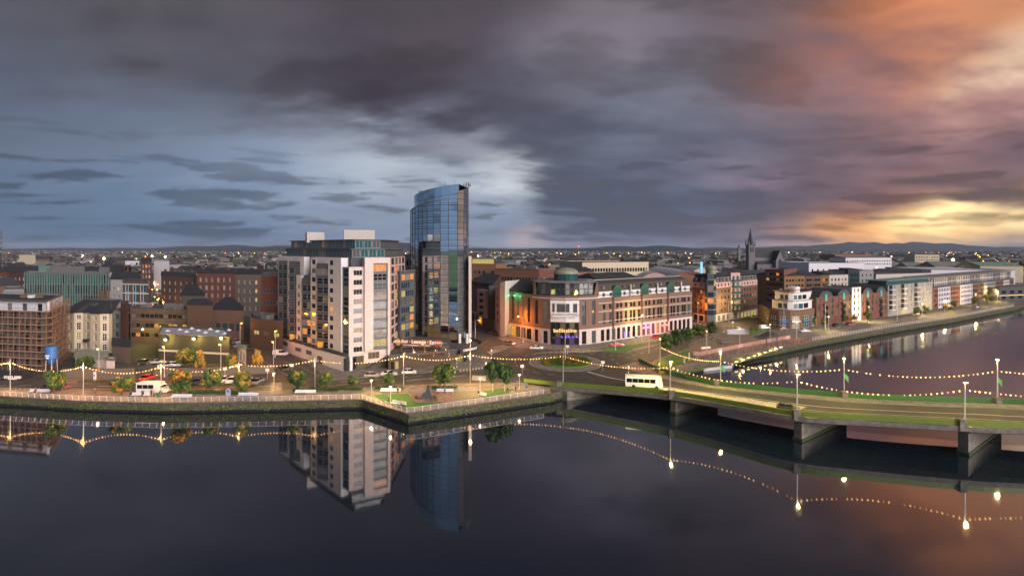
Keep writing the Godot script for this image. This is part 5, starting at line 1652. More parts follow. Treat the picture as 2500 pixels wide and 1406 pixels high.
	for k in 10:
		var f = k / 9.0
		var p = Vector3(-115.51, 7.33, -166).lerp(Vector3(-93.41, 8.99, -161), f)
		var sk = mb()
		var c = Vector3(p.x, 8.0, p.z - (k % 3) * 3.0)
		sk.tri(c + Vector3(-0.6, 0, 0.5), c + Vector3(0, 0.7, 0), c + Vector3(0.6, 0, 0.5)); sk.tri(c + Vector3(0.6, 0, 0.5), c + Vector3(0, 0.7, 0), c + Vector3(0.6, 0, -0.7)); sk.tri(c + Vector3(-0.6, 0, -0.7), c + Vector3(0, 0.7, 0), c + Vector3(-0.6, 0, 0.5))
		var o = part("skylight", sk, M.render_white, t)
		o.position -= t.position
	for q in [Vector3(-110.06, 6.82, -157.6), Vector3(-99.53, 7.53, -155.2), Vector3(-89.53, 8.22, -152.8)]:
		var fl = thing("flood_lamp", "glaring yellow flood lamp on the flat hall's front wall", "flood lamp", "flood lamps of the flat hall", q + Vector3(0, 0, 0.3))
		part("housing", mb().box(Vector3(0, 0.1, -0.12), Vector3(0.7, 0.6, 0.3)), M.steel_dark, fl)
		part("lamp_glass", mb().ball(Vector3(0, 0, 0.2), Vector3(0.42, 0.36, 0.2), 8, 6), M.lamp_flood, fl)
		omni(fl, Vector3(0, -0.1, 0.9), Color(1.0, 0.86, 0.36), 9.0, 0.3)
	var yl = thing("yard_lamp", "greenish yellow wall lamp lighting the yard below the brown office", "wall lamp", "", Vector3(-136.57, 5.9, -183))
	part("bracket", mb().box(Vector3(0, 0.1, -0.3), Vector3(0.2, 0.2, 0.7)), M.steel_dark, yl)
	part("lamp_glass", mb().ball(Vector3.ZERO, Vector3(0.3, 0.25, 0.3), 8, 6), M.lamp_flood, yl)
	omni(yl, Vector3(0, -0.2, 0.5), Color(1.0, 0.9, 0.25), 9.0, 0.2)
	blk("site_cabin", "small pale cabin with sloping roof and glazed front", "cabin", Vector2(-87.19, -157), Vector2(-82.19, -153), 7, {height = 4.6, wall = "render_pale", cols = 2, rows = 1, w = 1.3, h = 2.8, y0 = 0.5, step = 3, frame = "frame_white", lit = 0.0, roof = "pitch", rise = 0.6, roofm = "roof_copper"})
	blk("store_shed", "low stone shed with ribbed grey roof beside the cream house", "shed", Vector2(-127.71, -158), Vector2(-118.62, -154), 16, {height = 5.0, wall = "stone_old", cols = 0, roof = "pitch", rise = 1.4, roofm = "roof_slate"})
	blk("glass_house", "low shed with moss covered glass roof", "shed", Vector2(-133.28, -151), Vector2(-120.44, -147.5), 12, {height = 2.6, wall = "render_pale", cols = 0, roof = "pitch", rise = 1.8, roofm = "copper_dome"})
	blk("white_garage", "small white flat garage at the end of the mossy shed", "garage", Vector2(-119.7, -146), Vector2(-116.36, -145), 6, {height = 3.0, wall = "render_white", cols = 0, roofm = "copper_dome"})
	# car park retaining walls
	for q in [[Vector3(-123.14, 0, -135.7), Vector3(-103.74, 0, -135.7), 2.8, "tall old stone wall below the mossy shed"], [Vector3(-100.2, 0, -138.73), Vector3(-83.96, 0, -139.17), 2.1, "old stone wall between the car park and the parking bays"], [Vector3(-83.96, 0, -139.17), Vector3(-68.7, 0, -142.82), 2.1, "old stone wall running to the side street corner"]]:
		var o = thing("stone_wall", q[3], "wall", "", q[0])
		part("masonry", mb().bar(Vector3(0, q[2] * 0.5, 0), q[1] - q[0] + Vector3(0, q[2] * 0.5, 0), 0.6, q[2]), M.stone_old, o)
		part("capping", mb().bar(Vector3(0, q[2] + 0.05, 0), q[1] - q[0] + Vector3(0, q[2] + 0.05, 0), 0.75, 0.12), M.concrete, o)
	# lit street in the gap
	blk("white_gable_house", "tall white rendered gable end at the lit shopping street", "building", Vector2(-311.31, -430), Vector2(-293.65, -424), 30, {height = 25.0, wall = "render_white", cols = 0, roofm = "roof_pale"})
	blk("red_house", "red brick corner house with arched windows by the white gable", "building", Vector2(-303.58, -405), Vector2(-292.7, -402), 20, {height = 24.5, wall = "brick_red", cols = 3, rows = 5, w = 1.6, h = 2.4, y0 = 3, step = 4.2, frame = "frame_white", lit = 0.25, roof = "pitch", rise = 3, roofm = "roof_slate"})
	blk("pale_theatre", "large pale windowless hall on the far skyline", "hall", Vector2(-717.02, -720), Vector2(-688.41, -715), 40, {height = 26.0, wall = "render_cream", cols = 0, roofm = "roof_flat"})
	blk("lit_hall", "long low hall with a lit window front", "hall", Vector2(-651.64, -640), Vector2(-621.67, -630), 40, {height = 17.5, wall = "render_pale", cols = 6, rows = 1, w = 2.6, h = 4, y0 = 8, step = 5, lit = 0.9})
	blk("dark_barn", "long dark roofed warehouse with white upright windows", "warehouse", Vector2(-348.15, -420), Vector2(-317.34, -412), 30, {height = 15.5, wall = "render_pale", cols = 14, rows = 1, w = 1.2, h = 3, y0 = 8, step = 5, roof = "pitch", rise = 6, roofm = "roof_slate"})
	blk("slate_hall", "dark slate roofed hall with three dormers", "hall", Vector2(-243.47, -300), Vector2(-218.4, -292), 20, {height = 17.0, wall = "render_pale", cols = 6, rows = 2, w = 1.4, h = 1.8, y0 = 6, step = 4.6, roof = "pitch", rise = 4.5, hip = 2, roofm = "roof_slate"})
	blk("mansard_row", "dark mansard terrace with a row of white dormers", "terrace", Vector2(-229.24, -345), Vector2(-199.73, -338), 16, {height = 20.5, wall = "panel_slate", cols = 9, rows = 1, w = 1.6, h = 1.8, y0 = 17, step = 4, frame = "frame_white", lit = 0.2, roof = "pitch", rise = 2.0, hip = 1.5, roofm = "roof_slate"})
	# street of brick houses beyond the scaffolding
	for q in [[-60, 20, 330, 20.0, "brick_red"], [20, 92, 320, 20.5, "brick_dark"], [-50, 60, 450, 19.0, "render_pale"], [200, 246, 360, 19.0, "roof_pale"]]:
		var au = Vector2((q[0] - 1250.0) * q[2] / 1210.0, -q[2])
		var bu = Vector2((q[1] - 1250.0) * (q[2] - 6.0) / 1210.0, -q[2] + 6.0)
		blk("street_terrace", {"brick_red": "red brick terrace behind the grey workshop", "brick_dark": "dark brick terrace behind the green glass block", "render_pale": "pale long hall behind the brick terraces", "roof_pale": "grey clad hall behind the green glass block"}[q[4]], "terrace", au, bu, 18, {height = q[3], wall = q[4], cols = 7, rows = 4, w = 1.3, h = 1.8, y0 = 2.5, step = 4.2, lit = 0.22, roof = "pitch", rise = 3.5, roofm = "roof_slate", chimneys = 2})

func scaffold_house() -> void:
	var t = thing("scaffolded_house", "old building under rebuilding with a white top storey", "building")
	var a = Vector2(-159.59, -149)
	var b = Vector2(-135.9, -144.5)
	var d = (b - a).normalized()
	var n = Vector2(-d.y, d.x)
	var L = a.distance_to(b)
	var b2 = Vector2(-150.5, -166)
	var a2 = Vector2(-179.11, -172)
	var poly = [a, b, b2, a2]
	var low = mb()
	var top = mb()
	for k in 4:
		var p: Vector2 = poly[k]
		var q: Vector2 = poly[(k + 1) % 4]
		var l = p.distance_to(q)
		var w1 = grid(l, 5 if k == 0 else 5, 1.9, 1.8, 3.4, 5, 1.9, 0.8) if k < 2 else []
		for w in w1: w.append("glass_dark" if rng.randf() < 0.8 else "glass_blind")
		wall_face(low, p, q, 0.0, 17.0, w1, 0.25)
		put_windows(t, p, q, w1, "frame_dark", "glass_dark", 0.05, 1, 1, 0.2)
		var w2 = grid(l, 4, 1.9, 17.4, 3, 1, 2.1, 0.8) if k < 2 else []
		wall_face(top, p - n * 0.8 if k == 0 else p, q - n * 0.8 if k == 0 else q, 17.0, 20.2, w2, 0.25)
		put_windows(t, p - n * 0.8 if k == 0 else p, q - n * 0.8 if k == 0 else q, w2, "frame_dark", "glass_brown", 0.0, 1, 1, 0.2)
	part("wall", low, M.stone_old, t)
	part("top_storey", top, M.render_white, t)
	flat_roof(t, poly, 20.6, M.roof_slate, M.stone_old)
	for k in 3: part("roof_pallet", mb().box(v3(a.lerp(b, 0.3 + k * 0.12) - n * 6, 21.0), Vector3(1.4, 0.9, 1.2)), M.render_white if k % 2 else M.timber, t)
	# scaffold: standards, ledgers and boards
	var s = thing("scaffolding", "rusty tube scaffolding with plank lifts wrapped round the old building", "scaffolding")
	var tube_m = mat("scaffold_tube", Color(0.26, 0.16, 0.11), 0.6, null, 1.0, 0.3)
	var plank = mat("scaffold_plank", Color(0.42, 0.25, 0.18), 0.8, streak, 2.0)
	var runs = [[a + n * 0.5, b + n * 0.5 + d * 0.6], [b + d * 0.6 + n * 0.5, b2 + d * 0.8]]
	for ri in 2:
		var p: Vector2 = runs[ri][0]
		var q: Vector2 = runs[ri][1]
		var e = (q - p).normalized()
		var m = Vector2(-e.y, e.x)
		var l = p.distance_to(q)
		var hh = 17.6 if ri == 0 else 19.5
		var k = 0.0
		while k <= l:
			for o in [0.0, 1.3]: part("standard", mb().tube(v3(p + e * k + m * o, 0), v3(p + e * k + m * o, hh), 0.055, 0.055, 5), tube_m, s)
			k += 2.1
		for lift in 9:
			var y = 1.9 + lift * 1.95
			if y > hh: continue
			part("ledger", mb().tube(v3(p + m * 1.3, y + 1.0), v3(q + m * 1.3, y + 1.0), 0.05, 0.05, 5), tube_m, s)
			part("board_lift", mb().bar(v3(p + m * 0.65, y), v3(q + m * 0.65, y), 1.2, 0.08), plank, s)
			part("toe_board", mb().bar(v3(p + m * 1.34, y + 0.14), v3(q + m * 1.34, y + 0.14), 0.04, 0.24), plank, s)
		for k2 in int(l / 6.0):
			part("brace", mb().tube(v3(p + e * (k2 * 6.0) + m * 1.36, 0.5), v3(p + e * minf(k2 * 6.0 + 6.0, l) + m * 1.36, hh - 1.0), 0.05, 0.05, 5), tube_m, s)
	# hoarding with the builder's name
	var ha = Vector3(-146.01, 0, -134.86)
	var hb = Vector3(-133, 0, -134.44)
	var h = thing("black_hoarding", "black site hoarding with white KIRKLAND lettering", "hoarding", "", ha)
	part("board", mb().bar(Vector3(0, 1.3, 0), hb - ha + Vector3(0, 1.3, 0), 0.12, 2.6), M.sign_black, h)
	part("board", mb().bar(hb - ha + Vector3(0, 1.3, 0), Vector3(-133.1, 0, -137.41) - ha + Vector3(0, 1.3, 0), 0.12, 2.6), M.sign_black, h)
	var turn = yaw_of(Vector2(ha.x, ha.z), Vector2(hb.x, hb.z))
	lettering(h, "KIRKLAND", Vector3(-135.6, 0.9, -134.6) - ha + Vector3(0, 0, 0.25), turn, 1.0, M.letter_white, "Droid Sans", "lettering", true)
	lettering(h, "INVESTMENTS", Vector3(-135.6, 0.4, -134.6) - ha + Vector3(0, 0, 0.25), turn, 0.42, M.letter_white)
	part("emblem", mb().lathe(Vector3(-138.49, 0.85, -134.6) - ha + Vector3(0, 0, 0.2), [Vector2(0.72, -0.02), Vector2(0.6, -0.02)], 16), M.letter_white, h).rotation.x = 0.0
	# blue silo
	var sp = Vector3(-132.04, 0, -141.89)
	var si = thing("cement_silo", "blue cement silo with white lettering on splayed legs", "silo", "", sp)
	part("tank", mb().lathe(Vector3.ZERO, [Vector2(0.25, 2.4), Vector2(1.35, 4.4), Vector2(1.35, 7.4), Vector2(1.0, 7.8), Vector2(0.01, 7.9)], 18), M.sign_blue, si)
	part("label", mb().box(Vector3(0, 5.4, 1.36), Vector3(1.2, 0.28, 0.03)).box(Vector3(0, 4.75, 1.3), Vector3(0.7, 0.5, 0.08)), M.letter_white, si)
	for k in 4: part("leg", mb().bar(Vector3(cos(k * PI * 0.5 + 0.78) * 1.3, 0, sin(k * PI * 0.5 + 0.78) * 1.3), Vector3(cos(k * PI * 0.5 + 0.78) * 1.1, 4.5, sin(k * PI * 0.5 + 0.78) * 1.1), 0.14), M.render_pale, si)

func cream_house() -> void:
	var t = thing("cream_house", "tall cream georgian house with two canted bays and a slate roof", "house")
	var a = Vector2(-157.03, -174)
	var b = Vector2(-136.86, -169.5)
	var d = (b - a).normalized()
	var n = Vector2(-d.y, d.x)
	var L = a.distance_to(b)
	var w = mb()
	var line = [a, a + d * L * 0.06 + n * 0.1, a + d * L * 0.12 + n * 1.6, a + d * L * 0.3 + n * 1.6, a + d * L * 0.38 + n * 0.0, a + d * L * 0.58, a + d * L * 0.64 + n * 1.6, a + d * L * 0.84 + n * 1.6, a + d * L * 0.93, b]
	var rows = [[1.0, 2.0], [4.2, 2.5], [7.6, 2.5], [11.2, 1.5]]
	for k in line.size() - 1:
		var p: Vector2 = line[k]
		var q: Vector2 = line[k + 1]
		var l = p.distance_to(q)
		var wins = []
		if l > 1.5:
			for r in rows:
				wins.append([l * 0.5 - 0.6, r[0], l * 0.5 + 0.6, r[0] + r[1], "lit_olive" if r[0] == 4.2 and k in [2, 3] else "glass_dark"])
		wall_face(w, p, q, 0.0, 13.6, wins, 0.25)
		put_windows(t, p, q, wins, "frame_white", "glass_dark", 0.1, 2, 3, 0.2)
	var bk = (a + b).normalized() * 13
	var back = [b, b + bk, a + bk, a]
	for k in 3: wall_face(w, back[k], back[k + 1], 0.0, 13.6)
	part("wall", w, M.render_cream, t)
	var r = mb()
	var ra = a + d * 2.0 - n * 4.5
	var rb = b - d * 6.5 - n * 4.5
	for k in line.size() - 1:
		var f0: float = clampf((line[k] - a).dot(d) / L, 0, 1)
		var f1: float = clampf((line[k + 1] - a).dot(d) / L, 0, 1)
		r.quad(v3(line[k] + n * 0.3, 13.5), v3(ra.lerp(rb, f0), 17.4), v3(ra.lerp(rb, f1), 17.4), v3(line[k + 1] + n * 0.3, 13.5))
	r.quad(v3(b + n * 0.3 + d * 0.3, 13.5), v3(rb, 17.4), v3(rb - n * 4, 17.4), v3(b + bk, 13.5))
	r.quad(v3(a + bk, 13.5), v3(ra - n * 4, 17.4), v3(ra, 17.4), v3(a + n * 0.3 - d * 0.3, 13.5))
	part("roof", r, M.roof_slate, t)
	part("roof_flat", mb().sheet([ra, rb, rb - n * 4, ra - n * 4], 17.45), M.roof_pale, t)
	part("roof_window", mb().box(v3(a.lerp(b, 0.47) - n * 2.6, 16.0), Vector3(2.2, 1.2, 1.4), yaw_of(a, b)), M.glass_grey, t)
	for f in [0.3, 0.42]: part("chimney", mb().box(v3(a.lerp(b, f) - n * 7.5, 19.0), Vector3(0.9, 3.2, 0.9), yaw_of(a, b)), M.brick_brown, t)
	part("balcony", mb().box(v3(a.lerp(b, 0.48) + n * 0.5, 4.0), Vector3(1.8, 0.9, 0.9), yaw_of(a, b)), M.steel_dark, t)

func right_town() -> void:
	# behind the apartment block
	var t = blk("white_flats", "white flats with paired slot windows behind the pink block", "building", Vector2(-50.82, -199), Vector2(-39.85, -196), 14, {height = 33.0, wall = "render_white", cols = 6, rows = 8, w = 0.75, h = 2.0, y0 = 6, step = 3.3, frame = "frame_dark", lit = 0.05, nx = 1})
	part("stair_tower", mb().prism([Vector2(-52.18, -205), Vector2(-46.64, -203), Vector2(-48.71, -212), Vector2(-54.47, -214)], 32.6, 38.6), M.render_white, t)
	for c in t.get_children():
		if c.name.begins_with("stair_tower"): c.position = -t.position
	t = blk("dark_link", "narrow dark glass flats with orange lit rooms beside the pink block", "building", Vector2(-40.99, -167), Vector2(-37.48, -165.5), 9, {height = 28.2, wall = "panel_slate", cols = 1, side = 3, rows = 8, w = 2.4, h = 2.1, y0 = 5.4, step = 2.8, frame = "frame_grey", glass = "glass_blue", lit = 0.4})
	t = blk("dark_link", "recessed dark glass stair between the white flats and the tower", "building", Vector2(-41.66, -186), Vector2(-37.56, -184), 9, {height = 24.5, wall = "panel_slate", cols = 1, side = 3, rows = 8, w = 3.0, h = 2.4, y0 = 3, step = 2.6, frame = "frame_dark", glass = "glass_blue", lit = 0.0})
	# brick blocks behind the hotel
	t = blk("orange_flats", "orange brick flats with a lit glass top storey", "building", Vector2(-23.89, -292), Vector2(-9.25, -287), 18, {height = 26.6, wall = "brick_orange", cols = 5, rows = 5, w = 1.5, h = 1.8, y0 = 4, step = 4.2, frame = "frame_dark", glass = "glass_blue", lit = 0.05})
	var o = part("top_storey", mb().prism([Vector2(-23.57, -294), Vector2(-10.51, -289), Vector2(-10.91, -300), Vector2(-24.45, -305)], 26.2, 29.4), M.lit_pale, t)
	o.position = -t.position
	o = part("roof_slab", mb().prism([Vector2(-23.89, -292), Vector2(-9, -286.5), Vector2(-9.27, -303), Vector2(-25.2, -308)], 29.4, 30.0, true, true), M.roof_pale, t)
	o.position = -t.position
	blk("red_offices", "red brick offices with a folded front behind the hotel", "office building", Vector2(-10, -275), Vector2(14.07, -262), 22, {height = 24.6, wall = "brick_orange", cols = 14, rows = 4, w = 1.2, h = 1.9, y0 = 5, step = 4.4, frame = "frame_dark", lit = 0.06, plant = 4})
	blk("red_offices", "deep red brick office wing with a few lit windows behind the dome", "office building", Vector2(14.29, -262), Vector2(32.37, -272), 20, {height = 24.4, wall = "brick_red", cols = 11, rows = 4, w = 1.2, h = 1.9, y0 = 5, step = 4.4, frame = "frame_dark", lit = 0.22})
	blk("red_offices", "orange brick office end with pitched roof behind the dome", "office building", Vector2(30.76, -282), Vector2(48.41, -290), 20, {height = 22.2, wall = "brick_orange", cols = 5, rows = 3, w = 2, h = 1.9, y0 = 6, step = 5, frame = "frame_dark", lit = 0.2, roof = "pitch", rise = 2.4, roofm = "roof_slate"})
	blk("cream_warehouse", "long cream flat roofed store with small dark windows", "warehouse", Vector2(47.62, -335), Vector2(96.61, -350), 40, {height = 26.2, wall = "render_cream", cols = 24, rows = 1, w = 1.6, h = 2.6, y0 = 19.5, step = 5, frame = "frame_dark", lit = 0.0, roofm = "roof_flat"})
	blk("slate_hall", "low hall with a dark slate roof behind the shop wing", "hall", Vector2(45.9, -262), Vector2(74.05, -280), 24, {height = 18.5, wall = "render_pale", cols = 0, roof = "pitch", rise = 3.6, hip = 3, roofm = "roof_slate"})
	for q in [[1480, 1560, 300, 0], [1565, 1640, 330, 1], [1600, 1690, 390, 2], [1640, 1730, 345, 3], [1690, 1760, 420, 4]]:
		var au = Vector2((q[0] - 1250.0) * q[2] / 1210.0, -float(q[2]))
		var bu = Vector2((q[1] - 1250.0) * q[2] / 1210.0, -float(q[2]))
		var mid = (au + bu) * 0.5
		var m = thing("shopping_hall", ["white barrel roofed mall hall behind the shop wing", "low arched mall roof with a pink end wall", "wide white mall roof below the church houses", "brick ended arched hall of the mall", "pale mall roof beside the teal mast"][q[3]], "hall", "", v3(mid, 0))
		var hw = (bu.x - au.x) * 0.5
		var b = mb()
		var rf = mb()
		var y0 = 15.5
		b.prism([Vector2(-hw, 0), Vector2(hw, 0), Vector2(hw, -40), Vector2(-hw, -40)], 0.0, y0)
		for k in 10:
			var x0 = -hw + 2 * hw * k / 10.0
			var x1 = -hw + 2 * hw * (k + 1) / 10.0
			var f = func(x: float) -> float: return y0 + 4.2 * (1.0 - pow(x / hw, 2.0))
			rf.quad(Vector3(x0, f.call(x0), 0.5), Vector3(x0, f.call(x0), -40), Vector3(x1, f.call(x1), -40), Vector3(x1, f.call(x1), 0.5))
			b.quad(Vector3(x0, y0, 0), Vector3(x0, f.call(x0), 0), Vector3(x1, f.call(x1), 0), Vector3(x1, y0, 0))
		part("wall", b, [M.render_pale, M.render_rose, M.render_white, M.brick_orange, M.render_pale][q[3]], m)
		part("roof", rf, M.roof_membrane, m)
	var mast = thing("teal_light_mast", "slim glowing teal light column on the mall roof", "light column", "", Vector3(115.56, 20.28, -302))
	part("light_column", mb().box(Vector3(0, 3.6, 0), Vector3(1.3, 7.2, 1.0)), M.teal_light, mast)
	part("base", mb().box(Vector3(0, -1.2, 0), Vector3(5.5, 2.4, 3.0)), M.panel_slate, mast)
	brick_flats()
	round_building()
	quay_houses()
	church()
	# brick blocks up the street
	t = blk("street_flats", "dark red brick flats with an arched top up the street", "apartment block", Vector2(153.22, -300), Vector2(160.48, -292), 22, {height = 23.2, wall = "brick_red", cols = 5, rows = 6, w = 1.6, h = 1.6, y0 = 4, step = 3.1, frame = "frame_dark", lit = 0.1})
	blk("street_flats", "ochre brick flats with a slate mansard up the street", "apartment block", Vector2(160.72, -292), Vector2(175.75, -297), 22, {height = 19.4, wall = "ochre", cols = 6, rows = 5, w = 1.5, h = 1.5, y0 = 3.5, step = 3.1, frame = "frame_dark", lit = 0.12, roof = "pitch", rise = 2.6, hip = 2, roofm = "roof_slate"})
	blk("street_flats", "brown brick flats with dark windows up the street", "apartment block", Vector2(175.99, -297), Vector2(187.44, -300), 22, {height = 19.2, wall = "brick_brown", cols = 5, rows = 5, w = 1.6, h = 1.5, y0 = 3.5, step = 3.1, frame = "frame_dark", lit = 0.1, roof = "pitch", rise = 2.6, hip = 2, roofm = "roof_slate"})
	blk("street_flats", "white and brick corner flats with slate attic up the street", "apartment block", Vector2(192.4, -300), Vector2(207.88, -306), 20, {height = 19.6, wall = "render_pale", cols = 5, rows = 5, w = 1.3, h = 1.5, y0 = 3.5, step = 3.1, frame = "frame_dark", lit = 0.12, roof = "pitch", rise = 2.0, hip = 2, roofm = "roof_slate"})
	blk("street_flats", "ochre brick end bay beside the white corner flats", "apartment block", Vector2(187.44, -300), Vector2(192.4, -300), 20, {height = 19.4, wall = "ochre", cols = 2, rows = 5, w = 1.3, h = 1.5, y0 = 3.5, step = 3.1, frame = "frame_dark", lit = 0.1})
	blk("grey_flats", "dark grey modern flats with teal glazed corner", "apartment block", Vector2(216.03, -318), Vector2(221.98, -316), 20, {height = 22.4, wall = "panel_slate", cols = 2, rows = 5, w = 2.2, h = 2, y0 = 4, step = 3.4, frame = "frame_dark", glass = "glass_teal", lit = 0.15})
	blk("grey_flats", "mid grey modern flats with small windows beside the dark ones", "apartment block", Vector2(221.98, -316), Vector2(235.25, -322), 20, {height = 21.4, wall = "render_grey", cols = 3, rows = 5, w = 1.3, h = 1.5, y0 = 4, step = 3.4, frame = "frame_dark", lit = 0.15})
	blk("white_depot", "long white streaked depot with grey end on the hill side", "warehouse", Vector2(264, -440), Vector2(319.15, -448), 40, {height = 22.6, wall = "render_white", cols = 10, rows = 1, w = 1.8, h = 2, y0 = 15, step = 4, frame = "frame_dark", lit = 0.0})
	blk("white_school", "long white two storey school with many windows", "school", Vector2(431.6, -640), Vector2(498.51, -650), 26, {height = 23.0, wall = "render_white", cols = 18, rows = 2, w = 1.8, h = 2, y0 = 14, step = 4, frame = "frame_dark", lit = 0.05, roof = "pitch", rise = 2.0, roofm = "roof_pale"})
	blk("red_row", "red brick cottage row with a black slate roof and dormers", "terrace", Vector2(319.83, -430), Vector2(349.19, -420), 12, {height = 13.5, wall = "brick_red", cols = 10, rows = 2, w = 1.3, h = 1.6, y0 = 6, step = 3.6, lit = 0.15, roof = "pitch", rise = 4.4, roofm = "roof_slate"})
	blk("white_shed", "broad white roofed supermarket behind the quay flats", "warehouse", Vector2(372.73, -440), Vector2(437.11, -430), 60, {height = 16.6, wall = "render_white", cols = 0, roofm = "roof_membrane"})
	blk("green_shed", "long shed with green roof and wall lamps", "warehouse", Vector2(492.07, -520), Vector2(526.86, -510), 40, {height = 17.0, wall = "render_cream", cols = 0, roof = "pitch", rise = 4, roofm = "roof_copper"})
	blk("brick_hospital", "pale brick hospital block on the ridge", "building", Vector2(587.6, -900), Vector2(654.44, -905), 40, {height = 24.0, wall = "brick_orange", cols = 14, rows = 2, w = 3, h = 2.4, y0 = 14, step = 4.4, lit = 0.3})
	blk("gable_factory", "pale gabled works with a lamp over its yard", "factory", Vector2(479.01, -560), Vector2(510.05, -555), 30, {height = 15.0, wall = "render_pale", cols = 8, rows = 1, w = 2, h = 1.6, y0 = 9, step = 4, lit = 0.1, roof = "pitch", rise = 5.5, roofm = "roof_pale"})
	blk("gable_factory", "arched grey sports hall among the trees", "hall", Vector2(480.99, -600), Vector2(500.15, -598), 26, {height = 12.0, wall = "render_grey", cols = 0, roof = "pitch", rise = 6.5, roofm = "roof_pale"})
	blk("pale_flats", "pale flat roofed apartments on the ridge", "apartment block", Vector2(667.52, -820), Vector2(703.86, -815), 26, {height = 25.0, wall = "render_cream", cols = 9, rows = 2, w = 2, h = 2, y0 = 15, step = 4.5, lit = 0.3})
	blk("dark_offices", "dark glass offices on the dock edge with a lit yellow strip", "office building", Vector2(329.46, -335), Vector2(392.73, -352), 18, {height = 9.0, wall = "panel_slate", cols = 8, rows = 2, w = 4.0, h = 2.2, y0 = 1.2, step = 3.6, frame = "frame_dark", glass = "glass_dark", lit = 0.05, bands = [[3.6, 0.35]], band_m = "sign_yellow"})

func brick_flats() -> void:
	var t = thing("brick_flats", "six storey brick flats with glazed domed corner and rosy attic", "apartment block")
	var pts = [Vector2(90.39, -248), Vector2(93.42, -240), Vector2(94.02, -238), Vector2(97.17, -238), Vector2(98.98, -240), Vector2(110.1, -249), Vector2(116.21, -252), Vector2(130.91, -264)]
	var fl = 3.05
	for k in pts.size() - 1:
		var a: Vector2 = pts[k]
		var b: Vector2 = pts[k + 1]
		var L = a.distance_to(b)
		if k in [1, 2, 3]:
			var wins = []
			for r in 7: wins.append([0.08, 3.6 + r * 2.9, L - 0.08, 3.6 + r * 2.9 + 2.3])
			var gw = mb()
			wall_face(gw, a, b, 0.0, 23.6, wins, 0.05)
			part("corner_frame", gw, M.panel_grey, t)
			put_windows(t, a, b, wins, "frame_dark", "glass_blue", 0.12, 2, 1, 0.03)
			continue
		var n = maxi(2, int(L / 2.9))
		var wins = grid(L, n, 1.1, 4.6, fl, 4, 1.5, 0.6) if k != 5 else grid(L, 2, 1.6, 4.2, fl, 6, 2.3, 0.4)
		var top = 16.4 if k != 5 else 23.4
		var wall = mb()
		wall_face(wall, a, b, 3.6, top, wins, 0.2)
		part("wall", wall, M.render_rose if k == 5 else M.brick_brown, t)
		put_windows(t, a, b, wins, "frame_dark", "glass_brown" if k != 5 else "glass_teal", 0.08, 1, 1, 0.15)
		if k != 5:
			var aw = grid(L, n, 1.0, 17.0, fl, 1, 1.4, 0.6)
			var attic = mb()
			wall_face(attic, a, b, 16.4, 19.2, aw, 0.15)
			part("attic_wall", attic, M.render_rose, t)
			put_windows(t, a, b, aw, "frame_dark", "glass_dark", 0.06, 1, 1, 0.1)
			var d = (b - a).normalized()
			var nn = Vector2(-d.y, d.x)
			var rf = mb()
			rf.quad(v3(a, 19.2), v3(a - nn * 1.8, 22.6), v3(b - nn * 1.8, 22.6), v3(b, 19.2))
			rf.quad(v3(a - nn * 1.8, 22.6), v3(a - nn * 8, 23.2), v3(b - nn * 8, 23.2), v3(b - nn * 1.8, 22.6))
			part("mansard", rf, M.roof_slate, t)
			for q in n:
				var p = a.lerp(b, (q + 0.5) / n) - nn * 0.7
				part("dormer", mb().box(v3(p, 20.6), Vector3(1.2, 1.7, 1.2), yaw_of(a, b)), M.render_pale, t)
				part("dormer_window", mb().box(v3(p + nn * 0.63, 20.6), Vector3(0.8, 1.2, 0.05), yaw_of(a, b)), M.glass_dark, t)
		else:
			for r in 6: part("balcony", mb().box(v3(a.lerp(b, 0.5) + Vector2(0.4, 0.9), 4.3 + r * fl), Vector3(L * 0.9, 0.9, 1.2), yaw_of(a, b)), M.glass_green, t)
		var sw = grid(L, maxi(1, int(L / 3.6)), 2.8, 0.3, 1, 1, 2.7, 0.5)
		for q in sw: q.append("glass_brown" if k < 2 else ("lit_pale" if k > 5 else "glass_blind"))
		var base = mb()
		wall_face(base, a, b, 0.0, 3.6, sw, 0.25)
		part("base", base, M.render_white_rosy, t)
		put_windows(t, a, b, sw, "frame_dark", "glass_brown", 0.2, 2, 1, 0.2, "shop_window")
	var c = Vector3(97.2, 19, -242)
	part("dome", mb().lathe(Vector3(c.x, 0, c.z), [Vector2(2.4, 22.0), Vector2(2.4, 25.6), Vector2(2.9, 25.8), Vector2(2.4, 26.8), Vector2(1.3, 27.5), Vector2(0.01, 27.8)], 16), M.copper_dome, t)
	part("roof", mb().sheet([pts[0], pts[1], pts[2], pts[3], pts[4], pts[5], pts[6], pts[7], pts[7] + Vector2(-6, -22), pts[4] + Vector2(2, -24), pts[0] + Vector2(2, -20)], 22.4), M.roof_flat, t)
	var side = mb()
	wall_face(side, pts[7], pts[7] + Vector2(-6, -22), 0.0, 19.2)
	part("side_wall", side, M.brick_brown, t)

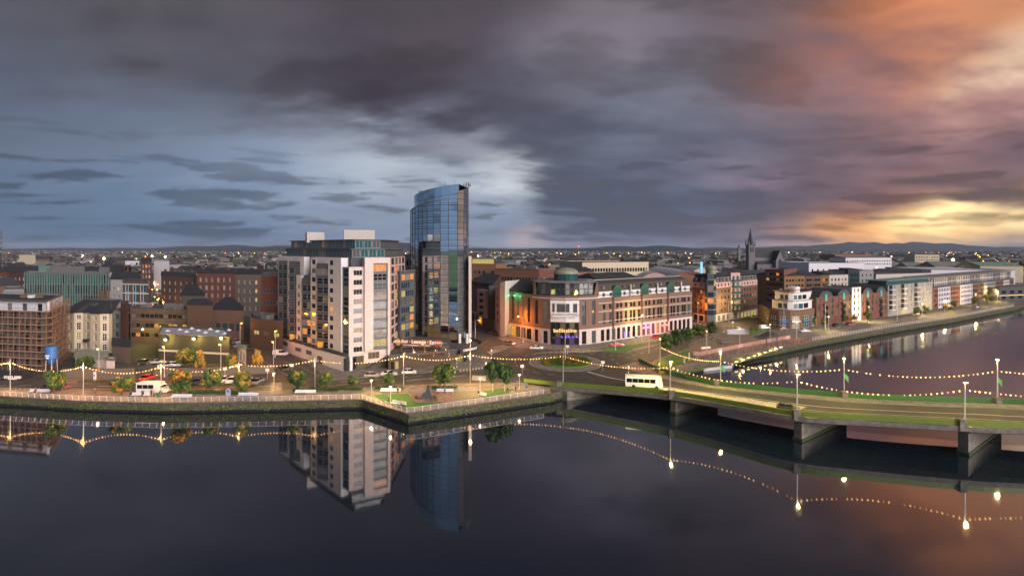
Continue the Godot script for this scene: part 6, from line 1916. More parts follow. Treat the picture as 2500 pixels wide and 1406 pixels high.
func round_building() -> void:
	var t = thing("round_building", "brick corner building with rounded white upper storeys and a white drum", "building")
	var pts = [Vector2(120.54, -236), Vector2(116.63, -224), Vector2(118.55, -220), Vector2(123.07, -219), Vector2(129.02, -220.5), Vector2(135.74, -225), Vector2(142.04, -231)]
	var w = mb()
	for k in pts.size() - 1:
		var L: float = pts[k].distance_to(pts[k + 1])
		var wins = [[L * 0.15, 0.3, L * 0.85, 5.6, ["glass_brown", "glass_grey", "glass_teal", "glass_blind", "glass_teal", "glass_teal"][k]]]
		wall_face(w, pts[k], pts[k + 1], 0.0, 8.2, wins, 0.3)
		put_windows(t, pts[k], pts[k + 1], wins, "frame_white", "glass_teal", 0.0, 3, 4, 0.2, "shop_window")
		if k > 0 and k < 5:
			var p: Vector2 = pts[k].lerp(pts[k + 1], 0.5)
			part("shop_sign", mb().box(v3(p, 3.4) + Vector3(0, 0, 0.4), Vector3(L * 0.72, 0.7, 0.15), yaw_of(pts[k], pts[k + 1])), [M.sign_black, M.sign_black, M.sign_blue, M.render_white, M.sign_blue][k], t)
	w.quad(v3(pts[6], 0), v3(pts[6], 8.2), v3(pts[6] + Vector2(-2, -18), 8.2), v3(pts[6] + Vector2(-2, -18), 0))
	w.quad(v3(pts[0], 0), v3(pts[0], 8.2), v3(pts[0] + Vector2(4, -14), 8.2), v3(pts[0] + Vector2(4, -14), 0))
	part("brick_base", w, M.brick_brown, t)
	part("terrace", mb().sheet(pts + [pts[6] + Vector2(-2, -18), pts[0] + Vector2(4, -14)], 8.0), M.roof_flat, t)
	for lv in [[1886, 1988, 8.0, 11.9, 1.5], [1893, 1982, 12.0, 15.6, 3.0]]:
		var arc = []
		for k in 9:
			var u: float = lerpf(lv[0], lv[1], k / 8.0)
			var dd: float = 221.5 + lv[4] + 9.0 * pow(k / 4.0 - 1.0, 2.0)
			arc.append(Vector2((u - 1250.0) * dd / 1210.0, -dd))
		var ws = mb()
		for k in 8:
			var L: float = arc[k].distance_to(arc[k + 1])
			var wins = [[0.25, lv[2] + 0.5, L - 0.25, lv[3] - 1.1, "glass_teal" if k % 3 else "glass_brown"]] if k in [1, 2, 4, 5, 6] else []
			wall_face(ws, arc[k], arc[k + 1], lv[2], lv[3], wins, 0.2)
			put_windows(t, arc[k], arc[k + 1], wins, "frame_dark", "glass_teal", 0.1, 2, 1, 0.15)
		part("white_storey", ws, M.render_white, t)
		var rim = mb()
		for k in 8: rim.bar(v3(arc[k], lv[3]), v3(arc[k + 1], lv[3]), 0.7, 0.3)
		part("rim", rim, M.render_pale, t)
		part("roof", mb().sheet(arc + [arc[8] + Vector2(-3, -12), arc[0] + Vector2(3, -10)], lv[3] - 0.2), M.roof_flat, t)
	var c = Vector3(130.02, 15.84, -228)
	part("drum", mb().lathe(Vector3(c.x, 0, c.z), [Vector2(2.3, 15.2), Vector2(2.3, 17.2), Vector2(2.45, 17.2), Vector2(2.45, 17.7), Vector2(2.3, 17.7), Vector2(2.3, 18.2), Vector2(0.01, 18.4)], 20), M.render_white, t)
	part("drum_band", mb().lathe(Vector3(c.x, 0, c.z), [Vector2(2.36, 16.6), Vector2(2.36, 16.9)], 20), M.rust_red, t)

func quay_houses() -> void:
	# brick warehouses with teal details
	var a = Vector2(140.81, -229)
	var b = Vector2(196.5, -259)
	var us = [1994, 2036, 2076, 2098, 2133, 2168]
	for k in 5:
		var f0: float = (us[k] - 1994.0) / 174.0
		var f1: float = (us[k + 1] - 1994.0) / 174.0
		var p = a.lerp(b, f0)
		var q = a.lerp(b, f1)
		var L = p.distance_to(q)
		if k == 2:
			blk("white_stair_bay", "narrow white flats bay between the brick quay houses", "building", p, q, 14, {height = 16.6, wall = "render_white", cols = 2, rows = 5, w = 1.2, h = 1.8, y0 = 2.0, step = 3.0, frame = "frame_dark", lit = 0.1})
			continue
		var lab = ["red brick quay house with arched gable next to the round building", "red brick quay house with teal panels beside the white bay", "", "red brick quay house with teal panels and a lit tree before it", "red brick quay house adjoining the grey flats"][k]
		var t = thing("quay_house", lab, "house", "brick quay houses", v3((p + q) * 0.5, 0))
		var o = (p + q) * 0.5
		p -= o
		q -= o
		var d = (q - p).normalized()
		var n = Vector2(-d.y, d.x)
		var wins = []
		for r in 3:
			wins.append([L * 0.1, 4.0 + r * 3.0, L * 0.2, 6.2 + r * 3.0, "glass_teal" if r % 2 else "glass_blind"])
			wins.append([L * 0.8, 4.0 + r * 3.0, L * 0.9, 6.2 + r * 3.0, "glass_teal" if r % 2 == 0 else "lit_dim"])
		wins.append([L * 0.38, 0.4, L * 0.62, 9.8, "glass_dark"])
		var w = mb()
		wall_face(w, p, q, 0.0, 13.0, wins, 0.3)
		wall_face(w, q, q - n * 14, 0.0, 13.0)
		wall_face(w, p - n * 14, p, 0.0, 13.0)
		part("wall", w, M.brick_red, t)
		put_windows(t, p, q, wins, "frame_dark", "glass_dark", 0.1, 1, 4, 0.2)
		for r in 3: part("balcony", mb().box(v3(o * 0 + p.lerp(q, 0.5) + n * 0.5, 3.4 + r * 3.0), Vector3(L * 0.28, 1.0, 1.0), yaw_of(p, q)), M.steel_dark, t)
		var ar = mb()
		var gl = mb()
		for j in 8:
			var c0 = PI * j / 8.0
			var c1 = PI * (j + 1) / 8.0
			var q0 = v3(p.lerp(q, 0.5) + d * cos(c0) * L * 0.4, 13.0 + sin(c0) * 3.0)
			var q1 = v3(p.lerp(q, 0.5) + d * cos(c1) * L * 0.4, 13.0 + sin(c1) * 3.0)
			ar.quad(q0 + v3(n * 0.4, 0), q0 - v3(n * 14, 0), q1 - v3(n * 14, 0), q1 + v3(n * 0.4, 0))
			gl.tri(v3(p.lerp(q, 0.5), 13.0), q0, q1)
		part("arched_roof", ar, M.roof_slate, t)
		part("arch_glass", gl, M.glass_grey, t)
		part("teal_panel", mb().box(v3(p.lerp(q, 0.5) + n * 0.1, 12.6), Vector3(1.6, 3.2, 0.2), yaw_of(p, q)), M.teal_panel, t)
		part("roof", mb().sheet([p, q, q - n * 14, p - n * 14], 12.9), M.roof_slate, t)
	# grey flats with balconies
	var ga = Vector2(196.71, -259)
	var gb = Vector2(245.53, -289)
	var t = blk("balcony_flats", "grey quay flats with dark stacked balconies and glass attic", "apartment block", ga, gb, 16, {height = 16.4, wall = "render_grey", cols = 11, rows = 5, w = 1.35, h = 1.6, y0 = 3.6, step = 2.65, frame = "frame_white", lit = 0.22, roofm = "roof_flat"})
	var o = v3((ga + gb) * 0.5, 0)
	var d = (gb - ga).normalized()
	var n = Vector2(-d.y, d.x)
	for s in [1.8, 16.0, 33.0]:
		for r in 5:
			var p = ga + d * (s + 1.5) + n * 0.75
			part("balcony", mb().box(v3(p, 3.3 + r * 2.65) - o, Vector3(4.2, 0.22, 1.5), yaw_of(ga, gb)), M.render_white, t)
			part("balcony_recess", mb().box(v3(p - n * 0.7, 4.7 + r * 2.65) - o, Vector3(3.6, 2.1, 0.12), yaw_of(ga, gb)), M.glass_dark if (r + int(s)) % 3 else M.lit_dim, t)
	part("attic", mb().prism([ga + d * 2 - n * 1.5, gb - d * 2 - n * 1.5, gb - d * 2 - n * 10, ga + d * 2 - n * 10].map(func(p): return p - Vector2(o.x, o.z)), 16.0, 18.4), M.glass_teal, t)
	part("attic_roof", mb().prism([ga + d * 0.5 - n * 0.4, gb - d * 0.5 - n * 0.4, gb - d * 0.5 - n * 11, ga + d * 0.5 - n * 11].map(func(p): return p - Vector2(o.x, o.z)), 18.4, 18.7, true, true), M.roof_copper, t)
	# the long row: coloured bays, white upper storeys
	var ra = Vector2(245.77, -289)
	var rb = Vector2(377.93, -373)
	var cols = ["brick_red", "render_lilac", "brick_red", "render_lilac", "brick_dark", "render_grey", "brick_red", "render_pale", "brick_red"]
	var cuts = [2279, 2292, 2322, 2346, 2376, 2404, 2432, 2452, 2466, 2477]
	var pos = func(u: float) -> Vector2:
		var k = (u - 1250.0) / 1210.0
		var dx = rb.x - ra.x
		var dz = rb.y - ra.y
		return ra + Vector2(dx, dz) * ((-k * ra.y - ra.x) / (dx + k * dz))
	for k in 9:
		var p: Vector2 = pos.call(float(cuts[k]))
		var q: Vector2 = pos.call(float(cuts[k + 1]))
		var what = ["first narrow red brick bay of the quay row beside the grey flats", "wide lilac grey bay of the quay row next to the narrow brick bay", "red brick bay between the two lilac bays of the quay row", "second lilac grey bay of the quay row", "dark brick bay in the middle of the quay row", "plain grey bay of the quay row", "red brick bay near the dock end of the quay row", "pale bay near the dock end of the quay row", "last red brick bay of the quay row above the dock"][k]
		var L = p.distance_to(q)
		var rt = blk("row_flats", what, "apartment block", p, q, 16, {height = 12.4, wall = cols[k], cols = maxi(2, int(L / 2.6)), rows = 4, w = 1.3, h = 1.7, y0 = 1.4, step = 2.8, frame = "frame_dark", lit = 0.2, roofm = "roof_flat"}, "coloured bays of the quay row")
		var oo = v3((p + q) * 0.5, 0)
		var dd = (q - p).normalized()
		var nn = Vector2(-dd.y, dd.x)
		var up = mb()
		var p2 = p - nn * 1.6 - Vector2(oo.x, oo.z)
		var q2 = q - nn * 1.6 - Vector2(oo.x, oo.z)
		var uw = grid(L, maxi(2, int(L / 3.0)), 1.9, 12.6, 2.9, 2, 2.2, 0.3)
		wall_face(up, p2, q2, 12.0, 18.2, uw, 0.2)
		put_windows(rt, p2, q2, uw, "frame_dark", "glass_dark", 0.2, 2, 1, 0.15)
		part("upper_storeys", up, M.render_pale if k % 2 else M.render_grey, rt)
		part("balcony_rail", mb().bar(v3(p2 + nn * 1.5, 13.0), v3(q2 + nn * 1.5, 13.0), 0.06, 1.0), M.glass_grey, rt)
		part("roof_slab", mb().prism([p2 + nn * 1.0, q2 + nn * 1.0, q2 - nn * 13, p2 - nn * 13], 18.2, 18.6, true, true), M.roof_pale, rt)
	blk("beige_hall", "beige flat roofed halls behind the grey quay flats", "warehouse", Vector2(242.73, -330), Vector2(296.49, -350), 40, {height = 18.4, wall = "render_pale", cols = 8, rows = 1, w = 2, h = 1.6, y0 = 14, step = 3, lit = 0.3, roofm = "roof_brown"})

func church() -> void:
	var c = Vector3(250.55, 18.81, -520)
	var t = thing("stone_church", "dark stone church with a tall pointed spire and long slate nave", "church", "", Vector3(c.x, 0, c.z))
	var w = 3.3
	part("tower", mb().prism([Vector2(-w, w), Vector2(w, w), Vector2(w, -w), Vector2(-w, -w)], 0.0, 39.0), M.stone_church, t)
	for k in 4: part("pinnacle", mb().lathe(Vector3(w * (1 if k % 2 else -1), 0, w * (1 if k < 2 else -1)), [Vector2(0.7, 38), Vector2(0.7, 41), Vector2(0.01, 44.5)], 6), M.stone_church, t)
	part("belfry_window", mb().box(Vector3(-1.2, 34, w + 0.05), Vector3(1.0, 5, 0.1)).box(Vector3(1.2, 34, w + 0.05), Vector3(1.0, 5, 0.1)), M.glass_dark, t)
	part("string_course", mb().box(Vector3(0, 28, 0), Vector3(w * 2 + 0.5, 0.5, w * 2 + 0.5)).box(Vector3(0, 38.8, 0), Vector3(w * 2 + 0.6, 0.5, w * 2 + 0.6)), M.stone_old, t)
	part("spire", mb().lathe(Vector3.ZERO, [Vector2(3.3, 39), Vector2(2.9, 42), Vector2(1.3, 50), Vector2(0.08, 57.0)], 8), M.roof_slate, t)
	var nv = mb()
	var rf = mb()
	nv.prism([Vector2(3.3, 2), Vector2(36, 0), Vector2(36, -14), Vector2(3.3, -12)], 0.0, 26.0)
	rf.quad(Vector3(3.3, 26, 2.4), Vector3(3.3, 35.2, -5), Vector3(37, 35.2, -7), Vector3(37, 26, 0.4))
	rf.quad(Vector3(3.3, 26, -12.4), Vector3(3.3, 35.2, -5), Vector3(37, 35.2, -7), Vector3(37, 26, -14.4))
	nv.tri(Vector3(36.5, 26, 0), Vector3(36.5, 35, -7), Vector3(36.5, 26, -14))
	part("nave", nv, M.stone_church, t)
	part("roof", rf, M.roof_slate, t)
	var tr = mb()
	tr.prism([Vector2(22, 9), Vector2(31, 8.5), Vector2(31, 0), Vector2(22, 0)], 0.0, 23.0)
	tr.tri(Vector3(22, 23, 9), Vector3(26.5, 33, 8.8), Vector3(31, 23, 8.5))
	part("transept", tr, M.stone_church, t)
	part("transept_roof", mb().quads([[Vector3(21.7, 22.8, 9.2), Vector3(26.5, 33.2, 9.0), Vector3(26.5, 33.2, -6), Vector3(21.7, 22.8, -6)], [Vector3(26.5, 33.2, 9.0), Vector3(31.3, 22.8, 8.7), Vector3(31.3, 22.8, -6), Vector3(26.5, 33.2, -6)]]), M.roof_slate, t)
	part("aisle", mb().prism([Vector2(4, 6.5), Vector2(21, 5.5), Vector2(21, 0.5), Vector2(4, 1.5)], 0.0, 19.0), M.stone_church, t)
	part("aisle_roof", mb().quads([[Vector3(4, 19, 6.8), Vector3(4, 22.5, 1.6), Vector3(21, 22.5, 0.6), Vector3(21, 19, 5.8)]]), M.roof_slate, t)
	part("lancet_window", mb().box(Vector3(26.5, 20, 8.9), Vector3(1.4, 8, 0.1)), M.glass_dark, t)
	var s = thing("distant_spire", "slim far church spire beside the large church", "church", "", Vector3(504.55, 4.18, -1100) * Vector3(1, 0, 1))
	part("tower", mb().box(Vector3(0, 18, 0), Vector3(5, 36, 5)), M.stone_church, s)
	part("spire", mb().lathe(Vector3.ZERO, [Vector2(2.6, 36), Vector2(0.05, 45)], 8), M.roof_slate, s)
# ---------------------------------------------------------------- lamps and festoons
func street_lamp(label: String, at: Vector3, h: float, kind: String, energy: float, arm := Vector3.ZERO, group := "") -> void:
	var t = thing("street_lamp", label, "street lamp", group, at)
	part("post", mb().tube(Vector3.ZERO, Vector3(0, h, 0), 0.13, 0.08, 7), M.post_grey, t)
	part("base", mb().tube(Vector3.ZERO, Vector3(0, 0.9, 0), 0.2, 0.17, 7), M.post_grey, t)
	var head = Vector3(0, h, 0) + arm
	if arm.length() > 0.1: part("arm", mb().tube(Vector3(0, h - 0.05, 0), head, 0.06, 0.05, 6), M.post_grey, t)
	part("hood", mb().box(head + Vector3(0, 0.1, 0), Vector3(0.65, 0.12, 0.35)), M.post_grey, t)
	if energy > 0.0:
		var r = 0.26 if kind == "lamp_orange" else 0.22
		part("lamp_glass", mb().ball(head + Vector3(0, -0.08, 0), Vector3(r, 0.16, r), 8, 5), M[kind], t)
		omni(t, head + Vector3(0, -0.36, 0), M[kind].emission, energy, 0.15)
	else:
		part("lamp_glass", mb().box(head + Vector3(0, 0.0, 0), Vector3(0.5, 0.08, 0.3)), M.glass_blind, t)

func festoon(label: String, ends: Array, sag: Array, step: float, skip := []) -> void:
	var t = thing("festoon_lights", label, "string lights", "festoon strings along the river")
	var bulb = mb().ball(Vector3.ZERO, Vector3(0.13, 0.15, 0.13), 7, 5).mesh(M.bulb_warm)
	var soft = mb().ball(Vector3.ZERO, Vector3(0.11, 0.13, 0.11), 7, 5).mesh(M.bulb_soft)
	var cable = mb()
	var count = 0
	for k in ends.size() - 1:
		var a: Vector3 = ends[k]
		var b: Vector3 = ends[k + 1]
		var L = a.distance_to(b)
		var n = maxi(4, int(L / step))
		var prev = a
		for j in range(1, n + 1):
			var f = float(j) / n
			var p = a.lerp(b, f) - Vector3.UP * sag[k] * 4.0 * f * (1.0 - f)
			cable.bar(prev, p, 0.035)
			prev = p
			count += 1
			if j < n and not (count in skip): place("bulb", bulb if rng.randf() < 0.7 else soft, t, p - Vector3(rng.randf_range(-0.08, 0.08), 0.14, 0))
	part("cable", cable, M.black_plastic, t)

func lamps() -> void:
	var posts = [[23, 955, 884], [202, 966, 893], [392, 963, 894], [582, 957, 889], [768, 951, 878], [985, 942, 868], [1148, 937, 866]]
	var tops = []
	var labs = ["festoon post beside the black hoarding's kerb", "festoon post on the promenade by the bicycle stands", "festoon post next to the white minibus", "festoon post behind the grey and white benches", "festoon post opposite the white podium", "festoon post at the edge of the little park", "festoon post with a bright lamp at the zebra crossing"]
	for k in posts.size():
		var d = 1210.0 * 36.0 / (posts[k][1] - 605.0)
		var p = Vector3((posts[k][0] - 1250.0) * d / 1210.0, 0.12, -d)
		var y: float = 36.0 - (posts[k][2] - 605.0) * d / 1210.0
		var t = thing("festoon_post", labs[k], "lamp post", "festoon posts of the promenade", p)
		part("pole", mb().tube(Vector3.ZERO, Vector3(0, y + 0.6, 0), 0.13, 0.08, 7), M.post_grey, t)
		part("bracket", mb().box(Vector3(0, y - 0.1, 0), Vector3(0.3, 0.3, 0.3)), M.post_grey, t)
		omni(t, Vector3(0, y - 0.5, 0.25), Color(1.0, 0.76, 0.42), 30.0, 0.12)
		part("bulb", mb().ball(Vector3(0, y - 0.5, 0.25), Vector3(0.17, 0.17, 0.17), 7, 5), M.bulb_warm, t)  # added light and bulb at each bracket, to warm the promenade paving
		if k == 6:
			part("mast", mb().tube(Vector3(0, y, 0), Vector3(0, y + 3.6, 0), 0.08, 0.06, 6), M.post_grey, t)
			part("lamp_glass", mb().ball(Vector3(0, y + 3.7, 0), Vector3(0.3, 0.25, 0.3), 8, 5), M.lamp_white, t)
			omni(t, Vector3(0, y + 3.2, 0), Color(1, 0.85, 0.6), 50.0, 0.2)
		tops.append(Vector3(p.x, y, p.z))
	tops.push_front(Vector3(tops[0].x - 26, tops[0].y, tops[0].z + 1))
	festoon("festoon of warm bulbs strung along the promenade posts", tops.slice(0, 5), [1.2, 1.7, 1.7, 1.5], 0.72, [55, 56, 97])
	festoon("festoon of warm bulbs past the apartment block to the park", tops.slice(4), [0.9, 1.3, 1.2, 1.1], 0.74, [33, 34, 35])
	var ring = Vector3(16.97, 0, -155.57)
	var mid = thing("festoon_post", "tall festoon post on the near side of the roundabout", "lamp post", "", Vector3(13.6, 0, -131.6))
	part("pole", mb().tube(Vector3.ZERO, Vector3(0, 7.6, 0), 0.13, 0.08, 7), M.post_grey, mid)
	var nearp = [Vector3(36.46, 1.8, -114), Vector3(56.37, 2.6, -97.85), Vector3(83.59, 3, -91.37), Vector3(150, 3, -85)]
	var neary = [8.58, 9.76, 9.86, 9.8]
	var farp = [Vector3(45.73, 0, -152.84), Vector3(51.45, 1.8, -122.07), Vector3(73.9, 2.6, -110.12), Vector3(102.54, 3, -104.53), Vector3(165, 3, -101)]
	var fary = [5.6, 8.17, 9.09, 10.09, 10.0]
	var lab2 = ["festoon post on the near parapet by the bus", "festoon post on the near parapet at mid river", "festoon post on the near parapet above the last pier", "festoon post on the near parapet further across", "festoon post with an orange lamp at the bridge head lawn", "lamp post with a green flag on the boarded parapet near the pontoon", "lamp post with a green and white flag on the boarded parapet", "lamp post with a small flag on the far parapet", "lamp post on the far parapet further across"]
	var flag = mat("flag_green", Color(0.06, 0.3, 0.08), 0.8)
	for k in 9:
		var p: Vector3 = nearp[k] if k < 4 else farp[k - 4]
		var y: float = neary[k] if k < 4 else fary[k - 4]
		var t = thing("festoon_post", lab2[k], "lamp post", "festoon posts of the bridge", p)
		part("pole", mb().tube(Vector3(0, 1.3 if k != 4 else 0.0, 0), Vector3(0, y - p.y + (1.2 if k < 4 else 2.2), 0), 0.13, 0.08, 7), M.post_grey, t)
		if k >= 4:
			part("lamp_glass", mb().ball(Vector3(0, y - p.y + 2.3, 0), Vector3(0.32, 0.16, 0.32) if k > 4 else Vector3(0.3, 0.3, 0.3), 8, 5), M.lamp_white if k > 4 else M.lamp_orange, t)
			omni(t, Vector3(0, y - p.y + 1.9, 0), Color(1, 0.87, 0.45) if k > 4 else Color(1, 0.55, 0.2), 50.0, 0.2)
		else:
			part("lamp_glass", mb().box(Vector3(0.2, y - p.y + 1.25, 0), Vector3(0.7, 0.1, 0.3)), M.lamp_white, t)
			omni(t, Vector3(0.2, y - p.y + 0.85, 0), Color(1, 0.87, 0.45), 55.0, 0.15)
		if k in [5, 6, 7]:
			var f = mb()
			for j in 4:
				f.quad(Vector3(0.1 + j * 0.22, 2.6 - j * 0.28 + (y - p.y) * 0.3, 0.05 * (j % 2)), Vector3(0.1 + j * 0.22, 3.6 - j * 0.2 + (y - p.y) * 0.3, 0.05 * (j % 2)), Vector3(0.32 + j * 0.22, 3.4 - j * 0.2 + (y - p.y) * 0.3, 0.05 * ((j + 1) % 2)), Vector3(0.32 + j * 0.22, 2.3 - j * 0.28 + (y - p.y) * 0.3, 0.05 * ((j + 1) % 2)))
			part("flag", f, flag, t)
	var nt = []
	for k in 4: nt.append(Vector3(nearp[k].x, neary[k], nearp[k].z))
	var ft = []
	for k in 5: ft.append(Vector3(farp[k].x, fary[k], farp[k].z))
	festoon("festoon of warm bulbs over the roundabout to the bridge", [tops[-1], mid.position + Vector3(0, 7.4, 0), nt[0]], [1.0, 1.3], 0.78, [])
	festoon("festoon of warm bulbs along the near side of the bridge", nt, [1.6, 1.7, 1.6], 0.86, [21, 26, 38, 48, 49, 67, 90])
	festoon("festoon of warm bulbs along the far side of the bridge", ft, [1.2, 1.3, 1.5, 1.5], 0.86, [69, 72, 74, 110, 111])
	# street lamps: [base, height, kind, energy, arm, label]
	var L = [
		[Vector3(-113.27, 0, -135.7), 8.2, "lamp_orange", 18.5, Vector3(-0.4, 0.1, 0), "orange street lamp before the mossy shed wall"],
		[Vector3(-96.53, 0, -137.41), 8.4, "lamp_orange", 18.5, Vector3(-0.3, 0.1, 0), "orange street lamp at the end of the flat hall car park"],
		[Vector3(-82.15, 0, -139.62), 8.6, "lamp_orange", 18.5, Vector3(-0.3, 0.1, 0), "orange street lamp in front of the site cabin"],
		[Vector3(-69.27, 0, -143.76), 8.6, "lamp_orange", 11.0, Vector3(-0.3, 0.1, 0), "orange street lamp at the side street corner"],
		[Vector3(-98.52, 0, -179.26), 8.6, "lamp_orange", 14.4, Vector3(0.6, 0.1, 0), "orange lamp among the parked cars of the side street"],
		[Vector3(-77.78, 0, -162.54), 8.6, "lamp_orange", 7.0, Vector3(0.4, 0.1, 0), "orange lamp beside the white van"],
		[Vector3(-13.91, 0, -186.95), 8.4, "lamp_orange", 24.7, Vector3(1.6, 0.2, 0), "orange lamp by the hotel side entrance"],
		[Vector3(4.21, 0, -188.57), 9.4, "lamp_orange", 30.9, Vector3(-1.8, 0.1, -3.0), "orange lamp lighting the hotel brick wall"],
		[Vector3(24.76, 0, -183.8), 9.6, "lamp_white", 59.8, Vector3(-1.2, 0.1, 0), "white lamp before the dark glass hall"],
		[Vector3(16.77, 0, -156.13), 10.0, "lamp_white", 0.0, Vector3(1.4, 0.2, 0), "unlit double lamp in the middle of the roundabout"],
		[Vector3(50.27, 0, -191.89), 9.8, "lamp_white", 67.3, Vector3(0.3, 0.1, 0), "white lamp in front of the shop wing"],
		[Vector3(46.74, 0, -168.84), 10.0, "lamp_white", 0.0, Vector3(-1.0, 0.2, 0), "unlit lamp on the island by the shops"],
		[Vector3(36.29, 0, -173.55), 8.0, "lamp_white", 0.0, Vector3(1.0, 0.2, 0), "unlit camera post on the shop island"],
		[Vector3(88.35, 0, -235.46), 9.4, "lamp_orange", 36.0, Vector3(1.2, 0.1, -2.5), "orange lamp glowing on the corner brick flats"],
		[Vector3(104.26, 0, -238.03), 10.0, "lamp_white", 52.4, Vector3(1.4, 0.1, 0), "white lamp on the street beside the brick flats"],
		[Vector3(67.2, 0, -170.82), 7.2, "lamp_orange", 18.5, Vector3.ZERO, "orange lamp on the near side of the skate park"],
		[Vector3(83.2, 0, -180.75), 6.4, "lamp_orange", 18.5, Vector3.ZERO, "orange lamp in the middle of the skate park"],
		[Vector3(97.49, 0, -186.95), 7.0, "lamp_orange", 18.5, Vector3.ZERO, "orange lamp at the river gate of the skate park"],
		[Vector3(111.86, 0, -194.46), 6.6, "lamp_orange", 18.5, Vector3.ZERO, "orange lamp on the walk before the round building"],
		[Vector3(119.1, 0, -216.72), 10.0, "lamp_white", 0.0, Vector3.ZERO, "unlit lamp before the brick round building"],
		[Vector3(137.19, 0, -216.72), 11.0, "lamp_white", 0.0, Vector3.ZERO, "unlit lamp on the quay before the first brick house"],
		[Vector3(190.52, 0, -244.72), 9.0, "lamp_white", 0.0, Vector3.ZERO, "unlit lamp before the grey quay flats"],
		[Vector3(135.92, 0, -212.49), 6.4, "lamp_white", 60.5, Vector3.ZERO, "white quay lamp by the first brick house"],
		[Vector3(174.6, 0, -242), 7.0, "lamp_white", 107.8, Vector3.ZERO, "white quay lamp inside the glowing yellow tree"],
		[Vector3(217.52, 0, -262.41), 6.4, "lamp_white", 107.8, Vector3.ZERO, "white quay lamp before the grey flats"],
		[Vector3(242.6, 0, -277.45), 6.4, "lamp_white", 107.8, Vector3.ZERO, "white quay lamp before the lilac bays"],
		[Vector3(285.48, 0, -304.62), 7.4, "lamp_white", 121.2, Vector3.ZERO, "white quay lamp before the dark brick bay"],
		[Vector3(328.71, 0, -335.08), 6.4, "lamp_white", 121.2, Vector3.ZERO, "white quay lamp at the dock end"],
	]
	for q in L: street_lamp(q[5], q[0] + Vector3(0, 0.1, 0), q[1], q[2], q[3], q[4], "tall street lamps")
	# small double-headed park lanterns
	for q in [[Vector3(-34.21, 0, -120.33), "park lantern at the gap between the hedges"], [Vector3(-28.14, 0, -114.63), "park lantern on the lawn behind the dark statue"], [Vector3(-7.87, 0, -122.02), "park lantern at the top of the plaza steps"], [Vector3(1.87, 0, -125.53), "park lantern at the ramp to the bridge"], [Vector3(-61.08, 0, -127), "park lantern beside the raised crossing"]]:
		var t = thing("park_lantern", q[1], "lamp post", "park lanterns", q[0] + Vector3(0, 0.12, 0))
		part("post", mb().tube(Vector3.ZERO, Vector3(0, 3.6, 0), 0.08, 0.06, 6), M.post_grey, t)
		part("cap", mb().box(Vector3(0, 3.85, 0), Vector3(0.9, 0.06, 0.4)), M.rail_white, t)
		part("lamp_glass", mb().ball(Vector3(0, 3.65, 0), Vector3(0.24, 0.2, 0.24), 8, 5), M.lamp_white, t)
		omni(t, Vector3(0, 3.3, 0), Color(1, 0.85, 0.55), 18.0, 0.15)
	# belisha beacons with black and white poles
	for q in [[Vector3(-16.36, 0, -146.67), "striped crossing beacon by the bar doorway"], [Vector3(-6.55, 0, -158.4), "striped crossing beacon at the bar corner"], [Vector3(-7.43, 0, -140.52), "striped crossing beacon by the park trees"], [Vector3(32.06, 0, -136.12), "striped crossing beacon on the bridge island"], [Vector3(41.54, 0, -139.62), "striped crossing beacon beside the yellow box"]]:
		var t = thing("crossing_beacon", q[1], "crossing beacon", "striped crossing beacons", q[0] + Vector3(0, 0.1, 0))
		for k in 6: part("band", mb().tube(Vector3(0, k * 0.5, 0), Vector3(0, k * 0.5 + 0.5, 0), 0.09, 0.09, 6), M.rail_white if k % 2 else M.black_plastic, t)
		part("lamp_globe", mb().ball(Vector3(0, 3.2, 0), Vector3(0.22, 0.22, 0.22), 8, 6), M.bulb_warm, t)
	# road signs on poles
	for q in [[Vector3(2.88, 0, -139.17), "white sign board on a pole at the roundabout"], [Vector3(26.38, 0, -143.76), "direction sign on two posts by the splitter island"], [Vector3(-78.97, 0, -136.12), "parking sign among the parking bays"], [Vector3(-66.65, 0, -134.86), "red diamond sign by the raised crossing"], [Vector3(46.03, 0, -183.8), "blue and white direction sign before the shops"], [Vector3(18.76, 0, -166.9), "chevron board on the roundabout bed"], [Vector3(-62.28, 0, -140.06), "small white sign by the dark car in the side street"], [Vector3(98.68, 0, -221.12), "white notice board on the street corner"]]:
		var t = thing("road_sign", q[1], "road sign", "", q[0] + Vector3(0, 0.1, 0))
		part("pole", mb().tube(Vector3.ZERO, Vector3(0, 2.6, 0), 0.05, 0.05, 6), M.post_grey, t)
		part("plate", mb().box(Vector3(0, 2.7, 0.06), Vector3(1.0, 0.8, 0.05)), M.rail_white if not q[1].begins_with("blue") else M.sign_blue, t)
	var yb = thing("grit_box", "yellow box on the pavement beside the bridge parapet", "box", "", Vector3(41.54, 0, -139.62) + Vector3(0.5, 0.1, 0.4))
	part("bin", mb().box(Vector3(0, 0.55, 0), Vector3(1.5, 1.1, 1.0)), M.paint_yellow, yb)
	part("lid", mb().box(Vector3(0, 1.16, 0), Vector3(1.6, 0.12, 1.1)), M.paint_yellow, yb)

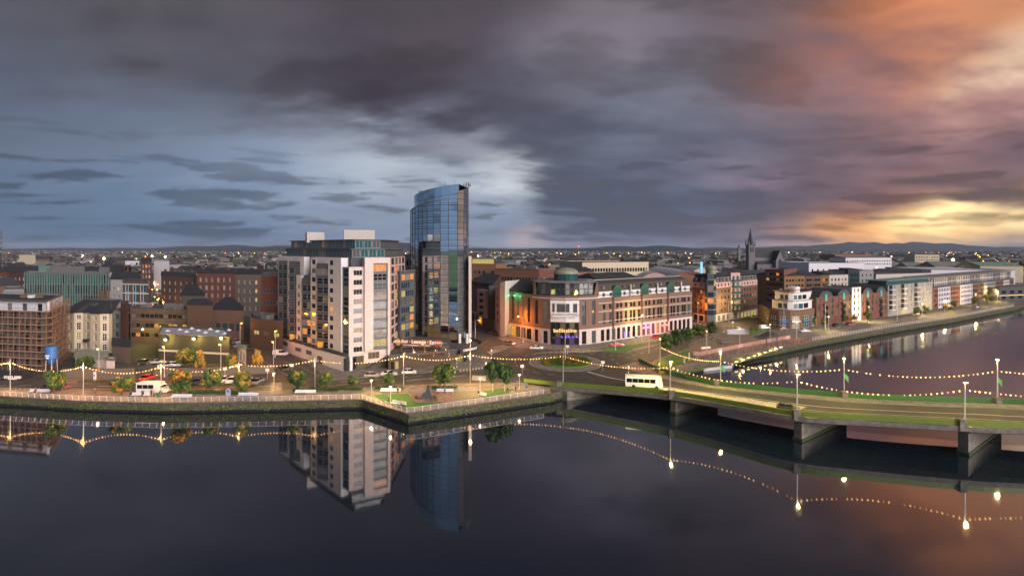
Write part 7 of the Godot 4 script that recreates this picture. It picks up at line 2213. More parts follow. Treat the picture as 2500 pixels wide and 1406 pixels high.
# ---------------------------------------------------------------- trees and hedges
var crown_cache = {}
func crown_mesh(key: String, seed_: int, leaves: int, leaf: float, cols: Array, shape := "round") -> ArrayMesh:
	if crown_cache.has(key): return crown_cache[key]
	var r = RandomNumberGenerator.new()
	r.seed = seed_
	var b = mb()
	var lobes = []
	for k in 16:
		var y = r.randf_range(-0.85, 0.9)
		var wid = sqrt(maxf(0.05, 1.0 - y * y)) if shape != "cone" else (1.0 - (y + 0.9) / 1.9) + 0.12
		var a = k * 2.399 + r.randf_range(-0.4, 0.4)
		lobes.append([Vector3(cos(a) * wid * 0.62, y * 0.72, sin(a) * wid * 0.62), r.randf_range(0.24, 0.44), cols[r.randi() % cols.size()]])
	lobes.append([Vector3.ZERO, 0.5, cols[0]])
	for k in leaves:
		var l: Array = lobes[r.randi() % lobes.size()]
		var dir = Vector3(r.randfn(), r.randfn(), r.randfn()).normalized()
		var p: Vector3 = l[0] + dir * l[1] * pow(r.randf(), 0.35)
		var n = (dir + Vector3(r.randfn(), r.randfn(), r.randfn()) * 0.6).normalized()
		var t = n.cross(Vector3(r.randfn(), r.randfn(), r.randfn())).normalized() * leaf * r.randf_range(0.6, 1.2)
		var s = n.cross(t).normalized() * leaf * r.randf_range(0.5, 0.9)
		b.quad(p - t, p + s, p + t, p - s)
		var c: Color = l[2] if r.randf() < 0.8 else cols[r.randi() % cols.size()]
		var g = r.randf_range(0.65, 1.25)
		for z in 4: b.col.append(Color(c.r * g, c.g * g, c.b * g))
	crown_cache[key] = b.mesh(M.leaf)
	return crown_cache[key]

func tree(label: String, base: Vector3, w: float, h: float, trunk: float, key: String, seed_: int, leaves: int, cols: Array, called := "street_tree", group := "", shape := "round", pale := false, leaf := 0.14) -> Node3D:
	var t = thing(called, label, "tree", group, base, seed_ * 1.7)
	var tr = mb()
	var r = clampf(w * 0.03, 0.07, 0.3)
	tr.tube(Vector3.ZERO, Vector3(0.05, trunk + h * 0.3, 0.03), r, r * 0.6, 6)
	for k in 5:
		var a = k * 1.26 + seed_
		tr.tube(Vector3(0.03, trunk + h * 0.05 * k, 0), Vector3(cos(a) * w * 0.28, trunk + h * (0.3 + 0.1 * k), sin(a) * w * 0.28), r * 0.5, r * 0.2, 5)
	part("trunk", tr, M.bark_pale if pale else M.bark, t)
	var c = place("crown", crown_mesh(key, seed_, leaves, leaf, cols, shape), t, Vector3(0, trunk + h * 0.5, 0))
	c.scale = Vector3(w * 0.5, h * 0.5, w * 0.5)
	return t

func trees() -> void:
	var gr = Color(0.07, 0.12, 0.02)
	var dg = Color(0.035, 0.07, 0.015)
	var ye = Color(0.28, 0.22, 0.03)
	var og = Color(0.42, 0.2, 0.025)
	var autumn = [gr, gr, dg, ye, og, gr, gr]
	var green = [gr, dg, gr, gr, ye]
	var dark = [dg, dg, gr]
	# promenade row: [u of trunk, v base, crown width px, crown height px, crown centre v, kind, label]
	var P = [
		[131, 962, 48, 50, 928, 0, "round tree with an orange top beside the parked dark car"],
		[296, 966, 52, 36, 940, 0, "low wide tree with an orange top by the bicycle stands"],
		[441, 966, 53, 54, 930, 0, "large yellow topped tree beside the white minibus"],
		[516, 960, 45, 46, 929, 1, "yellow green tree behind the low clipped hedge"],
		[590, 962, 43, 44, 928, 0, "orange tipped tree behind the white slab bench"],
		[724, 956, 44, 42, 931, 1, "green gold tree beside the raised crossing"],
		[794, 952, 35, 32, 929, 1, "smaller green tree opposite the white podium"],
		[861, 949, 26, 24, 934, 1, "small thin green tree by the corner shop"],
		[949, 948, 27, 28, 929, 1, "small dark green tree behind the park bench"],
		[1084, 948, 50, 46, 913, 1, "full round green tree behind the blue jacket bench"],
	]
	var k = 0
	for q in P:
		var d = 1210.0 * 36.0 / (q[1] - 605.0)
		var x: float = (q[0] - 1250.0) * d / 1210.0
		var cs = cos(atan((q[0] - 1250.0) / 1210.0))
		var w: float = q[2] * d / 1210.0 * (cs * 0.6 + 0.4) * 1.15
		var h: float = q[3] * d / 1210.0 * 1.15
		var yc: float = 36.0 - (q[4] - 605.0) * d / 1210.0
		tree(q[6], Vector3(x, 0.12, -d), w, h, maxf(0.6, yc - h * 0.5), "prom%d" % k, 40 + k, 1500, autumn if q[5] == 0 else [gr, gr, dg, ye, gr, dg], "street_tree", "promenade trees")
		k += 1
	tree("tall dense tree on pale stems beside the plaza steps", Vector3(-4.79, 0, -123.4) + Vector3(0, 0.2, 0), 4.6, 6.6, 1.4, "park", 61, 2200, [dg, gr, dg], "park_tree", "", "round", true)
	tree("tall dense tree on a pale stem next to the bridge ramp", Vector3(-1.84, 0, -123.75) + Vector3(0, 0.2, 0), 4.4, 6.4, 1.4, "park2", 62, 2200, [dg, gr, dg, gr], "park_tree", "", "round", true)
	# car park and side street
	for q in [[Vector3(-98.94, 0, -150.21), 6.2, 5.6, 0.4, "round green tree in the flat hall car park", "cp1", green, "round"], [Vector3(-89.06, 0, -141.43), 3.2, 7.0, 0.8, "narrow orange tree against the car park wall", "cp2", [og, ye, og, gr], "cone"], [Vector3(-80.33, 0, -141.89), 3.8, 5.0, 0.8, "small gold tree against the car park wall", "cp3", [ye, gr, og], "round"], [Vector3(-73.42, 0, -142.82), 3.6, 6.4, 1.0, "upright orange tree at the corner of the car park", "cp4", [og, ye, og], "cone"], [Vector3(-125.4, 0, -145.2), 5.0, 4.0, 0.4, "dark bush in front of the mossy glass roof", "cp5", dark, "round"]]:
		tree(q[4], q[0], q[1], q[2], q[3], q[5], q[4].length() * 3, 1300, q[6], "garden_tree", "", q[7])
	# dark row beside the road to the brick flats
	k = 0
	for q in [[1626, 866, 36, 46, 834], [1652, 852, 36, 42, 824], [1678, 846, 36, 40, 818], [1707, 838, 34, 36, 808], [1738, 826, 28, 32, 800], [1690, 838, 26, 30, 816]]:
		var d = 1210.0 * 36.0 / (q[1] - 605.0)
		tree(["dark tree at the bridge end of the verge row", "second dark tree of the verge row", "third dark tree of the verge row", "fourth dark tree of the verge row", "last tree of the verge row before the skate park", "yellowing tree behind the verge row"][k], Vector3((q[0] - 1250.0) * d / 1210.0, 0.2, -d), q[2] * d / 1210.0, q[3] * d / 1210.0, 36.0 - (q[4] + q[3] * 0.5 - 605.0) * d / 1210.0, "row%d" % (k % 3), 80 + k % 3, 1600, dark if k != 5 else [gr, ye, dg], "verge_tree", "dark trees of the verge")
		k += 1
	# quay trees on the far bank
	k = 0
	for q in [[1990, 803, 14, 26], [2012, 801, 15, 24], [2066, 792, 16, 22], [2088, 790, 17, 22], [2119, 788, 26, 28], [2240, 772, 20, 22], [2262, 769, 20, 22], [2310, 762, 16, 22], [2330, 757, 18, 22], [2382, 749, 18, 24], [2412, 744, 20, 24], [2424, 742, 16, 22], [1835, 818, 12, 20], [1848, 815, 12, 20]]:
		var d = 1210.0 * 36.0 / (q[1] - 605.0)
		tree(["bare thin quay tree by the round building", "slender quay tree by the first brick house", "small quay tree before the teal panels", "small quay tree before the white stair bay", "glowing yellow quay tree lit from within", "quay tree before the grey flats' door", "gold quay tree by the white lamp", "quay tree before the lilac bay", "thin quay tree before the brick bay", "gold quay tree before the dark bay", "wide quay tree near the dock", "last quay tree at the dock", "young tree behind the skate ramp", "young tree by the skate ramp fence"][k], Vector3((q[0] - 1250.0) * d / 1210.0, 0.12, -d), q[2] * d / 1210.0 * 0.9, q[3] * d / 1210.0 * 0.8, q[3] * d / 1210.0 * 0.25, "quay%d" % (k % 4), 100 + k % 4, 700, [[gr, ye, gr], [ye, gr, gr], [ye, gr, dg], [ye, og, gr]][k % 4], "quay_tree", "young trees of the far quay", "round", false, 0.13)
		k += 1
	# hedges and planters
	for q in [[Vector3(-74.71, 0, -121.34), 9.0, "low clipped hedge below the yellow green tree"], [Vector3(-67, 0, -121), 4.0, "short hedge at the end of the slab bench"], [Vector3(-47.05, 0, -123.75), 7.6, "long low hedge beside the white bench by the crossing"], [Vector3(-40.53, 0, -124.46), 6.0, "low hedge below the small thin tree"], [Vector3(-31.24, 0, -125.17), 7.0, "hedge behind the bluish park bench"], [Vector3(-17.07, 0, -125.17), 6.4, "hedge in the planter behind the blue bench"], [Vector3(-52.94, 0, -122.7), 2.6, "short hedge at the end of the long white bench"]]:
		var t = thing("hedge", q[2], "hedge", "", q[0] + Vector3(0, 0.12, 0))
		var b = mb()
		for j in int(q[1] * 150):
			var p = Vector3(rng.randf_range(-0.5, 0.5) * q[1], rng.randf_range(0.05, 0.95), rng.randf_range(-0.6, 0.6))
			var s = rng.randf_range(0.08, 0.16)
			var n = Vector3(rng.randfn(), rng.randfn(), rng.randfn()).normalized()
			var u = n.cross(Vector3.UP).normalized() * s
			var v = n.cross(u).normalized() * s
			b.quad(p - u, p + v, p + u, p - v)
			var g = rng.randf_range(0.5, 1.2)
			for z in 4: b.col.append(Color(0.05 * g, 0.1 * g, 0.015 * g))
		part("foliage", b, M.leaf, t).set_meta("kind", "stuff")
		part("kerb", mb().box(Vector3(0, 0.12, 0), Vector3(q[1] + 0.4, 0.24, 1.5)), M.concrete, t)

# ---------------------------------------------------------------- vehicles
var car_paint = {}
func paint(c: Color) -> StandardMaterial3D:
	var k = str(c)
	if not car_paint.has(k):
		var m = mat("car_paint " + k, c, 0.25)
		m.clearcoat_enabled = true
		m.clearcoat = 0.8
		car_paint[k] = m
	return car_paint[k]

func loft(prof: Array, half: Array) -> MB:
	# prof: side outline points (x, y); half: half width at each; both flanks and the skin between
	var b = mb()
	var n = prof.size()
	for k in n:
		var m = (k + 1) % n
		b.quad(Vector3(prof[k].x, prof[k].y, half[k]), Vector3(prof[m].x, prof[m].y, half[m]), Vector3(prof[m].x, prof[m].y, -half[m]), Vector3(prof[k].x, prof[k].y, -half[k]))
	var pv = PackedVector2Array(prof)
	for s in [-1.0, 1.0]:
		var t = Geometry2D.triangulate_polygon(pv)
		for q in range(0, t.size(), 3): b.tri(Vector3(prof[t[q]].x, prof[t[q]].y, half[t[q]] * s), Vector3(prof[t[q + 1]].x, prof[t[q + 1]].y, half[t[q + 1]] * s), Vector3(prof[t[q + 2]].x, prof[t[q + 2]].y, half[t[q + 2]] * s))
	return b

func car(label: String, at: Vector3, turn: float, c: Color, kind := "hatch", lit := false, group := "cars on the quay streets", called := "parked_car") -> Node3D:
	# turn 0: the car's nose points along +x
	var t = thing(called, label, "car" if kind != "van" else "van", group, at, turn)
	var m = paint(c)
	var body: Array
	var cab: Array
	var Lh = 2.1
	match kind:
		"saloon":
			Lh = 2.25
			body = [Vector2(-2.2, 0.35), Vector2(2.2, 0.35), Vector2(2.27, 0.6), Vector2(1.9, 0.82), Vector2(1.0, 0.95), Vector2(-1.5, 0.98), Vector2(-2.2, 0.9), Vector2(-2.28, 0.6)]
			cab = [Vector2(1.05, 0.94), Vector2(0.35, 1.4), Vector2(-0.85, 1.42), Vector2(-1.6, 0.96)]
		"van":
			Lh = 2.4
			body = [Vector2(-2.4, 0.35), Vector2(2.3, 0.35), Vector2(2.4, 0.7), Vector2(1.95, 1.0), Vector2(1.2, 1.1), Vector2(0.5, 1.85), Vector2(-2.3, 1.88), Vector2(-2.42, 1.2)]
			cab = [Vector2(1.3, 1.12), Vector2(0.7, 1.75), Vector2(-0.1, 1.76), Vector2(-0.1, 1.12)]
		_:
			body = [Vector2(-2.0, 0.35), Vector2(2.0, 0.35), Vector2(2.08, 0.62), Vector2(1.75, 0.85), Vector2(0.95, 0.98), Vector2(-1.7, 1.02), Vector2(-2.05, 0.9), Vector2(-2.08, 0.6)]
			cab = [Vector2(1.0, 0.97), Vector2(0.35, 1.46), Vector2(-1.25, 1.5), Vector2(-1.85, 1.0)]
	var bw = []
	for p in body: bw.append(0.86 if p.y < 1.3 else 0.78)
	part("body", loft(body, bw), m, t)
	var cw = []
	for p in cab: cw.append(0.8 if p.y < 1.2 else 0.64)
	if kind == "van": cw = [0.87, 0.795, 0.795, 0.87]
	part("windows", loft(cab, cw), M.glass_dark, t)
	if kind != "van":
		part("roof", roof_panel(cab), m, t)
		for s in [-1, 1]: part("pillar", mb().bar(Vector3((cab[1].x + cab[2].x) * 0.5, 0.97, 0.79 * s), Vector3((cab[1].x + cab[2].x) * 0.5, 1.42, 0.66 * s), 0.1), m, t)
	for x in [-Lh * 0.6, Lh * 0.6]:
		for s in [-1, 1]:
			var wh = part("wheel", mb().tube(Vector3(x, 0.32, s * 0.68), Vector3(x, 0.32, s * 0.9), 0.33, 0.33, 12), M.black_plastic, t)
			part("rim", mb().tube(Vector3(x, 0.32, s * 0.9), Vector3(x, 0.32, s * 0.915), 0.2, 0.2, 8), M.post_grey, wh)
	for s in [-1, 1]:
		part("headlight", mb().box(Vector3(Lh - 0.08, 0.7, s * 0.62), Vector3(0.14, 0.16, 0.32)), M.head_white if lit else M.glass_blind, t)
		part("tail_light", mb().box(Vector3(-Lh + 0.02, 0.75, s * 0.66), Vector3(0.12, 0.2, 0.26)), M.tail_red if lit else M.rust_red, t)
	return t

func roof_panel(cab: Array) -> MB:
	var y = 0.03
	return mb().hull8([Vector3(cab[2].x, cab[2].y - 0.03, 0.65), Vector3(cab[1].x, cab[1].y - 0.03, 0.65), Vector3(cab[1].x, cab[1].y - 0.03, -0.65), Vector3(cab[2].x, cab[2].y - 0.03, -0.65), Vector3(cab[2].x, cab[2].y + y, 0.6), Vector3(cab[1].x, cab[1].y + y, 0.6), Vector3(cab[1].x, cab[1].y + y, -0.6), Vector3(cab[2].x, cab[2].y + y, -0.6)])

func bus(label: String, at: Vector3, turn: float, L: float, H_: float, cab_nose: bool) -> void:
	var t = thing("coach", label, "bus", "", at, turn)
	var white = paint(Color(0.7, 0.66, 0.62))
	var body = [Vector2(-L * 0.5, 0.4), Vector2(L * 0.5, 0.4), Vector2(L * 0.5 + 0.05, 1.3), Vector2(L * 0.5 - (1.3 if cab_nose else 0.1), 1.5 if cab_nose else 2.0), Vector2(L * 0.5 - (2.0 if cab_nose else 0.25), H_), Vector2(-L * 0.5, H_), Vector2(-L * 0.5 - 0.05, 1.2)]
	var w = []
	for p in body: w.append(1.15)
	part("body", loft(body, w), white, t)
	for s in [-1, 1]:
		var n = int(L / 1.5)
		for k in n - (1 if cab_nose else 0):
			part("side_window", mb().box(Vector3(-L * 0.5 + 0.9 + k * 1.4, H_ * 0.66, s * 1.16), Vector3(1.3, H_ * 0.34, 0.03)), M.glass_dark, t)
	part("windscreen", mb().quads([[Vector3(body[3].x + 0.04, body[3].y + 0.05, 1.0), Vector3(body[4].x + 0.04, body[4].y - 0.25, 1.0), Vector3(body[4].x + 0.04, body[4].y - 0.25, -1.0), Vector3(body[3].x + 0.04, body[3].y + 0.05, -1.0)]]), M.glass_dark, t)
	part("roof_hatch", mb().box(Vector3(-L * 0.15, H_ + 0.06, 0), Vector3(1.8, 0.14, 1.2)), white, t)
	for x in [-L * 0.28, L * 0.34]:
		for s in [-1, 1]: part("wheel", mb().tube(Vector3(x, 0.45, s * 0.9), Vector3(x, 0.45, s * 1.18), 0.45, 0.45, 12), M.black_plastic, t)
	for s in [-1, 1]:
		part("headlight", mb().box(Vector3(L * 0.5 + 0.04, 0.85, s * 0.85), Vector3(0.08, 0.2, 0.35)), M.head_white, t)
		part("tail_light", mb().box(Vector3(-L * 0.5 - 0.05, 1.0, s * 0.95), Vector3(0.06, 0.4, 0.2)), M.rust_red, t)

func vehicles() -> void:
	bus("white minibus with dark windows on the quay road", Vector3(-88.94, 0, -122.02) + Vector3(0, 0.0, -1.0), -0.03, 7.4, 2.75, true)
	bus("cream coach with dark windows driving onto the bridge", Vector3(32.62, 1.45, -122.6), -0.2, 8.8, 2.9, false)
	var W = Color(0.7, 0.69, 0.68)
	var K = Color(0.03, 0.032, 0.036)
	var S = Color(0.36, 0.36, 0.37)
	var R = Color(0.45, 0.03, 0.025)
	var C = [
		[Vector3(-116.82, 0, -125.53), 0.0, Color(0.06, 0.03, 0.08), "hatch", 0, "dark purple car behind the orange topped tree"],
		[Vector3(-114.87, 0, -125.9), 0.0, Color(0.25, 0.06, 0.1), "hatch", 0, "maroon car nosed behind the dark purple one"],
		[Vector3(-99.39, 0, -135.28), 1.5, Color(0.75, 0.02, 0.02), "hatch", 1, "bright red car turning out of the yard gate"],
		[Vector3(-113.83, 0, -153.38), 0.1, K, "hatch", 0, "black car in the yard by the stone shed"],
		[Vector3(-110.54, 0, -153.92), 0.15, S, "saloon", 0, "silver saloon at the yard gate"],
		[Vector3(-102.41, 0, -150.21), 0.1, W, "hatch", 0, "white car behind the wall under the round tree"],
		[Vector3(-104.54, 0, -149.69), 0.1, S, "hatch", 0, "silver car behind the wall near the lamp"],
		[Vector3(-98.51, 0, -157.26), 0.4, W, "hatch", 0, "white car at the hall steps"],
		[Vector3(-95.74, 0, -156.13), 0.4, Color(0.1, 0.16, 0.06), "hatch", 0, "dark green car in the car park"],
		[Vector3(-93.83, 0, -157.26), 0.4, Color(0.06, 0.08, 0.05), "saloon", 0, "dark saloon in the middle of the car park"],
		[Vector3(-91.04, 0, -157.83), 0.4, Color(0.14, 0.16, 0.1), "hatch", 0, "grey green car near the cabin"],
		[Vector3(-83.6, 0, -131.2), -1.35, K, "saloon", 0, "black saloon reversed into the parking bays"],
		[Vector3(-77.49, 0, -132.8), -1.4, Color(0.5, 0.48, 0.45), "hatch", 0, "pale car in the bays beside the gold tree"],
		[Vector3(-75.06, 0, -132.4), -1.4, W, "hatch", 0, "white car in the bays by the parking sign"],
		[Vector3(-69.6, 0, -132), 1.4, Color(0.55, 0.5, 0.42), "hatch", 0, "beige car half hidden behind the orange tipped tree"],
		[Vector3(-67.76, 0, -131.6), 1.45, Color(0.16, 0.15, 0.15), "saloon", 0, "dark grey car at the end of the bays"],
		[Vector3(-66.84, 0, -145.2), -0.9, Color(0.05, 0.045, 0.045), "hatch", 0, "black car waiting in the side street"],
		[Vector3(-104.14, 0, -186.95), -0.7, S, "hatch", 0, "silver car parked at the top of the side street"],
		[Vector3(-98.29, 0, -180.75), -0.7, K, "hatch", 0, "black car parked in the side street"],
		[Vector3(-93.77, 0, -175.65), -0.7, K, "saloon", 0, "black saloon parked at the brick corner"],
		[Vector3(-100.74, 0, -179.26), -0.7, Color(0.2, 0.22, 0.24), "hatch", 0, "grey car along the car park fence"],
		[Vector3(-92.73, 0, -169.49), -0.7, Color(0.12, 0.13, 0.15), "hatch", 0, "slate grey car by the cabin fence"],
		[Vector3(-38.96, 0, -137.85), 0.06, Color(0.33, 0.29, 0.27), "hatch", 0, "grey hatchback parked below the pink flats"],
		[Vector3(-34.62, 0, -139.62), 0.06, Color(0.52, 0.5, 0.46), "saloon", 0, "silver saloon parked behind the grey hatchback"],
		[Vector3(-29.34, 0, -141.43), 0.06, W, "hatch", 0, "white hatchback parked outside the bar"],
		[Vector3(-10.09, 0, -210.43), -0.8, Color(0.08, 0.03, 0.03), "saloon", 0, "maroon saloon at the hotel side entrance"],
		[Vector3(-7.13, 0, -205.47), -0.8, Color(0.1, 0.04, 0.04), "saloon", 0, "dark red saloon behind the maroon one"],
		[Vector3(-1.06, 0, -183.8), -0.5, Color(0.3, 0.13, 0.06), "hatch", 1, "brown car leaving the hotel crossing"],
		[Vector3(8.71, 0, -175.65), -0.1, W, "saloon", 1, "white estate car passing the curved hotel front"],
		[Vector3(38.54, 0, -180.75), 0.15, Color(0.5, 0.12, 0.09), "saloon", 1, "red saloon passing the shop wing"],
		[Vector3(57.67, 0, -197.1), 0.5, R, "hatch", 1, "red hatchback at the kerb by the neon shop"],
		[Vector3(66.88, 0, -206.45), 0.5, W, "hatch", 0, "white car parked at the end of the shop wing"],
		[Vector3(98.91, 0, -215.64), 0.2, W, "hatch", 0, "white car crossing behind the skate park"],
		[Vector3(108.41, 0, -250.34), 1.2, R, "hatch", 1, "red car stopped by the brick flats' shops"],
		[Vector3(124.74, 0, -253.26), 0.3, W, "hatch", 0, "white car under the flats' corner canopy"],
		[Vector3(118.57, 0, -216.72), 0.2, Color(0.2, 0.12, 0.1), "saloon", 0, "brown saloon by the round building shops"],
		[Vector3(125.13, 0, -211.46), 0.15, W, "saloon", 0, "white car on the walk beside the round building"],
		[Vector3(148.69, 0, -226.88), 0.5, K, "hatch", 0, "black car on the quay before the brick houses"],
		[Vector3(157.52, 0, -230.48), 0.3, R, "hatch", 0, "red car on the quay before the white bay"],
		[Vector3(176.2, 0, -242), 0.4, Color(0.2, 0.2, 0.2), "hatch", 0, "grey car beside the glowing tree"],
		[Vector3(216.88, 0, -265.61), 0.5, S, "hatch", 0, "silver car before the grey flats"],
		[Vector3(224.72, 0, -270.56), 0.5, K, "saloon", 0, "black saloon by the gold quay tree"],
		[Vector3(255.58, 0, -288.48), 0.5, K, "hatch", 0, "black car before the brick bay"],
		[Vector3(277.71, 0, -296.33), 0.5, W, "hatch", 0, "white car on the quay road near the dock"],
		[Vector3(56.73, 2.55, -101.69), -0.5, K, "hatch", 0, "black car crossing the bridge beside the worn lane"],
		[Vector3(-224.67, 0, -317.96), 1.2, K, "hatch", 0, "black car on the lit street"], [Vector3(-252.29, 0, -354.15), 1.2, R, "hatch", 0, "red car further up the lit street"], [Vector3(-276.21, 0, -385.49), 1.2, S, "hatch", 0, "silver car at the top of the lit street"], [Vector3(-230.72, 0, -317.96), 1.2, W, "hatch", 0, "white car facing the lit street lamps"],
	]
	for q in C: car(q[5], q[0] + Vector3(0, 0.01, 0), q[1], q[2], q[3], q[4] == 1)
	car("pale van parked at the podium's garage door", Vector3(-77.48, 0, -165.63) + Vector3(0, 0.02, 0), -0.15, Color(0.66, 0.6, 0.58), "van")
	car("white van parked before the round building", Vector3(112.36, 0, -220), 0.2, W, "van")

# ---------------------------------------------------------------- people: one skin over a posed skeleton
func person_mesh(bones: Array, cell: float) -> ArrayMesh:
	# bones: [from, to, r0, r1, colour]; smooth union of tapered capsules meshed as surface nets
	var lo = Vector3(1e9, 1e9, 1e9)
	var hi = -lo
	for q in bones:
		for e in 2:
			lo = lo.min(q[e] - Vector3.ONE * (q[2 + e] + 0.08))
			hi = hi.max(q[e] + Vector3.ONE * (q[2 + e] + 0.08))
	var n = Vector3i(((hi - lo) / cell).ceil()) + Vector3i.ONE
	var f = PackedFloat32Array()
	f.resize(n.x * n.y * n.z)
	var idx = func(x: int, y: int, z: int) -> int: return (z * n.y + y) * n.x + x
	for z in n.z:
		for y in n.y:
			for x in n.x:
				var p = lo + Vector3(x, y, z) * cell
				var s = 0.0
				for q in bones:
					var ab: Vector3 = q[1] - q[0]
					var h = clampf((p - q[0]).dot(ab) / maxf(ab.length_squared(), 1e-6), 0, 1)
					var d: float = p.distance_to(q[0] + ab * h) - lerpf(q[2], q[3], h)
					s += exp(-d * 40.0)
				f[idx.call(x, y, z)] = -log(maxf(s, 1e-12)) / 40.0
	var vid = {}
	var b = mb()
	var pos = []
	var cols = []
	for z in n.z - 1:
		for y in n.y - 1:
			for x in n.x - 1:
				var sum = Vector3.ZERO
				var cnt = 0
				for e in [[0, 0, 0, 1, 0, 0], [0, 1, 0, 1, 1, 0], [0, 0, 1, 1, 0, 1], [0, 1, 1, 1, 1, 1], [0, 0, 0, 0, 1, 0], [1, 0, 0, 1, 1, 0], [0, 0, 1, 0, 1, 1], [1, 0, 1, 1, 1, 1], [0, 0, 0, 0, 0, 1], [1, 0, 0, 1, 0, 1], [0, 1, 0, 0, 1, 1], [1, 1, 0, 1, 1, 1]]:
					var d0 = f[idx.call(x + e[0], y + e[1], z + e[2])]
					var d1 = f[idx.call(x + e[3], y + e[4], z + e[5])]
					if (d0 < 0) != (d1 < 0):
						sum += Vector3(x + e[0], y + e[1], z + e[2]).lerp(Vector3(x + e[3], y + e[4], z + e[5]), d0 / (d0 - d1))
						cnt += 1
				if cnt:
					vid[Vector3i(x, y, z)] = pos.size()
					var p = lo + sum / cnt * cell
					pos.append(p)
					var best = 1e9
					var c = Color.WHITE
					for q in bones:
						var ab: Vector3 = q[1] - q[0]
						var h = clampf((p - q[0]).dot(ab) / maxf(ab.length_squared(), 1e-6), 0, 1)
						var d: float = p.distance_to(q[0] + ab * h) - lerpf(q[2], q[3], h)
						if d < best:
							best = d
							c = q[4]
					cols.append(c)
	for z in range(1, n.z - 1):
		for y in range(1, n.y - 1):
			for x in range(1, n.x - 1):
				var d0 = f[idx.call(x, y, z)]
				for ax in 3:
					var st = Vector3i(1 if ax == 0 else 0, 1 if ax == 1 else 0, 1 if ax == 2 else 0)
					var d1 = f[idx.call(x + st.x, y + st.y, z + st.z)]
					if (d0 < 0) == (d1 < 0): continue
					var u = Vector3i(0, 1, 0) if ax == 0 else Vector3i(0, 0, 1) if ax == 1 else Vector3i(1, 0, 0)
					var w = Vector3i(0, 0, 1) if ax == 0 else Vector3i(1, 0, 0) if ax == 1 else Vector3i(0, 1, 0)
					var o = Vector3i(x, y, z)
					var q = [o - u - w, o - w, o, o - u]
					var ok = true
					for e in q: ok = ok and vid.has(e)
					if ok:
						b.quad(pos[vid[q[0]]], pos[vid[q[1]]], pos[vid[q[2]]], pos[vid[q[3]]])
						for e in q: b.col.append(cols[vid[e]])
	return b.mesh(M.wall_skin)

func figure(pose: String, top: Color, legs: Color) -> ArrayMesh:
	var sk = Color(0.45, 0.28, 0.2)
	var hair = Color(0.04, 0.03, 0.025)
	var B = []
	var leg = func(hip: Vector3, knee: Vector3, ank: Vector3, fwd: Vector3) -> void:
		B.append([hip, knee, 0.095, 0.065, legs]); B.append([knee, ank, 0.062, 0.045, legs]); B.append([ank, ank + fwd * 0.16 + Vector3(0, -0.05, 0), 0.045, 0.035, hair])
	var arm = func(sh: Vector3, el: Vector3, ha: Vector3) -> void:
		B.append([sh, el, 0.06, 0.048, top]); B.append([el, ha, 0.045, 0.035, top]); B.append([ha, ha + (ha - el).normalized() * 0.09, 0.035, 0.026, sk])
	var z = Vector3(0, 0, 1)
	if pose == "sit":
		B.append([Vector3(0, 0.52, 0), Vector3(0, 0.98, -0.06), 0.15, 0.17, top])
		leg.call(Vector3(-0.1, 0.5, 0.02), Vector3(-0.11, 0.5, 0.44), Vector3(-0.11, 0.08, 0.46), z)
		leg.call(Vector3(0.1, 0.5, 0.02), Vector3(0.12, 0.5, 0.44), Vector3(0.12, 0.08, 0.42), z)
		arm.call(Vector3(-0.21, 0.98, -0.05), Vector3(-0.25, 0.72, 0.06), Vector3(-0.12, 0.62, 0.28))
		arm.call(Vector3(0.21, 0.98, -0.05), Vector3(0.25, 0.72, 0.06), Vector3(0.12, 0.62, 0.28))
		B.append([Vector3(0, 1.05, -0.05), Vector3(0, 1.16, -0.03), 0.06, 0.055, sk])
		B.append([Vector3(0, 1.24, -0.02), Vector3(0, 1.3, -0.01), 0.09, 0.1, sk])
		B.append([Vector3(0, 1.33, -0.05), Vector3(0, 1.27, -0.07), 0.09, 0.08, hair])
	else:
		var s = 0.26 if pose == "walk" else 0.05
		B.append([Vector3(0, 0.95, 0), Vector3(0, 1.36, 0.03), 0.15, 0.17, top])
		leg.call(Vector3(-0.09, 0.92, 0), Vector3(-0.1, 0.5, s * 0.7), Vector3(-0.1, 0.09, s), z)
		leg.call(Vector3(0.09, 0.92, 0), Vector3(0.1, 0.5, -s * 0.2), Vector3(0.1, 0.1, -s), z)
		arm.call(Vector3(-0.22, 1.38, 0.02), Vector3(-0.26, 1.1, -s * 0.5), Vector3(-0.23, 0.85, -s * 0.3 + 0.08))
		arm.call(Vector3(0.22, 1.38, 0.02), Vector3(0.26, 1.1, s * 0.4), Vector3(0.23, 0.85, s * 0.6 + 0.08))
		B.append([Vector3(0, 1.44, 0.02), Vector3(0, 1.54, 0.03), 0.06, 0.055, sk])
		B.append([Vector3(0, 1.61, 0.04), Vector3(0, 1.67, 0.04), 0.085, 0.1, sk])
		B.append([Vector3(0, 1.7, 0.0), Vector3(0, 1.63, -0.02), 0.09, 0.08, hair])
	return person_mesh(B, 0.05)

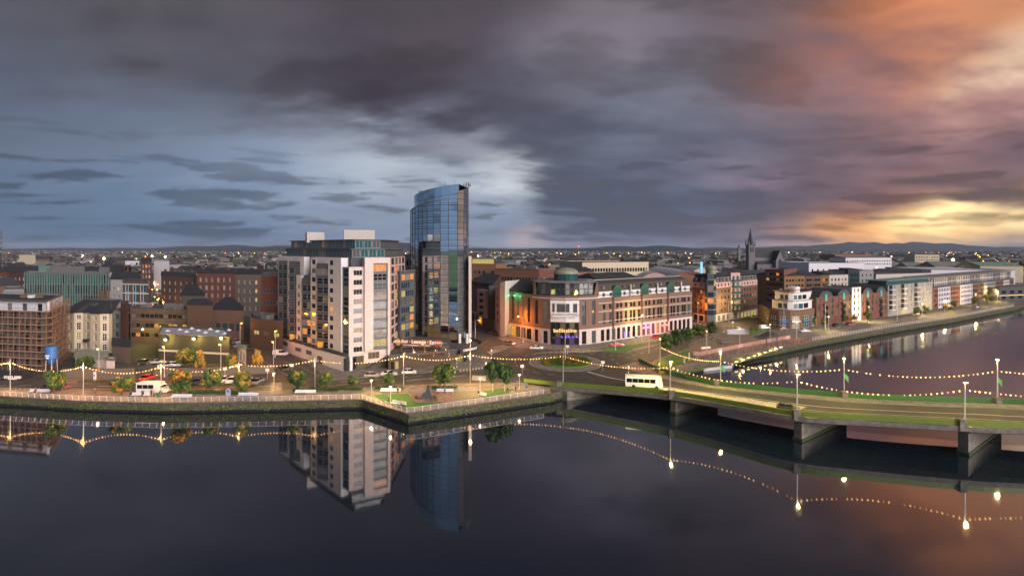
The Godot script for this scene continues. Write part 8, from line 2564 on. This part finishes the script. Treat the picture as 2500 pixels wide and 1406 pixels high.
func people() -> void:
	var m = mat("wall_skin", Color(1, 1, 1), 0.85)
	m.vertex_color_use_as_albedo = true
	var dark = Color(0.03, 0.03, 0.035)
	var jean = Color(0.04, 0.06, 0.1)
	var sit_dark = figure("sit", dark, jean)
	var sit_blue = figure("sit", Color(0.06, 0.2, 0.6), jean)
	var sit_pale = figure("sit", Color(0.45, 0.35, 0.3), dark)
	var sit_red = figure("sit", Color(0.3, 0.05, 0.04), dark)
	var walk_dark = figure("walk", dark, dark)
	var walk_blue = figure("walk", Color(0.05, 0.25, 0.6), dark)
	var stand = figure("stand", Color(0.12, 0.1, 0.09), dark)
	var walk_pale = figure("walk", Color(0.4, 0.3, 0.26), jean)
	var list = [
		[sit_red, Vector3(-117.48, 0, -122.02), 0.0, "person in a red top sitting on the long bench by the hoarding"],
		[sit_dark, Vector3(-91.92, 0, -119.34), 0.0, "person in dark clothes sitting at the end of the bench near the minibus"],
		[sit_dark, Vector3(-89.06, 0, -119.34), 0.2, "small hunched person sitting on the bench near the minibus"],
		[walk_dark, Vector3(-87.23, 0, -119.67), 1.4, "person in dark clothes walking past the minibus"],
		[walk_pale, Vector3(-86.4, 0, -119.34), 1.4, "person in a pale top walking past the minibus"],
		[stand, Vector3(-101.72, 0, -120.66), 0.3, "person in brown standing between the bicycle stands and the railing"],
		[walk_dark, Vector3(-12.04, 0, -145.69), 0.4, "person in black walking over the zebra crossing"],
		[stand, Vector3(-28.69, 0, -114.93), 0.4, "person in dark clothes standing on the lawn"],
		[sit_pale, Vector3(-25.05, 0, -112.27), 0.3, "person in a beige top sitting on the corner bench"],
		[sit_pale, Vector3(-24.37, 0, -111.69), 0.5, "second person in beige at the end of the corner bench"],
		[sit_dark, Vector3(-28.29, 0, -122.7), 0.0, "person in black sitting at the end of the bluish bench"],
		[sit_blue, Vector3(-16.58, 0, -122.36), 0.0, "person in a bright blue jacket sitting on the planter bench"],
		[sit_dark, Vector3(-8.18, 0, -120.66), 1.2, "person in black sitting beside the plaza steps"],
		[walk_blue, Vector3(3.64, 0, -125.9), 2.6, "person in a blue coat walking up the ramp to the bridge"],
		[walk_dark, Vector3(-1.11, 0, -122.02), 1.4, "person in black walking by the railing near the abutment"],
		[walk_dark, Vector3(0.92, 0, -123.05), 1.4, "person in black further along the railing near the abutment"],
		[walk_dark, Vector3(35.22, 0, -134.03), 1.2, "person in black on the island crossing by the bridge"],
		[stand, Vector3(78.86, 0, -188.57), 0.4, "person standing in the skate park"],
	]
	for q in list:
		var t = thing("person", q[3], "person", "", q[1] + Vector3(0, 0.12, 0), q[2])
		place("body", q[0], t, Vector3.ZERO)

# ---------------------------------------------------------------- benches, statue, skate park, pontoon
func furniture() -> void:
	for q in [[Vector3(-117, 0, -122.36), 5.0, "long pale slab bench by the black hoarding"], [Vector3(-89.88, 0, -119.51), 4.2, "white slab bench near the minibus"], [Vector3(-78.93, 0, -118.05), 4.8, "grey slab bench below the large yellow topped tree"], [Vector3(-63.72, 0, -119.34), 4.8, "white slab bench with a dark bag by the orange tipped tree"], [Vector3(-50.88, 0, -121.68), 5.0, "long white slab bench next to the raised crossing"], [Vector3(-30.2, 0, -123.05), 5.0, "bluish slab bench before the hedge in the park"], [Vector3(-16.63, 0, -122.7), 4.2, "bluish planter bench under the full round tree"], [Vector3(-25.93, 0, -112.85), 4.0, "white bench at the pointed corner of the lawn"], [Vector3(-7.12, 0, -119.67), 2.0, "short white bench beside the lawn on the plaza"]]:
		var turn = -0.45 if q[2].contains("pointed") else (-0.7 if q[2].contains("short") else 0.0)
		var t = thing("bench", q[2], "bench", "", q[0] + Vector3(0, 0.12, 0), turn)
		part("seat", mb().box(Vector3(0, 0.42, 0), Vector3(q[1], 0.12, 0.6)), M.bench_white, t)
		part("backrest", mb().box(Vector3(0, 0.72, -0.34), Vector3(q[1], 0.4, 0.08)), M.bench_white, t)
		for s in [-0.4, 0.0, 0.4]: part("leg", mb().box(Vector3(s * q[1], 0.18, 0), Vector3(0.2, 0.36, 0.5)), M.concrete, t)
	# park: lawns, plaza, steps
	var park = [Vector2(-33.8, -121), Vector2(-25.54, -121.68), Vector2(-22.55, -114.63), Vector2(-16.19, -115.24), Vector2(-15.69, -114.33), Vector2(-21.98, -110.84), Vector2(-22.92, -109.17), Vector2(-29.37, -114.63)]
	structure("lawn", mb().prism(park, 0.1, 0.2), M.grass, "bright green lawn at the pointed corner of the quay")
	structure("lawn", mb().prism([Vector2(-7.18, -124.1), Vector2(-2.09, -126.26), Vector2(0.83, -125.17), Vector2(-3.02, -121.68), Vector2(-6.47, -118.69)], 0.1, 0.22), M.grass, "small lawn under the tall dense trees")
	structure("pavement", mb().prism([Vector2(-25.21, -122.02), Vector2(-14.69, -123.4), Vector2(-14.02, -116.16), Vector2(-15.77, -114.93), Vector2(-22.61, -114.93)], 0.1, 0.135), M.plaza_brick, "red brick plaza round the dark statue")
	structure("pavement", mb().prism([Vector2(-14.52, -123.75), Vector2(-8.62, -124.1), Vector2(-8.04, -118.69), Vector2(-13.82, -116.16)], 0.1, 0.14), M.plaza_timber, "square of weathered timber decking on the plaza")
	for k in 4:
		var st = mb().bar(Vector3(-14.56, 0, -124.1) + Vector3(0, 0.16 + 0.1 * k, -0.45 * k), Vector3(-8.87, 0, -124.81) + Vector3(0, 0.16 + 0.1 * k, -0.45 * k), 0.45, 0.12)
		structure("plaza_step", st, M.kerb_stone, "pale stone step above the timber decking")
	for k in 3:
		var st = mb().bar(Vector3(-25.9, 0, -123.4) + Vector3(0, 0.16 + 0.1 * k, -0.45 * k), Vector3(-19.08, 0, -124.1) + Vector3(0, 0.16 + 0.1 * k, -0.45 * k), 0.45, 0.12)
		structure("plaza_step", st, M.kerb_stone, "pale stone step behind the dark statue")
	var sp = Vector3(-20.13, 0, -117.1) + Vector3(0, 0.13, 0)
	var t = thing("dark_statue", "dark stone monument rising to a blunt point on a low plinth", "statue", "", sp)
	part("plinth", mb().prism([Vector2(-3.0, 1.2), Vector2(2.6, 1.2), Vector2(2.2, -1.2), Vector2(-2.6, -1.2)], 0.0, 0.35), M.plaza_brick, t)
	var sb = mb()
	sb.hull8([Vector3(-1.7, 0.35, 0.8), Vector3(1.5, 0.35, 0.8), Vector3(1.4, 0.35, -0.8), Vector3(-1.6, 0.35, -0.8), Vector3(-0.9, 1.6, 0.5), Vector3(0.9, 1.5, 0.5), Vector3(0.8, 1.5, -0.5), Vector3(-0.9, 1.6, -0.5)])
	part("rock", sb, M.panel_slate, t)
	var sb2 = mb()
	sb2.hull8([Vector3(-0.3, 1.5, 0.45), Vector3(0.85, 1.45, 0.45), Vector3(0.8, 1.45, -0.45), Vector3(-0.3, 1.5, -0.45), Vector3(0.1, 3.4, 0.2), Vector3(0.5, 3.4, 0.2), Vector3(0.5, 3.4, -0.2), Vector3(0.1, 3.4, -0.2)])
	part("upright", sb2, M.panel_slate, t)
	for s in [-2.4, 1.9]: part("flower_tub", mb().lathe(Vector3(s, 0.35, 0.4), [Vector2(0.25, 0), Vector2(0.5, 0.4), Vector2(0.3, 0.6), Vector2(0.01, 0.8)], 8), M.steel_dark, t)
	# bicycle stands with bikes
	var bike = thing("bicycle", "public hire bicycle in the row of stands by the stone wall", "bicycle", "hire bicycles in their stands", Vector3(-115.29, 0, -131.6) + Vector3(0, 0.12, 0), PI * 0.5)
	for x in [-0.52, 0.52]:
		part("wheel", mb().lathe(Vector3.ZERO, [Vector2(0.34, -0.03), Vector2(0.34, 0.03), Vector2(0.28, 0.03), Vector2(0.28, -0.03)], 12), M.black_plastic, bike).transform = Transform3D(Basis(Vector3.RIGHT, PI * 0.5), Vector3(x, 0.34, 0))
	part("frame", mb().tube(Vector3(-0.5, 0.34, 0), Vector3(-0.05, 0.4, 0), 0.03, 0.03, 5).tube(Vector3(-0.05, 0.4, 0), Vector3(0.38, 0.8, 0), 0.035, 0.035, 5).tube(Vector3(-0.05, 0.4, 0), Vector3(-0.2, 0.85, 0), 0.03, 0.03, 5).tube(Vector3(0.52, 0.34, 0), Vector3(0.36, 0.95, 0), 0.03, 0.03, 5), M.fence_green, bike)
	part("saddle", mb().box(Vector3(-0.22, 0.88, 0), Vector3(0.26, 0.07, 0.16)), M.black_plastic, bike)
	part("handlebar", mb().tube(Vector3(0.36, 1.0, -0.28), Vector3(0.36, 1.0, 0.28), 0.025, 0.025, 5), M.black_plastic, bike)
	for k in range(1, 18): copy(bike, Vector3(-115.29, 0, -131.6).lerp(Vector3(-107.02, 0, -131.6), k / 17.0) + Vector3(0, 0.12, 0), PI * 0.5 + 0.1 * sin(k * 2.0))
	var ks = thing("bike_kiosk", "slim pale payment kiosk at the bicycle stands", "kiosk", "", Vector3(-112.64, 0, -133.62) + Vector3(0, 0.12, 0))
	part("pillar", mb().box(Vector3(0, 1.2, 0), Vector3(0.6, 2.4, 0.3)), M.rail_white, ks)
	part("screen", mb().box(Vector3(0, 1.5, 0.16), Vector3(0.4, 0.4, 0.02)), M.sign_blue, ks)
	var mk = thing("stone_marker", "arched pale blue marker stone on the promenade", "marker", "", Vector3(-68.83, 0, -120) + Vector3(0, 0.12, 0))
	var ms = [Vector2(-0.55, 0), Vector2(0.55, 0), Vector2(0.55, 1.3), Vector2(0.35, 1.75), Vector2(0, 1.9), Vector2(-0.35, 1.75), Vector2(-0.55, 1.3)]
	part("slab", loft(ms, [0.12, 0.12, 0.12, 0.12, 0.12, 0.12, 0.12]), M.render_lilac, mk)
	part("roundel", mb().tube(Vector3(0, 1.2, 0.1), Vector3(0, 1.2, 0.14), 0.32, 0.32, 12), M.sign_blue, mk)
	var gb = thing("green_bin", "green litter bin beside the bench near the minibus", "bin", "", Vector3(-84.85, 0, -118.69) + Vector3(0, 0.12, 0))
	part("drum", mb().lathe(Vector3.ZERO, [Vector2(0.34, 0), Vector2(0.38, 1.0), Vector2(0.3, 1.25), Vector2(0.01, 1.3)], 10), M.fence_green, gb)
	part("slot", mb().box(Vector3(0, 1.0, 0.36), Vector3(0.3, 0.14, 0.06)), M.black_plastic, gb)
	# skate park
	structure("skate_floor", mb().prism([Vector2(64.3, -179.26), Vector2(94.43, -210.43), Vector2(107.46, -216.72), Vector2(115.17, -206.45), Vector2(110.77, -197.1), Vector2(91.91, -185.36), Vector2(61.87, -165.63)], 0.1, 0.17), M.plaza_timber, "smooth concrete floor of the skate park")
	var pw = thing("graffiti_wall", "low pink graffiti wall on the river side of the skate park", "wall", "", Vector3(60.78, 0, -165.63))
	var pr = [Vector3(60.78, 0, -165.63), Vector3(62.73, 0, -165), Vector3(91.53, 0, -184.58), Vector3(110.27, 0, -196.22)]
	for k in 3:
		var a: Vector3 = pr[k] - pr[0]
		var b: Vector3 = pr[k + 1] - pr[0]
		var nseg = maxi(1, int(a.distance_to(b) / 3.0))
		for j in nseg: part("panel", mb().bar(a.lerp(b, float(j) / nseg) + Vector3(0, 0.7, 0), a.lerp(b, (j + 0.97) / nseg) + Vector3(0, 0.7, 0), 0.2, 1.4), M.pink_wall if (j + k) % 4 else M.render_rose, pw)
	var rp = thing("skate_ramp", "grey sloping skate ramp with graffiti at the back of the park", "ramp", "", Vector3(100.67, 0, -197.1))
	part("ramp", loft([Vector2(-4, 0.1), Vector2(4, 0.1), Vector2(4, 2.2), Vector2(2.5, 2.2), Vector2(-1, 0.6)], [3, 3, 3, 3, 3]), M.panel_slate, rp)
	var rp2 = thing("skate_ramp", "lilac painted quarter pipe by the green fence", "ramp", "", Vector3(93.84, 0, -206.45))
	part("ramp", loft([Vector2(-4.5, 0.1), Vector2(4.5, 0.1), Vector2(4.5, 2.0), Vector2(-4.5, 2.0)], [1.2, 1.2, 0.5, 0.5]), M.render_lilac, rp2)
	for q in [[Vector3(68.94, 0, -176.36), 4.0, "white low grind box"], [Vector3(79.97, 0, -185.36), 5.0, "dark grind rail with red ends"], [Vector3(81.67, 0, -191.89), 3.0, "grey bench block"]]:
		var o = thing("grind_box", q[2] + " in the skate park", "skate obstacle", "", q[0] + Vector3(0, 0.17, 0), 0.4)
		part("block", mb().box(Vector3(0, 0.3, 0), Vector3(q[1], 0.6, 0.8)), M.bench_white if q[1] == 4.0 else M.panel_slate, o)
		part("edge", mb().box(Vector3(0, 0.63, 0.36), Vector3(q[1], 0.06, 0.1)), M.post_grey, o)
	railing("skate_fence", "pale green fence along the street side of the skate park", [Vector3(64.03, 0.15, -178.51), Vector3(78.42, 0.15, -193.65), Vector3(94.04, 0.15, -209.56), Vector3(103.8, 0.15, -215.81)], 2.4, 1.5, 4, M.render_grey)
	# pontoon, gangway and boat
	var po = thing("pontoon", "floating pontoon with purple light painted on its sides moored below the bridge", "pontoon", "", Vector3(60.27, -1.7, -155.16))
	var pa = Vector3(52.5, -1.7, -153.08)
	var pb = Vector3(71.02, -1.7, -160.62)
	var pd = pb - pa
	var pt = yaw_of(Vector2(pa.x, pa.z), Vector2(pb.x, pb.z))
	part("float", mb().box(Vector3(0, -0.1, 0), Vector3(pd.length(), 1.0, 3.0), pt), M.render_lilac, po)  # lilac stands in for purple light on the sides
	part("deck", mb().box(Vector3(0, 0.45, 0), Vector3(pd.length() + 0.2, 0.12, 3.1), pt), M.plaza_timber, po)
	for k in 8:
		var f = k / 7.0 - 0.5
		part("rail_post", mb().tube(Vector3(cos(pt) * f * pd.length(), 0.5, -sin(pt) * f * pd.length() - 1.4), Vector3(cos(pt) * f * pd.length(), 1.6, -sin(pt) * f * pd.length() - 1.4), 0.05, 0.05, 5), M.rail_white, po)
	part("mooring_pile", mb().tube(Vector3(-6.6, -2, 1), Vector3(-6.6, 3.2, 1), 0.3, 0.3, 8), M.post_grey, po)
	part("mooring_pile", mb().tube(Vector3(-4.0, -2, -2), Vector3(-4.0, 4.5, -2), 0.2, 0.2, 8), M.post_grey, po)
	var bt = thing("small_boat", "small blue boat moored at the end of the pontoon", "boat", "", Vector3(68.4, -1.9, -159.79) + Vector3(0, 0, 1.2), pt)
	part("hull", loft([Vector2(-3.2, -0.3), Vector2(2.4, -0.3), Vector2(3.6, 0.7), Vector2(-3.2, 0.6)], [0.8, 0.8, 0.1, 1.1]), M.sign_blue, bt)
	part("cabin", mb().box(Vector3(-0.6, 0.95, 0), Vector3(2.4, 0.8, 1.5)), M.sign_blue, bt)
	part("cabin_window", mb().box(Vector3(-0.6, 1.05, 0.76), Vector3(2.0, 0.35, 0.03)), M.glass_dark, bt)
	var gw = thing("lit_gangway", "sloping steel gangway with bright lamps down to the pontoon", "gangway", "", Vector3(70.46, -1.2, -159.05))
	var ge = Vector3(97.21, 0.1, -178.76) - Vector3(70.46, -1.2, -159.05)
	part("deck", mb().bar(Vector3.ZERO, ge, 1.8, 0.2), M.plaza_timber, gw)
	for s in [-0.9, 0.9]:
		part("handrail", mb().bar(Vector3(s * 0.3, 1.1, s), ge + Vector3(s * 0.3, 1.1, s), 0.07), M.steel_dark, gw)
		for k in 12: part("baluster", mb().bar(Vector3(s * 0.3, 0, s) + ge * (k / 11.0), Vector3(s * 0.3, 1.1, s) + ge * (k / 11.0), 0.06), M.steel_dark, gw)
	for k in 9:
		var p = ge * ((k + 0.5) / 9.0) + Vector3(0.3, 0.55, 0.93)
		part("lamp_bulb", mb().box(p, Vector3(1.3, 0.14, 0.12), 0.4), M.lamp_white, gw)
		if k % 3 == 1: omni(gw, p + Vector3(0, 0.3, 0.5), Color(1, 0.85, 0.45), 4.0, 0.15)
	var gt = thing("river_gate", "black steel gate frame at the top of the gangway", "gate", "", Vector3(94.85, 0, -180.75))
	part("frame", mb().bar(Vector3(-2, 0, 0), Vector3(-2, 3.4, 0), 0.2).bar(Vector3(2, 0, 0), Vector3(2, 3.4, 0), 0.2).bar(Vector3(-2, 3.4, 0), Vector3(2, 3.4, 0), 0.2), M.steel_dark, gt)
	for k in 9: part("bar", mb().bar(Vector3(-1.8 + k * 0.45, 0, 0), Vector3(-1.8 + k * 0.45, 3.3, 0), 0.07), M.steel_dark, gt)
	# yard gate, hall steps, phone mast
	var mp = Vector3(-339.82, 36, -330)
	var ma = thing("lattice_mast", "tall steel lattice mast with white dishes at the edge of town", "mast", "", Vector3(mp.x, 0, mp.z))
	for k in 4:
		var s = Vector3(1.6 if k % 2 else -1.6, 0, 1.6 if k < 2 else -1.6)
		part("leg", mb().bar(s, s * 0.55 + Vector3(0, 48, 0), 0.22), M.steel_dark, ma)
	for k in 14:
		var y0 = k * 3.4
		var s0 = 1.6 * (1.0 - 0.45 * y0 / 48.0)
		part("brace", mb().bar(Vector3(-s0, y0, s0), Vector3(s0, y0 + 3.4, s0), 0.14).bar(Vector3(s0, y0, s0), Vector3(-s0, y0 + 3.4, s0), 0.14), M.steel_dark, ma)
	for k in 5: part("dish", mb().lathe(Vector3(1.6, 24 + k * 4.2, 1.2), [Vector2(0.01, -0.1), Vector2(0.6, 0.1), Vector2(0.8, 0.3)], 10), M.rail_white, ma)
# ---------------------------------------------------------------- the far town: houses, trees and lamps out to the hills
func far_town() -> void:
	var r = RandomNumberGenerator.new()
	r.seed = 77
	var protos = []
	var kinds = [
		["render_pale", "roof_slate", 9.0, 8.0, 6.2, 3.2, "far pale house with a slate roof"],
		["brick_red", "roof_slate", 12.0, 8.0, 6.4, 3.4, "far red brick house with a slate roof"],
		["render_white", "roof_slate", 8.0, 7.5, 5.8, 3.0, "far white cottage with a dark roof"],
		["stone_old", "roof_brown", 14.0, 9.0, 7.0, 3.6, "far stone house with a brown roof"],
		["brick_brown", "roof_slate", 20.0, 9.0, 8.2, 3.4, "far brown brick row with a long roof"],
		["render_grey", "roof_flat", 22.0, 16.0, 8.0, 0.8, "far low grey hall with a flat roof"],
		["render_cream", "roof_brown", 11.0, 8.5, 6.0, 3.4, "far cream house with a brown roof"],
	]
	for k in kinds:
		var t = Node3D.new()
		t.name = "far_house"
		var w: float = k[2]
		var d: float = k[3]
		var c = [Vector2(-w * 0.5, d * 0.5), Vector2(w * 0.5, d * 0.5), Vector2(w * 0.5, -d * 0.5), Vector2(-w * 0.5, -d * 0.5)]
		var b = mb().prism(c, -1.0, k[4], false)
		for s in [-1.0, 1.0]: b.tri(Vector3(s * w * 0.5, k[4], d * 0.5), Vector3(s * w * 0.5, k[4] + k[5] * 0.95, 0), Vector3(s * w * 0.5, k[4], -d * 0.5))
		part("wall", b, M[k[0]], t)
		pitched(t, c, k[4], k[5], M[k[1]])
		var n = int(w / 3.0)
		for j in n:
			for fl in 2:
				if k[4] < 6.1 and fl == 1: continue
				place("window", window_mesh(1.3, 1.5, "frame_white", ["glass_dark", "glass_dark", "lit_dim", "glass_grey"][(j + fl * 2) % 4], 1, 1), t, Vector3(-w * 0.5 + (j + 0.5) * w / n, 1.2 + fl * 3.0, d * 0.5 + 0.03))
		if k[5] > 2: part("chimney", mb().box(Vector3(w * 0.4, k[4] + k[5] + 0.4, 0), Vector3(0.8, 1.8, 0.7)), M.brick_brown, t)
		protos.append(t)
	# ground already built on, as boxes of direction (left end, right end) with the distance up to which it is taken
	var blocked = func(x: float, d: float) -> bool:
		var u = 1250.0 + x / d * 1210.0
		if d < 300 and u < 1500: return true
		if d < 360 and u >= 1500 and u < 1990: return true
		if d < 480 and u >= 1990: return true
		if u > 1800 and u < 1960 and d > 470 and d < 600: return true
		if u > 335 and u < 445 and d < 450: return true
		if u > 2030 and u < 2190 and d > 560 and d < 720: return true
		if u > 2400 and d < 620: return true
		return false
	# what each stretch of the far town lies beyond
	var marks = [[60, "the lattice mast"], [270, "the green glass office"], [345, "the brick and glass office"], [445, "the lit shopping street"], [590, "the georgian terrace"], [700, "the dark red brick tower"], [1010, "the apartment block"], [1150, "the glass tower"], [1290, "the orange brick flats"], [1420, "the domed hotel"], [1590, "the cream warehouse"], [1720, "the mall roofs"], [1800, "the brick flats"], [1960, "the stone church"], [2070, "the white depot"], [2190, "the white school"], [2280, "the red cottage row"], [2400, "the gabled works"], [9999, "the green roofed shed"]]
	var beyond = func(u: float) -> String:
		for m in marks:
			if u < m[0]: return " beyond " + m[1]
		return ""
	var hidden = func(u: float) -> bool: return (u > 705 and u < 925) or (u > 1012 and u < 1130)
	var made = 0
	var taken = {}
	var tries = 0
	while made < 290 and tries < 4000:
		tries += 1
		var d = 270.0 + 1300.0 * pow(r.randf(), 2.0)
		var u = r.randf_range(-60, 2560)
		var x = (u - 1250.0) * d / 1210.0
		if blocked.call(x, d) or hidden.call(u): continue
		var cell = Vector2i(int(x / 17.0), int(d / 17.0))
		if taken.has(cell): continue
		taken[cell] = true
		var k: int = r.randi() % 7
		var o: Node3D = protos[k].duplicate()
		o.name = numbered("far_house")
		add_child(o)
		tag(o, kinds[k][6] + beyond.call(u), "house", "far houses" + beyond.call(u))
		o.position = Vector3(x, 0, -d)
		o.rotation.y = snappedf(r.randf_range(-0.8, 0.8), 0.4) + (PI if r.randf() < 0.0 else 0.0)
		var s = r.randf_range(0.95, 1.5)
		o.scale = Vector3(s, s * r.randf_range(0.95, 1.3), s)
		made += 1
	for p in protos: p.free()
	# trees between the roofs
	var gr = Color(0.07, 0.12, 0.02)
	var dg = Color(0.035, 0.07, 0.015)
	var br = Color(0.12, 0.07, 0.025)
	var tp = [[[dg, gr, dg], "far dark green tree among the roofs"], [[gr, dg, gr], "far mid green tree among the roofs"], [[br, gr, br], "far autumn brown tree among the roofs"], [[dg, dg], "far dark evergreen among the roofs"]]
	var tn = []
	for k in 4: tn.append(crown_mesh("far%d" % k, 300 + k, 420, 0.2, tp[k][0]))
	var trunk = mb().tube(Vector3(0, -1, 0), Vector3(0, 4, 0), 0.35, 0.2, 5).mesh(M.bark)
	for j in 270:
		var d = 300.0 + 1500.0 * pow(r.randf(), 1.4)
		var u = r.randf_range(-60, 2560)
		if r.randf() < 0.5:
			u = r.randf_range(1960, 2560)
			d = r.randf_range(480, 950)
		var x = (u - 1250.0) * d / 1210.0
		if blocked.call(x, d) or hidden.call(u): continue
		var k: int = r.randi() % 4
		var t = thing("far_tree", tp[k][1].replace(" among the roofs", "") + beyond.call(u), "tree", "far trees" + beyond.call(u), Vector3(x, 0, -d), r.randf() * 6)
		place("trunk", trunk, t, Vector3.ZERO)
		var c = place("crown", tn[k], t, Vector3(0, r.randf_range(6, 8.5), 0))
		var s = r.randf_range(3.5, 7.5)
		c.scale = Vector3(s, s * r.randf_range(0.8, 1.15), s)
	# woodland and hedgerows out to the foot of the hills: nobody could count these
	var mm = MultiMesh.new()
	mm.transform_format = MultiMesh.TRANSFORM_3D
	mm.mesh = tn[0]
	var xf = []
	for j in 2600:
		var d = 1000.0 + 4200.0 * pow(r.randf(), 0.9)
		var u = r.randf_range(-100, 2600)
		var x = (u - 1250.0) * d / 1210.0
		var s = r.randf_range(5.0, 11.0)
		xf.append(Transform3D(Basis.from_scale(Vector3(s * 1.6, s * 0.8, s * 1.3)).rotated(Vector3.UP, r.randf() * 6), Vector3(x, s * 0.5, -d)))
	mm.instance_count = xf.size()
	for j in xf.size(): mm.set_instance_transform(j, xf[j])
	var mi = MultiMeshInstance3D.new()
	mi.name = "far_woods"
	mi.multimesh = mm
	add_child(mi)
	tag(mi, "dark woods and hedgerows stretching to the foot of the hills", "woods", "", "stuff")
	# roofs of the outer suburbs, too far to tell apart
	for v in 2:
		var sub = MultiMesh.new()
		sub.transform_format = MultiMesh.TRANSFORM_3D
		var hm = ArrayMesh.new()
		mb().prism([Vector2(-7, 4), Vector2(7, 4), Vector2(7, -4), Vector2(-7, -4)], 0.0, 6.0, false).add_to(hm, [M.render_pale, M.brick_red][v])
		mb().quads([[Vector3(-7.3, 5.9, 4.3), Vector3(-7.3, 9.2, 0), Vector3(7.3, 9.2, 0), Vector3(7.3, 5.9, 4.3)], [Vector3(-7.3, 5.9, -4.3), Vector3(7.3, 5.9, -4.3), Vector3(7.3, 9.2, 0), Vector3(-7.3, 9.2, 0)]]).add_to(hm, [M.roof_pale, M.roof_brown][v])
		sub.mesh = hm
		xf = []
		for j in 3600:
			var d = 420.0 + 3600.0 * pow(r.randf(), 1.5)
			var x = (r.randf_range(-100, 2600) - 1250.0) * d / 1210.0
			var cell = Vector2i(int(x / 17.0), int(d / 17.0))
			if blocked.call(x, d) or taken.has(cell): continue
			taken[cell] = true
			xf.append(Transform3D(Basis.from_scale(Vector3.ONE * r.randf_range(0.9, 1.5)).rotated(Vector3.UP, snappedf(r.randf() * 3.14, 0.5)), Vector3(x, 0, -d)))
		sub.instance_count = xf.size()
		for j in xf.size(): sub.set_instance_transform(j, xf[j])
		var si = MultiMeshInstance3D.new()
		si.name = numbered("outer_suburbs")
		si.multimesh = sub
		add_child(si)
		tag(si, ["pale houses with grey roofs of the outer suburbs", "brick houses with brown roofs of the outer suburbs"][v], "suburbs", "", "stuff")
	# lamps of the far streets
	var globe = mb().ball(Vector3.ZERO, Vector3.ONE, 6, 4)
	var gm = [globe.mesh(M.far_orange), globe.mesh(M.far_yellow), globe.mesh(M.far_white)]
	var pole = mb().tube(Vector3.ZERO, Vector3(0, 9, 0), 0.12, 0.1, 5).mesh(M.post_grey)
	for j in 290:
		var d = 330.0 + 2600.0 * pow(r.randf(), 1.3)
		var u = r.randf_range(-40, 2540)
		var x = (u - 1250.0) * d / 1210.0
		if d < 500 and blocked.call(x, d) or hidden.call(u): continue
		var k: int = [0, 0, 1, 1, 2][r.randi() % 5]
		var t = thing("far_street_lamp", ["far orange street lamp", "far yellow street lamp", "far white street lamp"][k] + beyond.call(u), "street lamp", "far lamps" + beyond.call(u), Vector3(x, 0, -d))
		place("post", pole, t, Vector3.ZERO)
		var g = place("lamp_globe", gm[k], t, Vector3(0, 9.3 + r.randf_range(0, 3.0), 0))
		g.scale = Vector3.ONE * clampf(d * 0.0008 * r.randf_range(0.5, 1.3), 0.22, 1.4)
	# a few that really flare
	for q in [[Vector3(-527.87, 22.25, -640), "blazing yellow stadium flood lamp behind the dark barn"], [Vector3(-581.82, 22.78, -800), "bright flood lamp beyond the lit street"], [Vector3(-574.68, 21.09, -820), "second flood lamp beyond the lit street"], [Vector3(491.78, 22.77, -552), "bright yard lamp on the gabled works"], [Vector3(503.4, 19.49, -540), "bright yellow lamp beside the green shed"], [Vector3(202.07, 40.96, -1500), "red warning light on a far chimney"]]:
		var t = thing("flood_mast", q[1], "flood lamp", "", Vector3(q[0].x, 0, q[0].z))
		part("mast", mb().tube(Vector3.ZERO, Vector3(0, q[0].y, 0), 0.3, 0.2, 6), M.post_grey, t)
		part("lamp_head", mb().ball(Vector3(0, q[0].y, 0), Vector3.ONE * (1.3 if q[0].z > -1000 else 1.8), 8, 6), M.lamp_flood if not q[1].begins_with("red") else M.lamp_red, t)
	# lights of the shopping street in the gap
	for j in 26:
		var f = r.randf()
		var p = Vector3(-164.43, 0, -235.46).lerp(Vector3(-370.16, 0, -512.47), f)
		var t = thing("shop_street_lamp", "warm lamp along the lit shopping street", "street lamp", "lamps of the lit shopping street", p + Vector3(r.randf_range(-7, 7), 0, 0))
		place("post", pole, t, Vector3.ZERO).scale = Vector3(1, 0.6, 1)
		place("lamp_globe", gm[r.randi() % 2], t, Vector3(0, 5.4, 0)).scale = Vector3.ONE * 0.35
		if j % 5 == 0: omni(t, Vector3(0, 4.8, 0.5), Color(1, 0.7, 0.35), 7.0, 0.15)

func _ready() -> void:
	rng.seed = 7
	camera_and_light()
	textures()
	materials()
	terrain()
	quay_rails()
	bridge()
	apartments()
	glass_tower()
	bar_podium()
	hotel()
	left_town()
	right_town()
	lamps()
	trees()
	vehicles()
	people()
	furniture()
	far_town()
